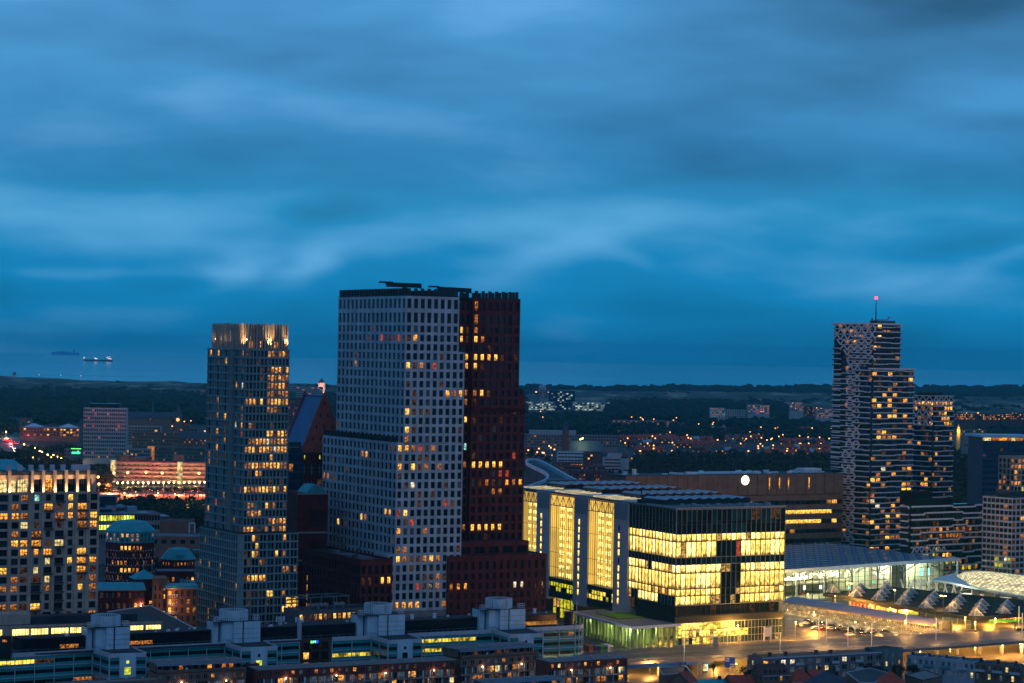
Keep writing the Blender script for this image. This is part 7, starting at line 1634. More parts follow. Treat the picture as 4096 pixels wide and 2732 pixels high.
# ================================================================ twin-gabled brick building with the blue roof
def gabled():
 D = 1090; a = atY(1298, 1565, D); B = Fr((a.x, a.y), 24); zt = a.z; T = thingf('gabled_tower', B, 'brick high-rise with a steep blue roof between two pointed brick gables', 'office tower'); W = []
 ze = 79.5; hw = 10.3; Lr = 27.0; m = MB()
 for y0, y1 in ((-.5, .6), (Lr - .6, Lr + .5)):
  for y, s in ((y0, 1), (y1, -1)):
   p = [(-hw - .5, y, ze - 1.2), (hw + .5, y, ze - 1.2), (0, y, zt)]; m.poly(p if s > 0 else p[::-1])
  m.poly([(-hw - .5, y0, ze - 1.2), (0, y0, zt), (0, y1, zt), (-hw - .5, y1, ze - 1.2)][::-1]); m.poly([(0, y0, zt), (hw + .5, y0, ze - 1.2), (hw + .5, y1, ze - 1.2), (0, y1, zt)][::-1])
 m.build('gable_wall', 'gable_brick', T)
 sm = MB()
 for k, (z, n) in enumerate(((zt - 5.6, 1), (zt - 10.8, 2), (zt - 16, 3), (zt - 21.5, 4))):
  for i in range(n):
   x = (i - (n - 1) / 2) * 3.6; sm.box(x - .3, x + .3, -.56, -.51, z - .8, z + .8)
 sm.build('slit_window', 'glass_black', T)
 rf = MB(); rf.poly([(-hw, .6, ze - 1), (0, .6, zt - 2.2), (0, Lr - .6, zt - 2.2), (-hw, Lr - .6, ze - 1)][::-1]); rf.poly([(0, .6, zt - 2.2), (hw, .6, ze - 1), (hw, Lr - .6, ze - 1), (0, Lr - .6, zt - 2.2)][::-1]); rf.box(-.5, .5, .6, Lr - .6, zt - 2.4, zt - 2.0); rf.build('roof', 'blue_roof', T)
 w = MB(); n = 6; us = cols(2 * hw + 1, n, .62); rows = [(ze - 3.2, ze - 1.9)]
 facade(w, W, (-hw - .5, -.5), (hw + .5, -.5), ze - 5.5, ze - 1.2, cols(2 * hw + 1, 6, .14), [(ze - 4.2, ze - 2.4)], .3, 0, lambda r, c: 'gy' if c in (0, 2, 4) else None)
 facade(w, W, (-hw - .5, -.5), (hw + .5, -.5), 0, ze - 5.5, us, [(ze - 11.8 - 7.0 * k, ze - 6.4 - 7.0 * k) for k in range(10)], .4, 0, lambda r, c: pick({'glass_dull': 5, 'glass': 4, 'w4': .8}), 1, None, 2)
 facade(w, W, (-hw - .5, Lr), (-hw - .5, -.5), 0, ze - 1.2, cols(Lr, 5, .2), [(ze - 9 - 7 * k, ze - 7 - 7 * k) for k in range(6)], .3, 0, None)
 boxwalls(w, -hw - .5, hw + .5, -.5, Lr + .5, 0, ze - 1.2, 'brt'); w.build('wall', 'red_brick', T); finish(T, W, 'frame_white')
 # dark blue glass shaft on its left flank
 x0 = B.xs(-3, 1154, 1900); x1 = B.xs(-3, 1212, 1900); zs = atz(1180, 1800, 1082); g = MB(); W2 = []
 facade(g, W2, (x0, -3), (x1, -3), 0, zs, cols(x1 - x0, 3, .8), [(zs - 5.4 - 4 * k, zs - 2.2 - 4 * k) for k in range(18)], .2, 0, lambda r, c: 'w3' if (r == 1 and c == 0) else None, 0, 'glass_blue'); boxwalls(g, x0, x1, -3, 6, 0, zs, 'blrt'); g.build('glass_shaft', 'navy_panel', T)
 q = MB(); q.box(x0 + 1, x1 - .4, -1, 5, zs, zs + 3.5); q.beam((x0 + .2, -2.8, zs + 1.1), (x1 - .2, -2.8, zs + 1.1), .12); q.build('roof_plant', 'navy_panel', T)
 q = MB(); q.beam((x0 + .3, -2.9, zs + 1.3), (x1 - 2, -2.9, zs + 1.3), .12); q.build('railing', 'metal_white', T); finish(T, W2, 'navy_panel', 50)
 # lower brick wing with cyan vaulted roof
 C = Fr(atY(1192, 1970, 1045), 24); zt2 = atz(1240, 1974, 1045); T2 = thingf('brick_wing', C, 'red brick wing with pale ledges and a small cyan vaulted roof', 'office block'); W = []
 L = C.xs(0, 1312, 1990); m = MB(); rows = [(zt2 - 14.5, zt2 - 7.5), (zt2 - 27, zt2 - 20.5), (zt2 - 35, zt2 - 30)]
 facade(m, W, (0, 0), (L, 0), 0, zt2, [(L * .42 + k * 1.05, L * .42 + k * 1.05 + .5) for k in range(7)], rows, .3, 0, None); boxwalls(m, 0, L, 0, 20, 0, zt2, 'blrt'); m.build('wall', 'red_brick', T2)
 m = MB()
 for z in (zt2 - .2, zt2 - 17, zt2 - 29): m.box(-.3, L, -.4, 0, z - .4, z + .3)
 m.build('ledge', 'frame_grey', T2); r = MB(); cx = C.xs(3, 1262, 1960)
 pr = [(cx - 4.5 + 9 * k / 8, zt2 + 3.6 * math.sin(math.pi * k / 8)) for k in range(9)]
 for k in range(8): r.poly([(pr[k][0], 2, pr[k][1]), (pr[k + 1][0], 2, pr[k + 1][1]), (pr[k + 1][0], 14, pr[k + 1][1]), (pr[k][0], 14, pr[k][1])])
 r.poly([(x, 2, z) for x, z in pr][::-1]); r.build('vaulted_roof', 'copper', T2); finish(T2, W, 'frame_dark')
gabled()
# ================================================================ brick quarter with copper roofs
def oct_(x, y, r, a0=22.5, n=8): return [(x + r * math.cos(R(a0 + 360 / n * k)), y + r * math.sin(R(a0 + 360 / n * k))) for k in range(n)]
def brick_quarter():
 D = 1100; c = atY(505, 2200, D); zt = atz(505, 2083, D); ze = atz(505, 2127, D); zb = atz(505, 2173, D)
 T = thing('octagonal_tower', (c.x, c.y + 11, 0), 'eight-sided brick tower with a big copper-green mansard roof', 'apartment tower', deg=8); W = []
 r = 11.8; P = oct_(0, 0, r); m = MB(); random.seed(71)
 for k in range(8):
  a, b = P[k], P[(k + 1) % 8]; L = math.dist(a, b)
  facade(m, W, a, b, 0, zb, cols(L, 5, .52), [(zb - 3.3 - 3.35 * j, zb - 1.3 - 3.35 * j) for j in range(9)], .3, 0, lambda r_, c_, k=k: pick({'w2': 4, 'w3': 2}) if (r_ in (0, 3) and k == 5) else pick({'-': 5, 'w3': 1.2, 'w4': 2, 'w1': .6}), 1)
 m.prism(P, zb - .1, zb); m.build('wall', 'red_brick', T)
 m = MB()
 for j in range(9):
  z = zb - 3.5 - 3.35 * j
  for k in range(8):
   a, b = Vector(P[k]), Vector(P[(k + 1) % 8])
   for i in range(6): p = a.lerp(b, i / 5) * 1.008; m.box(p.x - .25, p.x + .25, p.y - .25, p.y + .25, z - .25, z + .2)
 m.build('stone_block', 'frame_white', T)
 m = MB(); W2 = []; P2 = oct_(0, 0, r + .3)
 for k in range(8):
  a, b = P2[k], P2[(k + 1) % 8]; L = math.dist(a, b); facade(m, W2, a, b, zb, ze, cols(L, 4, .4), [(ze - 2.6, ze - .9), (zb + .6, zb + 2.2)], .25, 0, litrand({'-': 4, 'w3': 2, 'w1': 1}), 1)
 m.build('copper_storey', 'copper', T); m = MB(); P3 = oct_(0, 0, r * .62)
 for k in range(8): a, b, c2, d = P2[k], P2[(k + 1) % 8], P3[(k + 1) % 8], P3[k]; m.poly([(*a, ze), (*b, ze), (*c2, zt - 1), (*d, zt - 1)]); m.poly([(*d, zt - 1), (*c2, zt - 1), (0, 0, zt)])
 m.build('roof', 'copper', T); finish(T, W + W2, 'frame_white')
 D = 1120; zt = atz(705, 2192, D); ze = atz(705, 2240, D); zb = ze; c = atY(705, 2240, D); T = thing('brick_pavilion', (c.x, c.y + 8, 0), 'smaller brick block with a copper-green mansard roof, right of the eight-sided tower', 'apartment building', deg=12); W = []
 P = oct_(0, 0, 8.6); m = MB()
 for k in range(8): a, b = P[k], P[(k + 1) % 8]; L = math.dist(a, b); facade(m, W, a, b, 0, ze, cols(L, 4, .45), [(ze - 2.9 - 3.3 * j, ze - 1.2 - 3.3 * j) for j in range(6)], .3, 0, litrand({'-': 2, 'w3': 2, 'w4': 2}), 1)
 m.prism(P, ze - .1, ze); m.build('wall', 'red_brick', T); m = MB(); P2 = oct_(0, 0, 8.9); P3 = oct_(0, 0, 5)
 for k in range(8): a, b, c2, d = P2[k], P2[(k + 1) % 8], P3[(k + 1) % 8], P3[k]; m.poly([(*a, ze), (*b, ze), (*c2, zt - 1), (*d, zt - 1)]); m.poly([(*d, zt - 1), (*c2, zt - 1), (0, 0, zt)])
 m.box(-1.6, 1.6, -8.0, -6, ze + .2, ze + 2.6); m.build('roof', 'copper', T); finish(T, W, 'frame_white')
 # gate tower with pyramid roof
 D = 1020; B = Fr(atY(545, 2318, D), 24); w = B.xs(0, 632, 2320); ze = atz(585, 2318, D); zt = atz(585, 2283, D); T = thingf('gate_tower', B, 'square brick tower with a copper-green pyramid roof and two thin spikes', 'tower'); W = []
 m = MB(); facade(m, W, (0, 0), (w, 0), 0, ze, [(w * .62, w * .62 + 1.5)], [(ze - 5, ze - 3.4), (ze - 10.5, ze - 9.3), (ze - 15.5, ze - 11.6), (ze - 20, ze - 17)], .3, 0, lambda r, c: [None, 'w1', 'w2', 'w1'][r]); boxwalls(m, 0, w, 0, w, 0, ze, 'blrt'); m.build('wall', 'red_brick', T)
 m = MB(); e = .7; cs = [(-e, -e), (w + e, -e), (w + e, w + e), (-e, w + e)]
 for k in range(4): m.poly([(*cs[k], ze), (*cs[(k + 1) % 4], ze), (w / 2, w / 2, zt)])
 m.build('roof', 'copper', T); m = MB(); m.beam((w * .45, w / 2, zt - 1), (w * .45, w / 2, zt + 4), .25); m.beam((w, w, ze), (w, w, ze + 5.5), .25); m.build('spike', 'copper', T); finish(T, W, 'frame_white')
 # left wing
 D = 1005; B = Fr(atY(395, 2365, D), 14); L = B.xs(0, 578, 2360); ze = atz(480, 2365, D); T = thingf('brick_wing', B, 'brick apartment wing with a long copper-green roof edge beside the beige block', 'apartment building'); W = []
 m = MB(); facade(m, W, (0, 0), (L, 0), 0, ze, cols(L, 8, .5), [(ze - 3.0, ze - .8), (ze - 7.4, ze - 5.2), (ze - 11.5, ze - 9.3)], .3, 0, lambda r, c: {(1, 6): 'w2', (1, 7): 'w3', (1, 1): 'w4', (1, 4): 'w4', (0, 3): 'w4', (0, 0): 'w4'}.get((r, c)) or pick({'-': 4, 'glass_dull': 2, 'w4': 1}), 2)
 boxwalls(m, 0, L, 0, 12, 0, ze, 'brl'); m.build('wall', 'red_brick', T); m = MB(); m.box(-1, L + .6, -.9, 3, ze, ze + .5); m.build('eaves', 'beige_stone', T); m = MB()
 m.poly([(-1, -.8, ze + .5), (L + .6, -.8, ze + .5), (L + .2, 5, ze + 2.6), (-1, 5, ze + 2.6)]); m.poly([(-1, 5, ze + 2.6), (L + .2, 5, ze + 2.6), (L, 12, ze + 2.4), (-1, 12, ze + 2.4)]); m.build('roof', 'copper', T)
 wall_lamp(L * .93, -.3, ze - 6.2, T, 900); finish(T, W, 'frame_white')
 # rear wing
 D = 1070; B = Fr(atY(625, 2292, D), 10); L = B.xs(0, 800, 2292); ze = atz(700, 2290, D); T = thingf('brick_wing', B, 'brick wing with a grey flat roof behind the pyramid-roofed tower', 'apartment building'); W = []
 block(T, B, 0, L, 0, 16, 0, ze, 'red_brick', 'roof_grey', 9, 0, [(ze - 4.4, ze - 2.2), (ze - 8, ze - 6)], .45, None, .3, lambda r, c: {(0, 3): 'w3', (0, 7): 'w2', (0, 8): 'w4'}.get((r, c)) or pick({'-': 5, 'w4': 2, 'glass_dull': 3}), None, W, 1, .4); finish(T, W, 'frame_white')
 # round-cornered wing with stacked balconies
 D = 985; B = Fr(atY(668, 2358, D), 10); L = B.xs(0, 790, 2355); ze = atz(720, 2356, D); T = thingf('brick_wing', B, 'orange-lit brick wing with curved white balconies under a copper-green canopy', 'apartment building'); W = []
 m = MB(); facade(m, W, (0, 0), (L, 0), 0, ze, cols(L, 5, .42), [(ze - 3.1 - 3.4 * k, ze - .9 - 3.4 * k) for k in range(6)], .3, 0, lambda r, c: pick({'w1': 3, 'w2': 1}) if c == 0 else pick({'w3': 1, '-': 3}), 1)
 x0 = B.xs(2, 612, 2370); facade(m, W, (x0, 2), (0, 2), 0, ze + 4, cols(-x0, 3, .3), [(ze - 1 - 3.4 * k, ze + 1 - 3.4 * k) for k in range(7)], .3, 0, lambda r, c: pick({'w1': 2, '-': 2}) if c == 2 else None, 0)
 boxwalls(m, 0, L, 0, 14, 0, ze, 'brlt'); boxwalls(m, x0, 0, 2, 14, 0, ze + 4, 'brlt'); m.build('wall', 'orange_brick', T)
 m = MB(); m.prism([(-.8, -1.5), (L, -1.5), (L, 10), (-3, 10)], ze, ze + .5); m.build('canopy_edge', 'beige_stone', T); m = MB(); m.prism([(-.7, -1.4), (L, -1.4), (L, 10), (-3, 10)], ze + .5, ze + 1.4); m.build('canopy', 'copper', T)
 for k in range(5):
  z = ze - 3.4 * (k + 1); b = MB()
  for j in range(9):
   a0 = math.pi + math.pi * j / 8; a1 = math.pi + math.pi * (j + 1) / 8 if j < 8 else a0; p = (2.2 + 2.1 * math.cos(a0), 0 + 1.5 * math.sin(a0)); b.beam((*p, z), (*p, z + 1.1), .12)
   if j < 8: q = (2.2 + 2.1 * math.cos(a1), 1.5 * math.sin(a1)); b.beam((*p, z + 1.1), (*q, z + 1.1), .12); b.poly([(2.2, 0, z), (*p, z), (*q, z)])
  b.build('balcony', 'frame_white', T)
 for z in (ze - 1.2, ze - 4.8, ze - 8):
  l = bpy.data.lights.new('balcony_light', 'POINT'); l.energy = 260; l.color = (1, .5, .15); l.shadow_soft_size = .3; lo = bpy.data.objects.new('balcony_light', l); COL.objects.link(lo); lo.parent = T; lo.location = (2, -2.5, z)
 finish(T, W, 'frame_white')
 # modern office behind, flat blades of roof
 D = 1370; B = Fr(atY(392, 2062, D), 20); L = B.xs(0, 640, 2075); ze = atz(500, 2058, D); T = thingf('modern_office', B, 'modern low office with thin overlapping roofs and a yellow-green lit window band', 'office block'); W = []
 block(T, B, 0, L, 0, 22, 0, ze, 'grey_stone', 'roof_grey', 22, 0, [(ze - 3.9, ze - .9), (ze - 9.0, ze - 6.3), (ze - 14, ze - 11.5)], .8, None, .3, lambda r, c: pick({'gy2': 3, 'gy': 2}) if (c < 13 and r == 0) or (c < 9 and r == 1) else None, None, W, 0, .4)
 m = MB(); m.box(-2, L * .82, -1.5, 14, ze, ze + .6); m.box(L * .3, L + 6, 3, 20, ze - 2.2, ze - 1.6) ; m.box(-4, L * .25, 2, 20, ze + 2.5, ze + 3.1); m.box(L * .15, L * .45, 4, 16, ze + 3, ze + 4.4); m.box(L * .5, L * .66, 6, 14, ze + .6, ze + 3.6); m.build('roof_blade', 'roof_slab_blue', T)
 m = MB(); m.box(-3, L * .23, 3, 18, ze + .6, ze + 2.5); m.build('upper_storey', 'glass_dull', T)
 m = MB(); x1 = B.xs(10, 465, 1985); m.box(x1 - 14, x1, 8, 18, ze + 3, ze + 9.3); m.build('roof_pavilion', 'glass_dull', T); m = MB(); m.box(x1 - 15, x1 + 1, 7, 19, ze + 9.3, ze + 10); m.build('pavilion_roof', 'roof_slab_blue', T); finish(T, W)
 for i, (pxa, pxb, py, D, dep, mt, rfm, rows_n, lab, deg) in enumerate(((620, 778, 2086, 1420, 18, 'brown_brick', 'roof_dark', 0, 'windowless brown block with a pale framed end wall', 8), (600, 826, 2150, 1330, 26, 'brown_brick', 'roof_grey', 1, 'low flat-roofed block with blue-grey roof beside the grey tower', 6), (770, 830, 2205, 1240, 12, 'grey_stone_d', 'copper', 1, 'small block with a copper-green roof edge beside the grey tower', 10))):
  B = Fr(atY(pxa, py, D), deg); L = B.xs(0, pxb, py); z = atz((pxa + pxb) / 2, py, D); T = thingf('low_building', B, lab, 'building'); W = []
  block(T, B, 0, L, 0, dep, 0, z, mt, rfm, 6 if rows_n else 0, 0, [(z - 3.6, z - 1.4)] if rows_n else None, .5, None, .3, litrand({'-': 5, 'w4': 1}), None, W, 0, .5)
  if i == 0: m = MB(); m.beam((L - 3, -.3, 0), (L - 3, -.3, z - 1), .7); m.beam((L - 3, -.3, z - 1), (L + .2, -.3, z - 1), .7); m.beam((L + .2, -.3, 0), (L + .2, -.3, z - 1), .7); m.build('end_frame', 'white_panel', T)
  if W: finish(T, W)
wall('orange_brick', (.30, .11, .05), .8, .2, .4); wall('roof_slab_blue', (.16, .24, .32), .5, .15, .2)
brick_quarter()
# ================================================================ mid-distance buildings on the left
def simple(name, lab, cat, pxa, pxb, py, D, dep, mat, roofm, nc, rowspec, frac=.6, lit=None, deg=8, z=None, parapet=.5, mull=0, group=None, lcols=0, extra=None, z0=0):
 B = Fr(atY(pxa, py, D), deg); L = B.xs(0, pxb, py); z = z or atz((pxa + pxb) / 2, py, D); T = thingf(name, B, lab, cat, group); W = []
 n, fh, h = rowspec; rows = [(z - 1.0 - fh * k - h, z - 1.0 - fh * k) for k in range(n) if z - 1.0 - fh * k - h > .3]
 block(T, B, 0, L, 0, dep, z0, z, mat, roofm, nc, lcols, rows, frac, None, .25, litrand(lit or {'-': 8, 'w4': 1, 'w3': 1}), litrand({'-': 8, 'w4': 1, 'w3': .4}), W, mull, parapet)
 if extra: extra(T, B, L, z)
 if W: finish(T, W)
 return T, B, L, z
def mid_left():
 random.seed(81)
 def pent(T, B, L, z):
  m = MB(); m.box(L * .12, L * .82, 3, 14, z + .3, z + 4.6); m.build('penthouse', 'glass_black', T); m = MB(); m.box(-.2, L + .2, -.25, 0, z - 4.6, z - 4.1); m.box(-.2, L + .2, -.25, 0, z - .3, z + .5); m.build('pale_band', 'white_panel', T)
 simple('office_slab', 'pale grey mid-rise office slab with a black penthouse, left of the grey tower', 'office building', 335, 506, 1634, 2300, 18, 'slab_grey', 'roof_dark', 20, (13, 3.7, 1.9), .72, {'glass_dull': 30, 'w4': 1.5, 'wr': 1.0, 'w3': .8, 'glass': 6}, 4, lcols=4, extra=pent)
 T, B, L, z = simple('exhibition_hall', 'low brick hall with wide pale roof and two white pyramids on it', 'hall', 80, 318, 1712, 3000, 30, 'brown_brick', 'roof_slab_blue', 18, (3, 3.4, 2.0), .6, {'-': 5, 'w1': 1, 'w2': 1.4, 'w3': 1}, 3)
 m = MB()
 for x in (L * .2, L * .78): w_ = 12; cs = [(x - w_, 6), (x + w_, 6), (x + w_, 26), (x - w_, 26)]; [m.poly([(*cs[k], z + .6), (*cs[(k + 1) % 4], z + .6), (x, 16, z + 5.2)]) for k in range(4)]
 m.build('roof_pyramid', 'white_panel', T)
 # church and clock tower
 B = Fr(atY(510, 1672, 3300), 5); L = B.xs(0, 682, 1672); z = atz(600, 1672, 3300); T = thingf('town_hall', B, 'long dark-roofed hall with a little ridge turret, behind the glass office', 'hall'); W = []
 m = MB(); facade(m, W, (0, 0), (L, 0), 0, z, cols(L, 16, .3), [(z - 2.4, z - .8)], .3, 0, litrand({'-': 3, 'w3': 1, 'w4': 1})); boxwalls(m, 0, L, 0, 16, 0, z, 'blr'); m.build('wall', 'brown_brick', T); m = MB(); m.poly([(-1, -1, z), (L + 1, -1, z), (L + 1, 8, z + 8), (-1, 8, z + 8)]); m.poly([(L + 1, 17, z), (-1, 17, z), (-1, 8, z + 8), (L + 1, 8, z + 8)]); m.build('roof', 'roof_slate', T)
 m = MB(); x = B.xs(8, 612, 1640); m.cyl(x, 8, z + 7, z + 13, 1.6, n=8); m.cyl(x, 8, z + 13, z + 26, 1.4, .1, 8); m.build('turret', 'copper_dark', T); finish(T, W)
 c = atY(713, 1690, 3000); T = thing('clock_tower', (c.x, c.y, 0), 'slim church tower with an orange lit clock and dark spire', 'clock tower'); zt = atz(713, 1668, 3000); m = MB(); m.box(-4, 4, -4, 4, 0, zt); m.build('wall', 'brown_brick', T)
 m = MB(); cs = [(-4.6, -4.6), (4.6, -4.6), (4.6, 4.6), (-4.6, 4.6)]; zz = atz(713, 1612, 3000)
 for k in range(4): m.poly([(*cs[k], zt), (*cs[(k + 1) % 4], zt), (0, 0, zz)])
 m.build('spire', 'roof_slate', T); m = MB(); cyl_y(m, 0, -4.1, zt - 3.2, 2.1, .2, 16, 0); m.build('clock_face', 'clock', T)
 simple('glass_office', 'teal-glass office with rows of lights under its eaves, right of the pale slab', 'office building', 503, 642, 1706, 2800, 20, 'frame_grey', 'roof_slate', 12, (7, 3.0, 1.9), .85, {'glass_teal': 9, 'glass_dull': 8, 'w3': 1.5, 'w1': .5}, 4)
 simple('long_office', 'long office with pale horizontal window stripes, below the clock tower', 'office building', 530, 722, 1731, 2700, 14, 'brown_brick', 'roof_dark', 30, (6, 3.6, 1.6), .72, {'glass_dull': 22, 'w3': .8, 'w4': 2}, 2)
 simple('flat_roof_house', 'low building with a bright lit top window, near the clock tower', 'building', 718, 790, 1714, 2900, 12, 'brown_brick', 'roof_dark', 5, (4, 3.2, 2.0), .6, {'-': 4, 'w1': 2, 'w3': 1}, 4)
 for i, (a, b, y, D, lab) in enumerate(((716, 792, 1752, 2620, 'dark steep-roofed house row nearest the grey tower'), (774, 842, 1757, 2600, 'second dark steep-roofed house row, touching the grey tower'))):
  B = Fr(atY(a, y, D), 5); L = B.xs(0, b, y); z = atz((a + b) / 2, y, D); T = thingf('house_row', B, lab, 'house'); m = MB(); W = []; facade(m, W, (0, 0), (L, 0), 0, z, cols(L, 8, .4), [(z - 2.4, z - .8), (z - 5.4, z - 3.8)], .2, 0, litrand({'-': 4, 'w3': 1.5, 'w1': 1})); boxwalls(m, 0, L, 0, 12, 0, z, 'blr'); m.build('wall', 'brown_brick', T); m = MB(); m.poly([(-.5, -.6, z), (L + .5, -.6, z), (L + .5, 6, z + 7), (-.5, 6, z + 7)]); m.poly([(L + .5, 12.6, z), (-.5, 12.6, z), (-.5, 6, z + 7), (L + .5, 6, z + 7)]); m.build('roof', 'roof_slate', T); finish(T, W)
 def stair(T, B, L, z): m = MB(); m.box(-7, -.2, -.5, 8, 0, z + 1); m.build('lit_stair', 'w3', T)
 simple('dark_office', 'dark long office with a lit glass stair at its left end', 'office building', 618, 845, 1792, 2500, 16, 'grey_stone_d', 'roof_slate', 26, (5, 3.6, 1.8), .5, {'-': 10, 'w4': 1.5, 'w3': .5}, 3, extra=stair)
 simple('grid_office', 'pale gridded office with lit rooms, left of the dark long office', 'office building', 378, 600, 1797, 2420, 14, 'frame_grey', 'roof_dark', 26, (5, 3.5, 2.1), .8, {'glass_dull': 12, 'glass': 4, 'w3': 2.2, 'w1': 1.2, 'w4': 2}, 3, mull=0)
 simple('office_block', 'small office with green neon light on its roof edge', 'office building', 258, 324, 1797, 2400, 12, 'grey_stone', 'roof_dark', 8, (4, 3.6, 1.8), .5, {'-': 8, 'wc': 1, 'w4': 2}, 3, extra=lambda T, B, L, z: (lambda m: m.build('neon_light', 'lamp_green', T))(MB().box(L * .45, L * .95, -.4, -.1, z - 4.4, z - 2.6)) and (lambda m: m.build('neon_edge', 'sign_green', T))(MB().box(L * .4, L, -.3, 0, z + .3, z + .9)))
 # curved ribbed office
 D = 2160; zt = atz(640, 1848, D); o = atY(438, 1900, D); B = Fr(o, 0); T = thingf('curved_office', B, 'long curving pink-white office with dark window bands, lit red by street lamps', 'office building'); L = B.xs(0, 860, 1900)
 def pathpt(u):
  x = u * L; y = 9 * math.exp(-((u) / .10) ** 2) + 3.0 * math.sin(u * 7.5) + (-4 * math.exp(-((u - .3) / .2) ** 2)); return (x, y)
 pts = [pathpt(i / 60) for i in range(61)]; fh = 3.75
 for k in range(5):
  z1 = zt - k * fh; a = MB(); b = MB(); c = MB()
  for i in range(60):
   p, q = pts[i], pts[i + 1]
   a.poly([(*p, z1 - 2.2), (*q, z1 - 2.2), (*q, z1 - .5), (*p, z1 - .5)]); b.poly([(p[0], p[1] + .4, z1 - 3.3), (q[0], q[1] + .4, z1 - 3.3), (q[0], q[1] + .4, z1 - 2.2), (p[0], p[1] + .4, z1 - 2.2)])
   c.beam((p[0], p[1] - .2, z1 - .25), (q[0], q[1] - .2, z1 - .25), .8, .5)
  a.build('wall_band', 'pink_white', T); b.build('window_band', 'band_lit', T); c.build('red_band', 'roof_red', T)
 m = MB()
 for i in range(60): p, q = pts[i], pts[i + 1]; m.poly([(*p, zt - .1), (*q, zt - .1), (q[0], 24, zt - .1), (p[0], 24, zt - .1)]); m.poly([(*p, 0), (*q, 0), (*q, zt - 19), (*p, zt - 19)])
 m.box(pts[0][0], pts[-1][0], 22, 24, 0, zt - .2); m.build('roof', 'roof_dark', T); m = MB()
 for u in (.02, .67): p = pathpt(u); m.box(p[0] - 2.2, p[0] + 2.2, p[1] - 1.2, p[1] + 2, 0, zt + .5)
 m.build('stair_shaft', 'stair_lit', T); m = MB(); m.cyl(B.xs(10, 500, 1830), 10, zt, zt + 5, 8, 9, 20); m.cyl(B.xs(14, 552, 1830), 14, zt, zt + 3.5, 12, 13, 20); m.box(B.xs(8, 694, 1825), B.xs(8, 738, 1825), 6, 14, zt, zt + 6); m.build('roof_pod', 'roof_slate', T)
 # teal pitched roof at the very left
 B = Fr(atY(-30, 1872, 1600), 5); L = B.xs(0, 88, 1872); z = atz(40, 1886, 1600); T = thingf('teal_roof_building', B, 'building showing only its teal sloping roof behind the beige block', 'building'); m = MB(); m.box(0, L, 0, 16, 0, z); m.build('wall', 'grey_stone', T); m = MB(); m.poly([(0, 0, z), (L + 2, 0, z), (L - 7, 12, z + 7.5), (0, 12, z + 7.5)]); m.poly([(L + 2, 0, z), (L + 2, 16, z), (L - 7, 12, z + 7.5)]); m.build('roof', 'copper', T)
 # park canopy with a row of ceiling lights, cars below
wall('slab_grey', (.34, .36, .38), .7, .15, .3); wall('pink_white', (.50, .38, .40), .7, .12, .2); wall('copper_dark', (.03, .14, .17), .6, .2, .3)
emis('clock', (1, .45, .12), 2.2); emis('band_lit', (1, .55, .25), .09, 1, .5, .05, 5); emis('stair_lit', (1, .72, .3), .75, 1, .3, .3, 1.5)
mid_left()
# ================================================================ woods and tree masses (numpy: too many crowns to count)
def foliage_mat(name, cols_, rough=.95):
 m, nt, out = newmat(name); N = nt.nodes; L = nt.links; b = N.new('ShaderNodeBsdfPrincipled'); L.new(b.outputs[0], out.inputs[0]); g = N.new('ShaderNodeNewGeometry')
 n = N.new('ShaderNodeTexNoise'); n.inputs['Scale'].default_value = .035; n.inputs['Detail'].default_value = 6; n.inputs['Roughness'].default_value = .7; L.new(g.outputs['Position'], n.inputs['Vector'])
 cr = N.new('ShaderNodeValToRGB'); L.new(n.outputs[0], cr.inputs[0]); e = cr.color_ramp.elements
 e[0].position = .34; e[0].color = (*cols_[0], 1); e[1].position = .68; e[1].color = (*cols_[-1], 1)
 for i, c in enumerate(cols_[1:-1]): q = e.new(.34 + .34 * (i + 1) / (len(cols_) - 1)); q.color = (*c, 1)
 L.new(cr.outputs[0], b.inputs['Base Color']); b.inputs['Roughness'].default_value = rough; b.inputs['Specular IOR Level'].default_value = .1
foliage_mat('foliage', [(.010, .024, .018), (.020, .034, .020), (.042, .030, .022), (.018, .030, .022)])
foliage_mat('foliage_autumn', [(.022, .018, .012), (.05, .026, .014), (.03, .03, .016), (.065, .034, .014)])
foliage_mat('foliage_dark', [(.012, .025, .018), (.02, .035, .022), (.035, .035, .025)])
def ico():
 t = (1 + 5 ** .5) / 2; v = np.array([(-1, t, 0), (1, t, 0), (-1, -t, 0), (1, -t, 0), (0, -1, t), (0, 1, t), (0, -1, -t), (0, 1, -t), (t, 0, -1), (t, 0, 1), (-t, 0, -1), (-t, 0, 1)], float); v /= np.linalg.norm(v[0])
 f = np.array([(0, 11, 5), (0, 5, 1), (0, 1, 7), (0, 7, 10), (0, 10, 11), (1, 5, 9), (5, 11, 4), (11, 10, 2), (10, 7, 6), (7, 1, 8), (3, 9, 4), (3, 4, 2), (3, 2, 6), (3, 6, 8), (3, 8, 9), (4, 9, 5), (2, 4, 11), (6, 2, 10), (8, 6, 7), (9, 8, 1)])
 return v, f
IV, IF = ico()
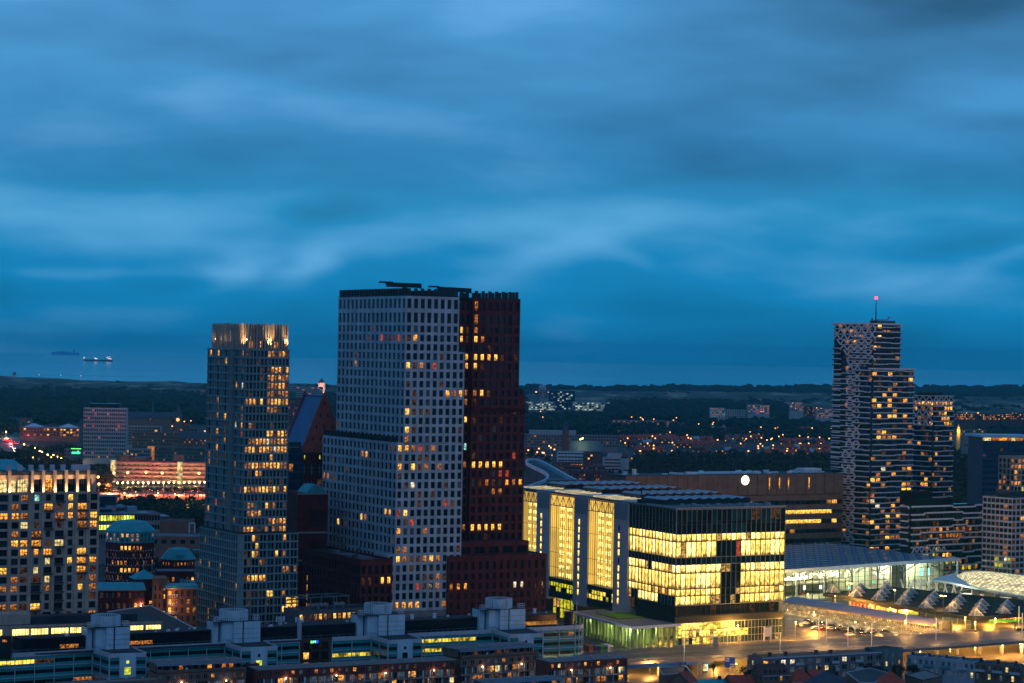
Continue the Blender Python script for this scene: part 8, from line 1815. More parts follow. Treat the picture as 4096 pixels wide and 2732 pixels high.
def blobs(name, C, Rr, mat, rng, flat=.8):
 n = len(C); ang = rng.uniform(0, 6.28, n); ca, sa = np.cos(ang), np.sin(ang)
 V = np.repeat(IV[None], n, 0) * rng.uniform(.62, 1.25, (n, 12, 1)); X = V[..., 0] * ca[:, None] - V[..., 1] * sa[:, None]; Y = V[..., 0] * sa[:, None] + V[..., 1] * ca[:, None]
 P = np.stack([X, Y, V[..., 2] * flat], -1) * Rr[:, None, None] + C[:, None, :]
 Fc = (IF[None] + (np.arange(n) * 12)[:, None, None]).reshape(-1, 3); P = P.reshape(-1, 3)
 me = bpy.data.meshes.new(name); me.vertices.add(len(P)); me.vertices.foreach_set('co', P.ravel()); me.loops.add(len(Fc) * 3); me.loops.foreach_set('vertex_index', Fc.ravel().astype(np.int32))
 me.polygons.add(len(Fc)); me.polygons.foreach_set('loop_start', np.arange(0, len(Fc) * 3, 3, dtype=np.int32)); me.polygons.foreach_set('loop_total', np.full(len(Fc), 3, dtype=np.int32)); me.materials.append(MATS[mat]); me.update(calc_edges=True)
 o = bpy.data.objects.new(name, me); COL.objects.link(o); return o
EXCL = [(320, 1640, 520, 1880), (500, 1700, 860, 1800), (375, 1800, 850, 2110), (60, 1700, 330, 1765), (250, 1800, 330, 1870), (0, 1745, 120, 1800), (20, 1800, 330, 1900), (690, 1640, 735, 1725), (505, 1650, 690, 1712), (2095, 1610, 2225, 1662), (2190, 1570, 2305, 1662), (2290, 1605, 2440, 1655),
  (2090, 1745, 2475, 1812), (2225, 1812, 2340, 1862), (2410, 1835, 2540, 1890), (2260, 1765, 2420, 1835), (2190, 1860, 2430, 1940), (2450, 1690, 2720, 1712), (2830, 1650, 2905, 1668), (2985, 1640, 3090, 1665), (3150, 1640, 3340, 1690), (3815, 1660, 4096, 1720), (3815, 1740, 3940, 1800), (1160, 1600, 1300, 1700)]
def woods():
 rng = np.random.default_rng(5)
 def sample(n, x0, x1, y0, y1, excl=True, pad=0):
  out = []
  px = rng.uniform(x0, x1, n); py = rng.uniform(y0, y1, n)
  for a, b in zip(px, py):
   if excl and any(e[0] - 4 < a < e[2] + 4 and e[1] - 2 < b < e[3] + 14 for e in EXCL): continue
   q = hit(a, b, 0)
   out.append((q.x, q.y))
  return np.array(out)
 def crowns(name, P, base, mat, per, hs, label, dens=None):
  C = []; Rr = []
  for x, y in P:
   s = .82 * base * rng.uniform(.6, 1.35) * max(.62, y / 4200) ** .8; h = hs * rng.uniform(.7, 1.25)
   for k in range(per):
    C.append((x + rng.normal(0, s * .55), y + rng.normal(0, s * .55), h * rng.uniform(.35, 1.0))); Rr.append(s * rng.uniform(.35, .8) / (1.0 if per > 3 else .8))
  o = blobs(name, np.array(C), np.array(Rr), mat, rng); tag(o, label, 'woods', kind='stuff')
 # noise-driven patches so open districts stay between the woods
 def keep(P, thr, seed, sc_=1.0):
  return np.array([p for p in P if fbm(p[0] * .55 * sc_, p[1] * .25 * sc_, seed) > thr])
 crowns('far_woods', keep(sample(8600, -100, 4200, 1563, 1652), -.75, 3), 13, 'foliage', 3, 11, 'dark woods stretching to the dunes')
 crowns('woods', keep(sample(8200, -100, 4200, 1640, 1765), -.25, 9), 10, 'foliage', 4, 12, 'dark tree masses between the far houses')
 crowns('left_woods', sample(1700, -50, 860, 1625, 1700), 10, 'foliage_dark', 5, 16, 'near-black woods behind the pale grey office slab')
 crowns('district_trees', keep(sample(2600, 2080, 3360, 1760, 1850), .05, 12), 7, 'foliage', 5, 10, 'trees among the red roofs')
 crowns('autumn_woods', np.concatenate([sample(1500, 2395, 3320, 1850, 1965), sample(420, 2440, 2640, 1868, 1920)]), 5.5, 'foliage_autumn', 9, 12, 'brown autumn woods behind the long banded slab')
 crowns('right_woods', sample(1500, 3790, 4140, 1790, 2120), 6, 'foliage_autumn', 8, 13, 'dark autumn woods between the right-hand towers')
 crowns('park_trees', sample(520, 470, 870, 2035, 2125, False), 4.0, 'foliage_dark', 9, 9, 'dark park trees beyond the lit avenue')
 crowns('avenue_trees', np.concatenate([sample(260, 95, 330, 1810, 1905, False), sample(160, -20, 130, 1830, 1940, False), sample(200, 330, 440, 1900, 1980, False)]), 4.6, 'foliage_autumn', 9, 9, 'autumn trees lining the lit avenue at the left')
 crowns('court_trees', np.concatenate([sample(60, 600, 690, 2180, 2300, False), sample(40, 2080, 2200, 1830, 1900, False)]), 4, 'foliage_dark', 8, 8, 'dark trees between the brick blocks')
woods()
# ================================================================ far buildings
def farb(name, lab, cat, a, b, top, D, mat, nc=10, rows=(3, 3.4, 1.7), lit=None, roofm='roof_dark', dep=14, deg=4, z=None, frac=.62, extra=None, group=None, z0=0):
 return simple(name, lab, cat, a, b, top, D, dep, mat, roofm, nc, rows, frac, lit or {'-': 6, 'w4': 1, 'w3': 1}, deg, z, .4, 0, group, 0, extra, z0)
random.seed(91)
emis('checker', (.72, .95, .9), .13, 1, .35, .1, 2.6, zs=2); emis('checker_hot', (.85, 1, .8), .5, 1, .3, .3, 1.5)
def far_buildings():
 # court complex with the bright chequered blocks
 farb('court_block', 'bright white chequered low court block, nearest the red tower', 'office building', 2098, 2220, 1607, 4950, 'slab_grey', 14, (6, 3.3, 2.6), {'checker': 6, 'checker_hot': 2.5, 'glass_dull': 3}, frac=.9)
 farb('court_block', 'bright white chequered low court block, right of the dark glass tower', 'office building', 2292, 2440, 1609, 4950, 'slab_grey', 16, (6, 3.3, 2.6), {'checker': 5, 'checker_hot': 2, 'glass_dull': 4}, frac=.9)
 farb('court_tower', 'dark glass tower with white lit floors between two chequered court blocks', 'office tower', 2196, 2300, 1564, 5000, 'navy_panel', 12, (12, 3.4, 2.6), {'glass': 14, 'glass_blue': 10, 'checker': 1.5, 'checker_hot': 1.6, 'slab_grey': 2}, frac=.9)
 c = atY(2170, 1553, 5400); T = thing('radome', (c.x, c.y, 0), 'grey radar dome on a short tower above the far woods', 'radar dome'); m = MB(); m.ball(0, 0, c.z, 8.8, 18, 12); m.build('dome', 'dome_grey', T); m = MB(); m.cyl(0, 0, 0, c.z - 6, 4, n=10); m.build('tower', 'concrete', T)
 for i in (-1, 1): m = MB(); m.ball(0, 0, 0, 1.6, 6, 5); m.build('warning_light', 'lamp_ring', T, (i * 14, -4, c.z - 8.5))
 # lit water tower on the dunes
 c = atY(1286, 1558, 5000); T = thing('water_tower', (c.x, c.y, 0), 'pink floodlit water tower with a small dome, above the blue roof', 'water tower'); m = MB(); m.cyl(0, 0, 0, c.z + 13, 7.4, n=16); m.cyl(0, 0, c.z + 13, c.z + 14, 8.2, n=16); m.build('wall', 'tower_brick', T); m = MB(); m.cyl(0, 0, c.z + 14, c.z + 18, 7.4, 5.5, 16); m.cyl(0, 0, c.z + 18, c.z + 22, 4.6, 1, 12); m.cyl(0, 0, c.z + 22, c.z + 25, .8, n=8); m.build('roof', 'roof_slate', T)
 for sx in (-1, 1): l = bpy.data.lights.new('floodlight', 'SPOT'); l.energy = 110000; l.color = (1, .62, .5); l.spot_size = R(50); l.shadow_soft_size = 1; lo = bpy.data.objects.new('floodlight', l); COL.objects.link(lo); lo.parent = T; lo.location = (sx * 18, -32, c.z - 14); lo.rotation_euler = (R(118), 0, R(sx * 29))
 farb('hospital', 'white-banded tall hospital beyond the blue roof', 'hospital', 1150, 1292, 1548, 4500, 'slab_grey', 12, (7, 3.6, 1.6), {'glass_dull': 8, 'w3': .8}, frac=.94, z0=0)
 farb('scaffolded_block', 'block wrapped in scaffolding with a dark green wrap on top', 'building', 1150, 1206, 1590, 2700, 'metal_dark', 10, (10, 3.2, 2.2), {'glass_dull': 9, 'wr': .4, 'w4': 1}, frac=.85, extra=lambda T, B, L, z: MB().box(0, L * .6, -.3, 8, z, z + 6).build('green_wrap', 'green_wrap', T))
 # centre right: offices, church, white block
 farb('long_office', 'wide pale office behind the church, white bands above', 'office building', 2100, 2472, 1741, 2950, 'beige_dim', 32, (4, 3.5, 1.9), {'glass_dull': 9, 'glass': 5, 'w4': 2, 'w3': .8}, extra=lambda T, B, L, z: MB().box(L * .05, L * .55, 2, 10, z, z + 5.5).build('upper_storey', 'slab_grey', T), dep=16)
 D = 2700; c = atY(2262, 1760, D); zt = atz(2262, 1724, D); zs = atz(2262, 1676, D); T = thing('church', (c.x, c.y, 0), 'dark brick church with a needle spire and a steep slate-blue nave roof', 'church'); m = MB(); m.box(-3.6, 3.6, -3.6, 3.6, 0, zt); zr = atz(2340, 1764, D); ze = zr - 11.5; m.box(3.6, 41, -2, 13, 0, ze); m.build('wall', 'brick_dim', T)
 m = MB(); cs = [(-3.8, -3.8), (3.8, -3.8), (3.8, 3.8), (-3.8, 3.8)]; [m.poly([(*cs[k], zt), (*cs[(k + 1) % 4], zt), (0, 0, zs)]) for k in range(4)]; m.build('spire', 'roof_slate', T)
 m = MB(); m.poly([(3.6, -3, ze), (44, -3, ze), (38, 5.5, zr), (6, 5.5, zr)]); m.poly([(44, -3, ze), (44, 14, ze), (38, 5.5, zr)]); m.poly([(44, 14, ze), (3.6, 14, ze), (6, 5.5, zr), (38, 5.5, zr)]); m.build('nave_roof', 'nave_slate', T)
 q = atY(2326, 1755, D); m = MB(); m.box(-2.2, 2.2, -.3, .3, -.7, .7); o = m.build('floodlight', 'lamp_yellow', T, (q.x - c.x, -3, q.z)); o.rotation_euler = (0, R(-24), 0)
 l = bpy.data.lights.new('church_light', 'POINT'); l.energy = 5000; l.color = (1, .9, .4); lo = bpy.data.objects.new('church_light', l); COL.objects.link(lo); lo.parent = T; lo.location = (q.x - c.x, -7, q.z - 1)
 farb('white_office', 'small white flat-roofed office with dark window bands in front of the church', 'office building', 2232, 2336, 1808, 2520, 'white_panel', 8, (3, 3.6, 1.5), {'glass_black': 1}, frac=.88, dep=12)
 farb('corner_house', 'brick house with one bright yellow window beside the church', 'house', 2338, 2372, 1815, 2500, 'brick_dim', 3, (2, 3.2, 1.8), {'w2': 1, '-': 2})
 farb('grey_flats', 'pale grey stepped flats right of the white office', 'apartment building', 2418, 2482, 1832, 2300, 'slab_grey', 8, (4, 3.1, 1.4), {'glass_dull': 1}, frac=.9, extra=lambda T, B, L, z: MB().box(L * .55, L * .98, 1, 8, z, z + 4).box(L * 1.0, L * 1.55, 3, 12, 0, z - 1).build('stair_block', 'slab_grey', T))
 farb('terrace_gables', 'row of dutch-gabled brick houses at the wood edge', 'house row', 2268, 2432, 1893, 2080, 'brick_dim', 20, (3, 3.4, 1.9), {'-': 3, 'w3': 1.3, 'w4': 2, 'glass_dull': 3}, extra=lambda T, B, L, z: gables(T, L, z))
 farb('house_row', 'brick row with white-edged flat roof behind the gabled houses', 'house row', 2190, 2420, 1865, 2220, 'brick_dim', 24, (3, 3.3, 1.7), {'-': 4, 'w3': 1, 'w4': 2, 'glass_dull': 3})
 farb('house_row', 'lower-left brick row close to the white ribbon roof', 'house row', 2215, 2330, 1852, 2340, 'brick_dim', 14, (3, 3.3, 1.7), {'-': 4, 'w1': 1, 'w3': 1, 'w4': 2})
 farb('school', 'long low block with lit upper windows among the woods', 'school', 2452, 2706, 1683, 3750, 'beige_dim', 26, (3, 3.3, 1.6), {'glass_dull': 6, 'w3': 3, '-': 4})
 for i, (a, b, t, D, lab, lt) in enumerate(((2842, 2902, 1632, 4150, 'small flats with bright white balconies in the woods', {'checker': 3, 'w3': 1, '-': 1}), (2900, 2985, 1640, 4250, 'dim grey flats right of the bright-balconied flats', {'glass_dull': 5, 'w4': 1}), (2992, 3078, 1621, 4250, 'flats with a row of warm windows at the wood edge', {'w3': 4, '-': 3, 'w1': 1}), (3162, 3214, 1609, 4300, 'taller flats with orange windows left of the lattice tower', {'w3': 3, '-': 4, 'w1': 1}), (3222, 3262, 1627, 4200, 'reddish flats touching the taller orange-windowed flats', {'w3': 2, '-': 4}), (3268, 3338, 1636, 4100, 'low flats with warm windows just left of the lattice tower', {'w3': 3, '-': 3}))):
  farb('apartment_block', lab, 'apartment building', a, b, t, D, 'slab_grey' if i != 4 else 'brick_dim', 9, (5, 3.1, 1.7), lt)
 for i, (a, b, t, D, lab) in enumerate(((196, 305, 1561, 5600, 'far low block with lamps on the left dunes edge'), (300, 365, 1566, 5500, 'far white-roofed block beside the lamps'), (372, 420, 1562, 5600, 'far low block with warm windows before the dunes'), (640, 690, 1568, 5300, 'far pale flats left of the grey tower'), (692, 740, 1570, 5400, 'far pale flats, middle of the three before the dunes'), (800, 842, 1562, 5300, 'far pale flats touching the grey tower'))):
  farb('low_building', lab, 'building', a, b, t, D, 'beige_dim', 10, (2, 3.2, 1.7), {'w3': 2, '-': 4, 'glass_dull': 3}, roofm='roof_pale')
 # right edge, beyond the towers
 for i, (a, b, t, D, lab) in enumerate(((3815, 3900, 1655, 3900, 'far lit house row right of the lower banded tower'), (3905, 4000, 1656, 4000, 'far lit house row above the dark office, middle'), (4005, 4130, 1655, 4000, 'far lit house row at the right edge'))):
  farb('house_row', lab, 'house row', a, b, t, D, 'brick_dim', 14, (3, 3.2, 1.8), {'w1': 2, 'w3': 3, '-': 5})
 farb('colonnade_block', 'pale building with a row of round-topped windows near the golden spire', 'building', 3818, 3945, 1720, 3100, 'beige_dim', 12, (2, 3.6, 2.2), {'w3': 2, '-': 3, 'glass_dull': 2})
 farb('drum_building', 'low round-roofed pale hall behind the right-hand tower', 'hall', 3856, 3936, 1775, 2800, 'beige_dim', 10, (1, 3.6, 2.0), {'w3': 1, '-': 4}, roofm='roof_pale')
 c = atY(3833, 1722, 3000); T = thing('spire', (c.x, c.y, 0), 'small golden floodlit onion spire right of the lower banded tower', 'spire'); zb = c.z
 m = MB(); m.cyl(0, 0, 0, zb, 2.8, n=8); m.cyl(0, 0, zb, zb + 2.5, 2.2, n=8); m.ball(0, 0, zb + 4, 2.0, 8, 6); m.cyl(0, 0, zb + 5.5, zb + 8.5, .8, .1, 8); m.build('wall', 'gold', T)
 l = bpy.data.lights.new('floodlight', 'POINT'); l.energy = 9000; l.color = (1, .55, .12); l.shadow_soft_size = .5; lo = bpy.data.objects.new('floodlight', l); COL.objects.link(lo); lo.parent = T; lo.location = (0, -7, zb)
def gables(T, L, z):
 m = MB()
 for k in range(7): x = L * (k + .5) / 7; m.prism([(x - 2.2, -.2), (x + 2.2, -.2), (x + 2.2, .6), (x - 2.2, .6)], z, z + 2.0); m.prism([(x - 1.2, -.2), (x + 1.2, -.2), (x + 1.2, .6), (x - 1.2, .6)], z + 2, z + 3.2)
 m.build('gable', 'brick_dim', T); m = MB(); m.poly([(0, .6, z), (L, .6, z), (L, 5, z + 3.2), (0, 5, z + 3.2)]); m.build('mansard', 'roof_slate', T)
wall('beige_dim', (.22, .19, .18), .8, .2, .3); wall('brick_dim', (.11, .05, .05), .8, .25, .4); wall('roof_pale', (.30, .33, .36), .7, .2, .2); wall('nave_slate', (.05, .10, .15), .6, .2, .3); wall('dome_grey', (.30, .36, .42), .6, .1, .3); wall('tower_brick', (.5, .38, .33), .8, .2, .3); wall('green_wrap', (.02, .16, .12), .6, .2, .4); wall('gold', (.7, .45, .12), .4, .1, 1)
emis('lamp_ring', (1, .2, .08), 6); emis('lamp_yellow', (1, .85, .15), 6)
_bld = MB.build
far_buildings()
# ================================================================ small red-roofed houses of the districts
def district_houses():
 random.seed(17)
 kinds = []
 for i, (rm, wm) in enumerate((('roof_red', 'brick_dim'), ('roof_tile2', 'brick_dim'), ('roof_slate', 'beige_dim'), ('roof_pale', 'brick_dim'))):
  e = bpy.data.objects.new('terraced_house', None); COL.objects.link(e); w, d, z, h = 7.2, 9.5, 6.3, 3.6
  m = MB(); m.box(-w / 2, w / 2, 0, d, 0, z); m.poly([(-w / 2, d, z), (-w / 2, 0, z), (-w / 2, d / 2, z + h)]); m.poly([(w / 2, 0, z), (w / 2, d, z), (w / 2, d / 2, z + h)]); m.build('wall', wm, e)
  r = MB(); r.poly([(-w / 2 - .2, -.4, z - .3), (w / 2 + .2, -.4, z - .3), (w / 2 + .2, d / 2, z + h), (-w / 2 - .2, d / 2, z + h)]); r.poly([(w / 2 + .2, d + .4, z - .3), (-w / 2 - .2, d + .4, z - .3), (-w / 2 - .2, d / 2, z + h), (w / 2 + .2, d / 2, z + h)]); r.build('roof', rm, e)
  c = MB(); c.box(w / 2 - .9, w / 2 - .1, d / 2 - .5, d / 2 + .5, z + h - .4, z + h + 1.3); c.build('chimney', 'frame_grey', e)
  for k, x in enumerate((-2, 1.8)): q = MB(); q.box(-.6, .6, -.06, .05, -.8, .8); q.build('window', ('w1' if (i + k) % 3 == 0 else 'w3' if (i + k) % 3 == 1 else 'glass'), e, (x, -.03, 4.6 if k else 1.8))
  kinds.append(e)
 index_kids(None); used = set()
 labs = ['far terraced house with a bright red tiled roof among the trees', 'far terraced house with a brownish-red tiled roof among the trees', 'far terraced house with a slate roof among the trees', 'far terraced house with a pale flat-looking roof among the trees']
 rows = [(2545, 2690, 1752, 10), (2540, 2700, 1768, 9), (2760, 2900, 1733, 9), (2880, 3060, 1745, 10), (2640, 2860, 1776, 8), (3120, 3300, 1782, 8), (2770, 3000, 1812, 11), (2820, 3080, 1822, 10), (3060, 3330, 1830, 9), (2500, 2640, 1790, 6), (2460, 2560, 1735, 5), (2640, 2760, 1718, 6), (2080, 2180, 1823, 5), (3130, 3320, 1808, 8),
   (2090, 2270, 1695, 8), (2480, 2600, 1660, 6), (620, 760, 1722, 5), (740, 850, 1690, 6), (0, 120, 1700, 6), (30, 160, 1682, 5), (3820, 3930, 1768, 6), (3815, 3920, 1800, 5), (2160, 2330, 1838, 6), (2900, 3100, 1690, 6), (3100, 3300, 1705, 6), (2520, 2720, 1640, 5), (3800, 4090, 1690, 9), (560, 700, 1690, 5), (2430, 2560, 1850, 5), (2680, 2880, 1795, 8), (2540, 2660, 1822, 6), (2900, 3050, 1768, 8), (3090, 3250, 1750, 8), (2480, 2560, 1770, 4), (3180, 3330, 1733, 6), (2700, 2840, 1748, 7), (2090, 2180, 1870, 4), (2250, 2420, 1852, 7), (880, 1010, 1700, 1), (2590, 2700, 1735, 6)]
 for (a, b, y, n) in rows:
  kd = random.choices((0, 1, 2, 3), (5, 4, 1.5, 1.2))[0]; dg = random.uniform(-25, 25)
  for i in range(n):
   px = a + (b - a) * (i + .5) / n + random.uniform(-2, 2); q = hit(px, y + random.uniform(-1.5, 1.5), 0); k = kd if random.random() < .75 else random.choice((0, 1, 2, 3))
   s = (b - a) / n / (7.4 * F / q.y); s = min(1.9, max(1.0, s))
   if k not in used: c = kinds[k]; used.add(k)
   else: c = copy_tree(kinds[k])
   c.location = q; c.rotation_euler = (0, 0, R(dg)); c.scale = (s, 1.1, 1.05); tag(c, labs[k], 'house', 'terraced houses scattered among the far trees')
wall('roof_tile2', (.20, .05, .04), .8, .25, .5)
district_houses()
# ================================================================ ships
def ships():
 D = 14700; a = atY(334, 1440, D); b = atY(450, 1443, D); L = (b.x - a.x); T = thing('cargo_ship', (a.x, D, 1), 'small lit cargo ship on the sea at the left', 'ship'); h = 8
 m = MB(); m.prism([(0, 0), (L * .04, -9), (L, -9), (L, 9), (L * .04, 9), (0, 0)][:5], -2, h); m.build('hull', 'hull_dark', T)
 m = MB(); m.box(L * .80, L * .97, -7, 7, h, h + 17); m.build('superstructure', 'metal_white', T); m = MB(); m.box(L * .36, L * .42, -4, 4, h, h + 12); m.box(L * .01, L * .06, -4, 4, h, h + 12); m.build('deck_house', 'metal_white', T)
 for x, w, z in ((.03, 5, 12), (.02, 3, 6), (.40, 7, 9), (.45, 12, 5), (.82, 6, 14), (.88, 9, 8), (.95, 5, 6), (.90, 4, 18)): s = MB(); s.box(-w / 2, w / 2, -10, -9, -1.6, 1.6); s.build('deck_light', 'ship_lamp', T, (L * x, 0, h + z))
 D = 20500; a = atY(205, 1414, D); b = atY(318, 1416, D); L = b.x - a.x; T = thing('cargo_ship', (a.x, D, 1), 'faint unlit ship silhouette just under the horizon, left of the lit ship', 'ship'); m = MB(); m.prism([(0, 0), (L * .05, -12), (L, -12), (L, 12), (L * .05, 12)], -2, 18); m.build('hull', 'hull_far', T); m = MB(); m.box(L * .78, L * .84, -8, 8, 18, 44); m.box(L * .35, L * .40, -8, 8, 18, 34); m.box(L * .15, L * .7, -8, 8, 18, 24); m.build('superstructure', 'hull_far', T)
wall('hull_dark', (.10, .05, .05), .6, .2, .1); wall('hull_far', (.08, .50, .85), .8, .1, .1); emis('ship_lamp', (1, .85, .75), 2.6)  # far ship's pale blue carries the distance haze in its colour
ships()
c = hit(57, 1494, 30); T = thing('bunker', (atY(57, 1496, 6500).x, 6500, 28), 'tiny square bunker on top of the left dune', 'bunker'); m = MB(); m.box(-4, 4, -4, 4, 0, 9); m.build('wall', 'concrete', T)
wall('purple_paint', (.08, .05, .22), .6, .1, 1); wall('green_white', (.03, .25, .06), .6, .1, 1); wall('red_paint', (.5, .03, .02), .6, .1, 1); wall('sign_board', (.01, .10, .55), .5, .05, 1)
wall('lawn', (.05, .09, .02), .95, .3, .1)
emis('tube', (1, .75, .4), .9); emis('lamp_or2', (1, .33, .07), 16); emis('lamp_y2', (1, .72, .18), 12)
# ================================================================ street lamps
def lamp_proto(name, h, mat, r, arm=0.0, base='metal', light=None):
 e = bpy.data.objects.new(name, None); COL.objects.link(e); m = MB(); m.cyl(0, 0, 0, h, .14 if h > 7 else .1, .08, 6)
 if arm: m.beam((0, 0, h - .1), (arm, 0, h), .12); m.beam((0, 0, h - .1), (-arm, 0, h), .12) if arm > 1 else None
 m.build('pole', base, e); b = MB()
 if arm: b.box(arm - r, arm + r, -r * .5, r * .5, -r * .3 + h, r * .3 + h); b.box(-arm - r, -arm + r, -r * .5, r * .5, -r * .3 + h, r * .3 + h) if arm > 1 else None
 else: b.ball(0, 0, h, r, 8, 6)
 b.build('lamp_head', mat, e)
 if light:
  l = bpy.data.lights.new('lamp_light', 'POINT'); l.energy = light[0]; l.color = light[1]; l.shadow_soft_size = .3; lo = bpy.data.objects.new('lamp_light', l); COL.objects.link(lo); lo.parent = e; lo.location = (0, 0, h - .6)
 return e
random.seed(101)
def put_lamps(proto, pts, label, group, cat='street lamp', z=0.0, scale=None):
 index_kids(None); first = True
 for (px, py) in pts:
  c = proto if first else copy_tree(proto); first = False; q = hit(px, py, z); c.location = (q.x, q.y, z); tag(c, label, cat, group)
  if scale: c.scale = (scale,) * 3
  c.rotation_euler = (0, 0, R(random.uniform(0, 180)))
far = []
def strip(x0, x1, y0, y1, n): far.extend([(random.uniform(x0, x1), random.uniform(y0, y1)) for _ in range(n)])
for q in ((116, 1560), (127, 1559), (218, 1568), (264, 1566), (284, 1566), (303, 1567), (314, 1567), (219, 1580), (272, 1580), (285, 1579), (328, 1578), (508, 1577), (529, 1576), (558, 1577), (599, 1585), (443, 1579), (156, 1510), (243, 1512), (323, 1514), (14, 1656), (95, 1660), (443, 1580), (3108, 1640), (3140, 1645), (3275, 1630), (3290, 1636), (3305, 1632), (2853, 1712), (2748, 1766), (2640, 1765), (2870, 1787), (3003, 1771), (3035, 1762), (3131, 1764), (3146, 1748), (3198, 1768), (3232, 1774), (2870, 1786), (3278, 1775), (3300, 1760), (2510, 1780), (2620, 1780), (2590, 1802), (2640, 1656)): far.append(q)
strip(440, 840, 1572, 1590, 12); strip(0, 330, 1655, 1700, 10); strip(3815, 4096, 1668, 1690, 26); strip(3815, 3930, 1725, 1765, 10); strip(2480, 3330, 1660, 1790, 52); strip(2090, 2450, 1655, 1720, 12); strip(2450, 3330, 1800, 1835, 16); strip(3160, 3335, 1650, 1690, 20); strip(2480, 3330, 1600, 1830, 34); strip(450, 850, 1690, 1790, 12); strip(2100, 2420, 1800, 1850, 14)
put_lamps(lamp_proto('street_lamp', 9, 'lamp_far', .92), far, 'tiny far street lamp glowing amber among the dark trees', 'far street lamps')
near_l = [(x, y) for x, y in ((455, 1937), (510, 1936), (583, 1934), (648, 1937), (765, 1935), (795, 1938), (392, 1955), (395, 1985))]
put_lamps(lamp_proto('street_lamp', 10, 'lamp_or2', .95, light=(90000, (1, .24, .06))), near_l, 'tall orange street lamp in front of the curved pink office', 'orange lamps along the curved office')
row = [(470 + i * 20.5, 1946 - i * .15) for i in range(19)]
put_lamps(lamp_proto('canopy_lamp', 3.2, 'lamp_y2', .8, light=(26000, (1, .55, .16))), row, 'low yellow lamp in the long row below the curved office', 'yellow lamp row below the curved office', 'lamp')
av = [(158, 1835), (167, 1838), (140, 1822), (190, 1850), (204, 1862), (213, 1852), (228, 1858), (232, 1878), (245, 1866), (112, 1812), (96, 1806), (130, 1862), (175, 1880), (262, 1890), (290, 1868), (300, 1895), (20, 1735), (24, 1752), (10, 1728), (2, 1745)]
put_lamps(lamp_proto('street_lamp', 8, 'lamp_y2', .75, light=(20000, (1, .60, .14))), av, 'yellow lamp among the avenue trees at the far left', 'yellow lamps along the left avenue')
pk = [(497, 2008), (548, 2015), (608, 1998), (632, 2008), (700, 2012), (735, 2068), (752, 2072), (762, 2062), (782, 2066), (806, 2068), (826, 2082), (832, 2075), (838, 2066), (818, 2090), (652, 2160), (728, 2085), (796, 2060)]
put_lamps(lamp_proto('street_lamp', 7, 'lamp_or2', .5, light=(6000, (1, .5, .2))), pk, 'orange lamp between the park trees, left of the grey tower', 'orange lamps in the park')
# light columns on the viaduct and around the station
cols_v = [(2737, 2601, 2550), (3119, 2610, 2530), (2738, 2640, 2550)]
def light_column(px, pyb, pyt, z0, lab, glow=(1, .8, .45), e=1500, grp='pale light columns along the viaduct'):
 q = hit(px, pyb, z0); h = max(5.0, (pyb - pyt) / F * q.y); T = thing('light_column', (q.x, q.y, z0), lab, 'street lamp', grp); m = MB(); m.cyl(0, 0, 0, h * .55, .16, n=8); m.build('pole', 'metal_white', T); m = MB(); m.cyl(0, 0, h * .55, h, .17, n=8); m.build('lamp_tube', 'tube', T)
 l = bpy.data.lights.new('lamp_light', 'POINT'); l.energy = e; l.color = glow; l.shadow_soft_size = .3; lo = bpy.data.objects.new('lamp_light', l); COL.objects.link(lo); lo.parent = T; lo.location = (.4, -.6, h + .3)
P6 = [(2736, 2645, 2552), (2910, 2580, 2482), (3120, 2608, 2530), (3274, 2560, 2470), (3391, 2590, 2508), (3486, 2585, 2492), (3625, 2520, 2450), (3744, 2560, 2472), (4075, 2505, 2425), (4088, 2540, 2452), (3305, 2568, 2478)]
for i, (px, b, t) in enumerate(P6): light_column(px, b, t, 6.0, 'slender pale light column rising from the raised road', glow=(1, .55, .18), e=6000)
st = [(3218, 2395), (3396, 2420), (3577, 2450), (3771, 2475)]
put_lamps(lamp_proto('street_lamp', 13, 'lamp_y2', .5, 1.1, light=(9000, (1, .52, .13))), [(x, y + 18) for x, y in st], 'twin-headed amber street lamp standing between the shelter and bus roofs', 'twin-headed lamps at the bus station')
pl = [(3182, 2560), (3255, 2520), (3620, 2555), (3860, 2540), (3980, 2545), (2635, 2570), (2700, 2580), (2950, 2575), (3340, 2450), (3230, 2440), (3900, 2560), (3420, 2560)]
put_lamps(lamp_proto('street_lamp', 8, 'lamp_y2', .28, light=(42000, (1, .44, .06))), pl, 'small amber lamp on the station forecourt', 'small lamps on the station forecourt')
un = [(3960, 2500), (4060, 2505), (3830, 2500), (3740, 2482), (3640, 2470), (4010, 2480), (3560, 2465), (3480, 2450)]
put_lamps(lamp_proto('ceiling_lamp', 4.2, 'lamp_y2', .25, light=(22000, (1, .44, .06))), un, 'amber lamp under the black bus station roof', 'lamps under the bus station roof', 'lamp')
ul = [(2700, 2690), (2860, 2672), (2945, 2702), (3110, 2730), (2600, 2705), (3680, 2650), (3800, 2640), (3900, 2632), (4010, 2625), (4080, 2620), (2480, 2700)]
put_lamps(lamp_proto('street_lamp', 4.6, 'lamp_y2', .28, light=(15000, (1, .46, .09))), ul, 'amber lamp in the street under the raised road', 'lamps under the raised road')
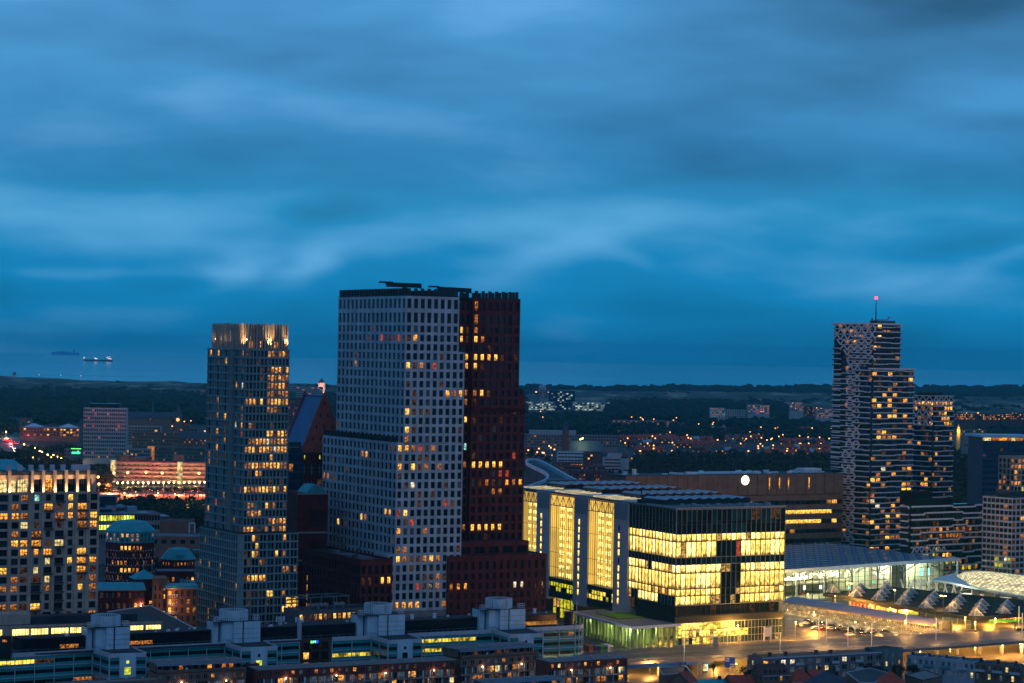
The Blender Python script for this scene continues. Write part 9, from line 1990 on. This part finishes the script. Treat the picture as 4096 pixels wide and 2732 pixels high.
# ================================================================ cars
def car_proto(color, lights=True, sz=1.0):
 e = bpy.data.objects.new('car', None); COL.objects.link(e); m = MB(); L, Wd = 4.4, 1.8
 prof = [(-2.2, .35), (-2.2, .85), (-1.55, .95), (-1.0, 1.42), (.75, 1.45), (1.45, .95), (2.15, .80), (2.2, .35)]; n = len(prof)
 for y in (-Wd / 2, Wd / 2): m.poly([(x, y, z) for x, z in (prof if y > 0 else prof[::-1])])
 for i in range(n): j = (i + 1) % n; m.poly([(prof[i][0], -Wd / 2, prof[i][1]), (prof[j][0], -Wd / 2, prof[j][1]), (prof[j][0], Wd / 2, prof[j][1]), (prof[i][0], Wd / 2, prof[i][1])])
 m.build('body', color, e); g = MB(); g.poly([(1.42, -.8, .98), (1.42, .8, .98), (.8, .75, 1.40), (.8, -.75, 1.40)]); g.box(-1.15, .9, -.915, -.905, .98, 1.34); g.box(-1.15, .9, .905, .915, .98, 1.34); g.build('windows', 'glass_black', e)
 for x in (-1.35, 1.35):
  for y in (-.85, .85):
   w = MB(); k = 0; cyl_y(w, 0, .11, 0, .33, .22, 12, 0); w.build('wheel', 'tyre', e, (x, y, .33))
 for y in (-.65, .65):
  h = MB(); h.box(-.04, .04, -.18, .18, -.09, .09); h.build('headlight', 'head' if lights else 'glass_dull', e, (2.2, y, .68)); t = MB(); t.box(-.04, .04, -.18, .18, -.09, .09); t.build('taillight', 'tail' if lights else 'tail_off', e, (-2.22, y, .78))
 return e
wall('car_white', (.6, .6, .6), .25, .05, 1, spec=.6); wall('car_dark', (.02, .02, .025), .2, .05, 1, spec=.6); wall('car_red', (.25, .01, .012), .25, .05, 1, spec=.6); wall('car_grey', (.18, .19, .2), .25, .05, 1, spec=.6); wall('tail_off', (.25, .01, .01), .3, .1, 1)
PC = {k: car_proto('car_' + k, False) for k in ('white', 'dark', 'red', 'grey')}; index_kids(None); usedc = set()
def put_car(kind, px, py, z, deg, label, group=None):
 p = PC[kind]
 if kind in usedc: c = copy_tree(p)
 else: c = p; usedc.add(kind)
 q = hit(px, py, z); c.location = (q.x, q.y, z); c.rotation_euler = (0, 0, R(deg)); tag(c, label, 'car', group)
lot = [('white', 3198, 2505), ('white', 3262, 2518), ('dark', 3230, 2492), ('red', 3292, 2522), ('white', 3320, 2520), ('dark', 3288, 2500), ('dark', 3345, 2525), ('dark', 3325, 2508), ('grey', 3300, 2508), ('dark', 3385, 2532), ('dark', 3402, 2522), ('white', 3398, 2544), ('dark', 3437, 2528), ('dark', 3450, 2542), ('dark', 3480, 2540), ('white', 3515, 2548), ('dark', 3540, 2532), ('dark', 3440, 2552), ('grey', 3360, 2515), ('grey', 3490, 2530), ('dark', 3250, 2500), ('white', 3220, 2498)]
nm = {'white': 'white car parked in the lamplit lot below the bicycle shelter', 'dark': 'black car parked in the lamplit lot below the bicycle shelter', 'red': 'red car parked in the lot, the only red one there', 'grey': 'grey car parked in the lamplit lot below the bicycle shelter'}
for i, (k, x, y) in enumerate(lot): put_car(k, x, y, .06, 20 + random.uniform(-6, 6) + (90 if i % 5 == 0 else 0), nm[k], 'cars parked below the bicycle shelter')
put_car('dark', 4082, 2525, 6.05, 15, 'black car on the raised road at the right edge')
# traffic on the left avenue: lights on
def traffic(pts, head, lab, grp, kd='dark', s=1.5):
 e = car_proto('car_' + kd, True); index_kids(None); first = True
 for (px, py, dg) in pts:
  c = e if first else copy_tree(e); first = False; q = hit(px, py, 0.05); c.location = (q.x, q.y, .05); c.rotation_euler = (0, 0, R(dg)); c.scale = (s, s, s); tag(c, lab, 'car', grp)
tl = [(16 + 3.6 * i + random.uniform(-2, 2), 1758 + i * 1.3 + random.uniform(-5, 5), 90) for i in range(17)] + [(70 + random.uniform(-8, 8), 1772 + random.uniform(-4, 6), 90) for _ in range(4)]
traffic(tl, False, 'car with red tail lights in the far left queue', 'red-lit traffic on the left avenue')
hl = [(48 + 2.6 * i + random.uniform(-3, 3), 1788 + 2.6 * i + random.uniform(-3, 3), -90) for i in range(12)]
traffic(hl, True, 'car with white headlights coming down the left avenue', 'white-lit traffic on the left avenue', 'grey')
tr = [(440 + i * 15 + random.uniform(-4, 4), 1962 + random.uniform(-4, 9), random.choice((0, 180))) for i in range(27)]
traffic(tr, True, 'car with lights on in the avenue below the curved office', 'traffic below the curved office', 'dark', 1.15)
for px, py, e_, c_ in ((45, 1765, 80000, (1, .10, .10)), (62, 1805, 120000, (1, .75, .5)), (25, 1745, 30000, (1, .5, .2)), (520, 1968, 120000, (1, .16, .05)), (620, 1968, 120000, (1, .16, .05)), (720, 1968, 120000, (1, .16, .05)), (810, 1968, 110000, (1, .16, .05)), (440, 1962, 200000, (1, .45, .12))):
 q = hit(px, py, 2.5); l = bpy.data.lights.new('traffic_glow', 'POINT'); l.energy = e_; l.color = c_; l.shadow_soft_size = 2; lo = bpy.data.objects.new('traffic_glow', l); COL.objects.link(lo); lo.location = (q.x, q.y, 3.0)
sheet('avenue', ((-60, 1720), (40, 1700), (150, 1830), (300, 1900), (330, 1925), (200, 1930), (60, 1850)), .05, 'asphalt'); sheet('cross_avenue', ((400, 1948), (900, 1940), (900, 1982), (400, 1985)), .05, 'asphalt'); sheet('lawn', ((640, 2000), (900, 1992), (900, 2045), (700, 2035)), .05, 'lawn')
# ================================================================ buses, hoardings, containers, signs
def bus(px, py, z, deg, lab, body, lit='w1', L=12.0):
 q = hit(px, py, z); T = thing('bus', (q.x, q.y, z), lab, 'bus', deg=deg); m = MB(); m.box(-L / 2, L / 2, -1.27, 1.27, .4, 3.1); m.build('body', body, T); m = MB(); m.box(-L / 2 + .3, L / 2 - .3, -1.30, -1.275, 1.4, 2.6); m.box(-L / 2 - .03, -L / 2, -1.1, 1.1, 1.3, 2.7); m.build('windows', lit, T); m = MB(); m.box(-L * .3, L * .3, -.8, .8, 3.1, 3.4); m.build('roof_unit', 'metal_white', T)
 for x in (-L * .36, L * .25):
  for y in (-1.1, 1.1): w = MB(); cyl_y(w, 0, .15, 0, .5, .3, 14, 0); w.build('wheel', 'tyre', T, (x, y, .5))
bus(3884, 2400, .1, -12, 'white bus with dark windows parked under the light-rail stop', 'car_white', 'glass_black', 13)
bus(3620, 2466, .1, -22, 'long bus with a green stripe standing beside the black bus roof', 'car_dark', 'gy2s', 14)
bus(4020, 2490, .1, 12, 'green bus waiting under the right end of the black bus roof', 'green_paint', 'w1', 16)
bus(4010, 2416, .1, -8, 'green and orange bus behind the right end of the bus roof', 'green_paint', 'gy', 14)
def hoarding():
 a = hit(3398, 2428, 0); b = hit(3500, 2448, 0); B = Fr(a, math.degrees(math.atan2(b.y - a.y, b.x - a.x))); L = B.loc(b)[0]; T = thingf('kiosk', B, 'low kiosk with red and white striped front, lit orange, beside the bus roof', 'kiosk'); m = MB(); m.box(0, L, 0, 6, 0, 3.4); m.build('wall', 'red_paint', T); m = MB()
 for k in range(7): m.box(L * k / 7 + .2, L * k / 7 + L / 14, -.06, 0, .2, 3.0)
 m.build('white_stripe', 'frame_white', T); m = MB(); m.box(-.4, L + .4, -.6, 6.4, 3.4, 3.7); m.build('roof', 'orange_brick', T)
 a = hit(3505, 2452, 0); B = Fr(a, B.a * 57.2958); T = thingf('kiosk', B, 'pale waiting building with lit windows beside the striped kiosk', 'kiosk'); m = MB(); m.box(0, 20, 0, 6, 0, 3.6); m.build('wall', 'beige_stone', T); m = MB(); m.box(1, 4, -.08, 0, 1.4, 2.8); m.box(5, 8, -.08, 0, 1.4, 2.8); m.build('window', 'w2', T)
wall('red_paint', (.5, .03, .02), .6, .1, 1); hoarding()
for i, (px, py, mt, lab) in enumerate(((2352, 2610, 'orange_brick', 'orange container beside the rounded end of the teal office'), (2376, 2611, 'purple_paint', 'purple container between the orange and the green ones'), (2400, 2612, 'green_paint', 'green container next to the purple one'), (2428, 2612, 'green_white', 'green container with a white top, nearest the pavilion'))):
 q = hit(px, py, 0); T = thing('container', (q.x, q.y, 0), lab, 'container', deg=28); m = MB(); m.box(-1.25, 1.25, -3, 3, .1, 2.9); m.build('body', mt, T); m = MB()
 for k in range(8): m.box(-1.3, 1.3, -3 + k * .8, -2.9 + k * .8, .1, 2.95)
 m.box(-1.25, 1.25, -3, 3, 2.92, 3.1 if i < 3 else 3.6); m.build('ribs', 'frame_white' if i == 3 else mt, T)
q = hit(2918, 2708, 0); T = thing('road_sign', (q.x, q.y, 0), 'blue road sign with white panels on a grey post', 'road sign'); m = MB(); m.cyl(0, 0, 0, 5, .22, n=8); m.build('post', 'metal', T); m = MB(); m.box(-2.0, 2.0, -.35, -.22, 3.8, 7.8); m.build('sign_board', 'sign_board', T); m = MB(); m.box(-1.8, -.2, -.38, -.355, 6.9, 7.4); m.box(-1.8, -.2, -.38, -.355, 6.1, 6.6); m.box(.1, 1.8, -.38, -.355, 4.7, 5.2); m.box(.1, 1.8, -.38, -.355, 4.0, 4.4); m.build('white_panel', 'frame_white', T)
wall('sign_board', (.01, .10, .55), .5, .05, 1)
q = hit(2824, 2690, 0); T = thing('light_panel', (q.x, q.y, 0), 'small backlit advertising panel beside the street', 'display'); m = MB(); m.box(-1.1, .2, -.15, .15, .6, 4.0); m.build('panel', 'w6', T); m = MB(); m.box(.35, .6, -.15, .15, .6, 4.0); m.build('side_light', 'sign_cyan', T); m = MB(); m.box(-1.2, .7, 0, .2, 0, .6); m.build('base', 'dark_trim', T)
for i, (px, py, s, lab) in enumerate(((2862, 2577, 1.0, 'small white-edged board on the near viaduct railing'), )):
 q = hit(px, py + 14, 6); T = thing('notice_board', (q.x, q.y, 6), lab, 'sign'); m = MB(); m.box(-.9, .9, -.1, .1, .6, 4.2); m.build('board', 'frame_grey', T); m = MB(); m.box(-1, 1, -.13, .13, 4.2, 4.4); m.beam((-.8, 0, 0), (-.8, 0, .6), .15); m.beam((.8, 0, 0), (.8, 0, .6), .15); m.build('frame', 'metal_white', T)
q = MIN.world(MIN.xs(-2, 3068, 2555), -2); T = thing('white_screen', (q.x, q.y, 0), 'blank white screen board in front of the dark ground-floor glazing', 'board', deg=math.degrees(MIN.a)); m = MB(); m.box(-1.2, 1.6, -.1, .1, 2.2, 6.2); m.build('board', 'frame_white', T); m = MB(); m.box(-1.8, -1.3, -.2, .2, 0, 6.6); m.box(1.7, 2.2, -.2, .2, 0, 6.6); m.build('post', 'metal_white', T)
# ================================================================ individual bare and leafy trees near the viewer
def tree_proto(seed, leafy, h=9.0, mat='foliage_autumn'):
 random.seed(seed); e = bpy.data.objects.new('street_tree', None); COL.objects.link(e); m = MB(); tips = []
 def br(p, d, L, r, k):
  q = p + d * L; m.beam(p, q, r * 2, r * 2);
  if k == 0: tips.append(q); return
  for i in range(3 if k > 1 else 4):
   a = random.uniform(0, 6.28); s = random.uniform(.35, .75); n = (d + Vector((math.cos(a) * s, math.sin(a) * s, random.uniform(-.05, .3)))).normalized(); br(q, n, L * random.uniform(.6, .8), r * .55, k - 1)
 br(Vector((0, 0, 0)), Vector((0, 0, 1)), h * .32, .2, 4); m.build('trunk', 'bark', e); c = MB()
 for t in tips:
  for k in range(7 if leafy else 2):
   p = t + Vector((random.gauss(0, .6), random.gauss(0, .6), random.gauss(0, .5))); s = random.uniform(.12, .32); a = Vector((random.uniform(-1, 1), random.uniform(-1, 1), random.uniform(-1, 1))).normalized() * s; b = a.cross(Vector((random.uniform(-1, 1), random.uniform(-1, 1), 1))).normalized() * s
   c.poly([p - a - b, p + a - b, p + a + b, p - a + b])
 c.build('crown', mat, e); return e
def put_trees(e, pts, lab, grp):
 index_kids(None)
 for i, (px, py, s) in enumerate(pts):
  c = e if i == 0 else copy_tree(e); q = hit(px, py, 0); c.location = (q.x, q.y, 0); c.scale = (s, s, s); c.rotation_euler = (0, 0, i * 1.7); tag(c, lab, 'tree', grp)
put_trees(tree_proto(1, False), [(2720, 2735, .9), (2735, 2725, .8), (2855, 2712, .7), (2992, 2742, .9), (3060, 2745, .9), (2700, 2742, .8), (3480, 2745, 1.0), (3500, 2738, .9), (3570, 2725, .8), (3600, 2735, .8)], 'bare winter tree between the near roofs at the bottom right', 'bare trees between the near roofs')
put_trees(tree_proto(2, True), [(3004, 2750, .8), (1260, 2605, .8), (3600, 2750, .9), (3660, 2745, .9)], 'leafy tree beside the near houses', 'leafy trees near the houses')
put_trees(tree_proto(3, False, 11, 'foliage_dark'), [(478 + i * 17.5, 1996 + (i % 3) * 3, .95) for i in range(21)], 'bare dark tree silhouetted against the lit avenue', 'bare trees in a row before the lit avenue')
put_trees(tree_proto(4, True, 10, 'foliage_autumn'), [(798, 2130, 1.2), (640, 2210, 1.1), (2690, 1930, 1.2), (2440, 1912, 1.3), (2470, 1925, 1.2)], 'round autumn tree standing alone', 'single autumn trees')
m = MB()
for line, z in ((((3560, 2552), (3680, 2522), (3800, 2505), (3950, 2492), (4110, 2484)), .09), (((3600, 2568), (3760, 2545), (3900, 2530), (4110, 2512)), .09), (((3700, 2500), (3780, 2488), (3880, 2480)), .09), (((3150, 2540), (3300, 2548), (3460, 2562)), .09), (((3150, 2520), (3260, 2528)), .09)):
 q = [hit(a, b, z) for a, b in line]
 for i in range(len(q) - 1):
  L = (q[i + 1] - q[i]).length; n = max(1, int(L / 6))
  for k in range(n):
   a = q[i].lerp(q[i + 1], k / n); b = q[i].lerp(q[i + 1], (k + .6) / n); d = (b - a).normalized(); w = Vector((-d.y, d.x, 0)) * .16
   m.poly([a - w, b - w, b + w, a + w])
for k in range(9):
 a = hit(3640 + k * 14, 2538 - k * 2.2, .09); m.poly([a + Vector((-.3, -3, 0)), a + Vector((.3, -3, 0)), a + Vector((.3, 3, 0)), a + Vector((-.3, 3, 0))])
tag(m.build('road_markings', 'line_white'), kind='structure')
def kerb(name, pts, z, lab):
 m = MB(); q = [hit(a, b, z) for a, b in pts]
 for i in range(len(q) - 1): m.beam(q[i] + Vector((0, 0, .07)), q[i + 1] + Vector((0, 0, .07)), .35, .15)
 tag(m.build(name, 'concrete'), kind='structure')
kerb('kerb', ((3720, 2520), (3860, 2500), (3990, 2492), (4110, 2486)), .02, '')
kerb('kerb', ((3800, 2560), (3940, 2545), (4110, 2528)), .06, '')
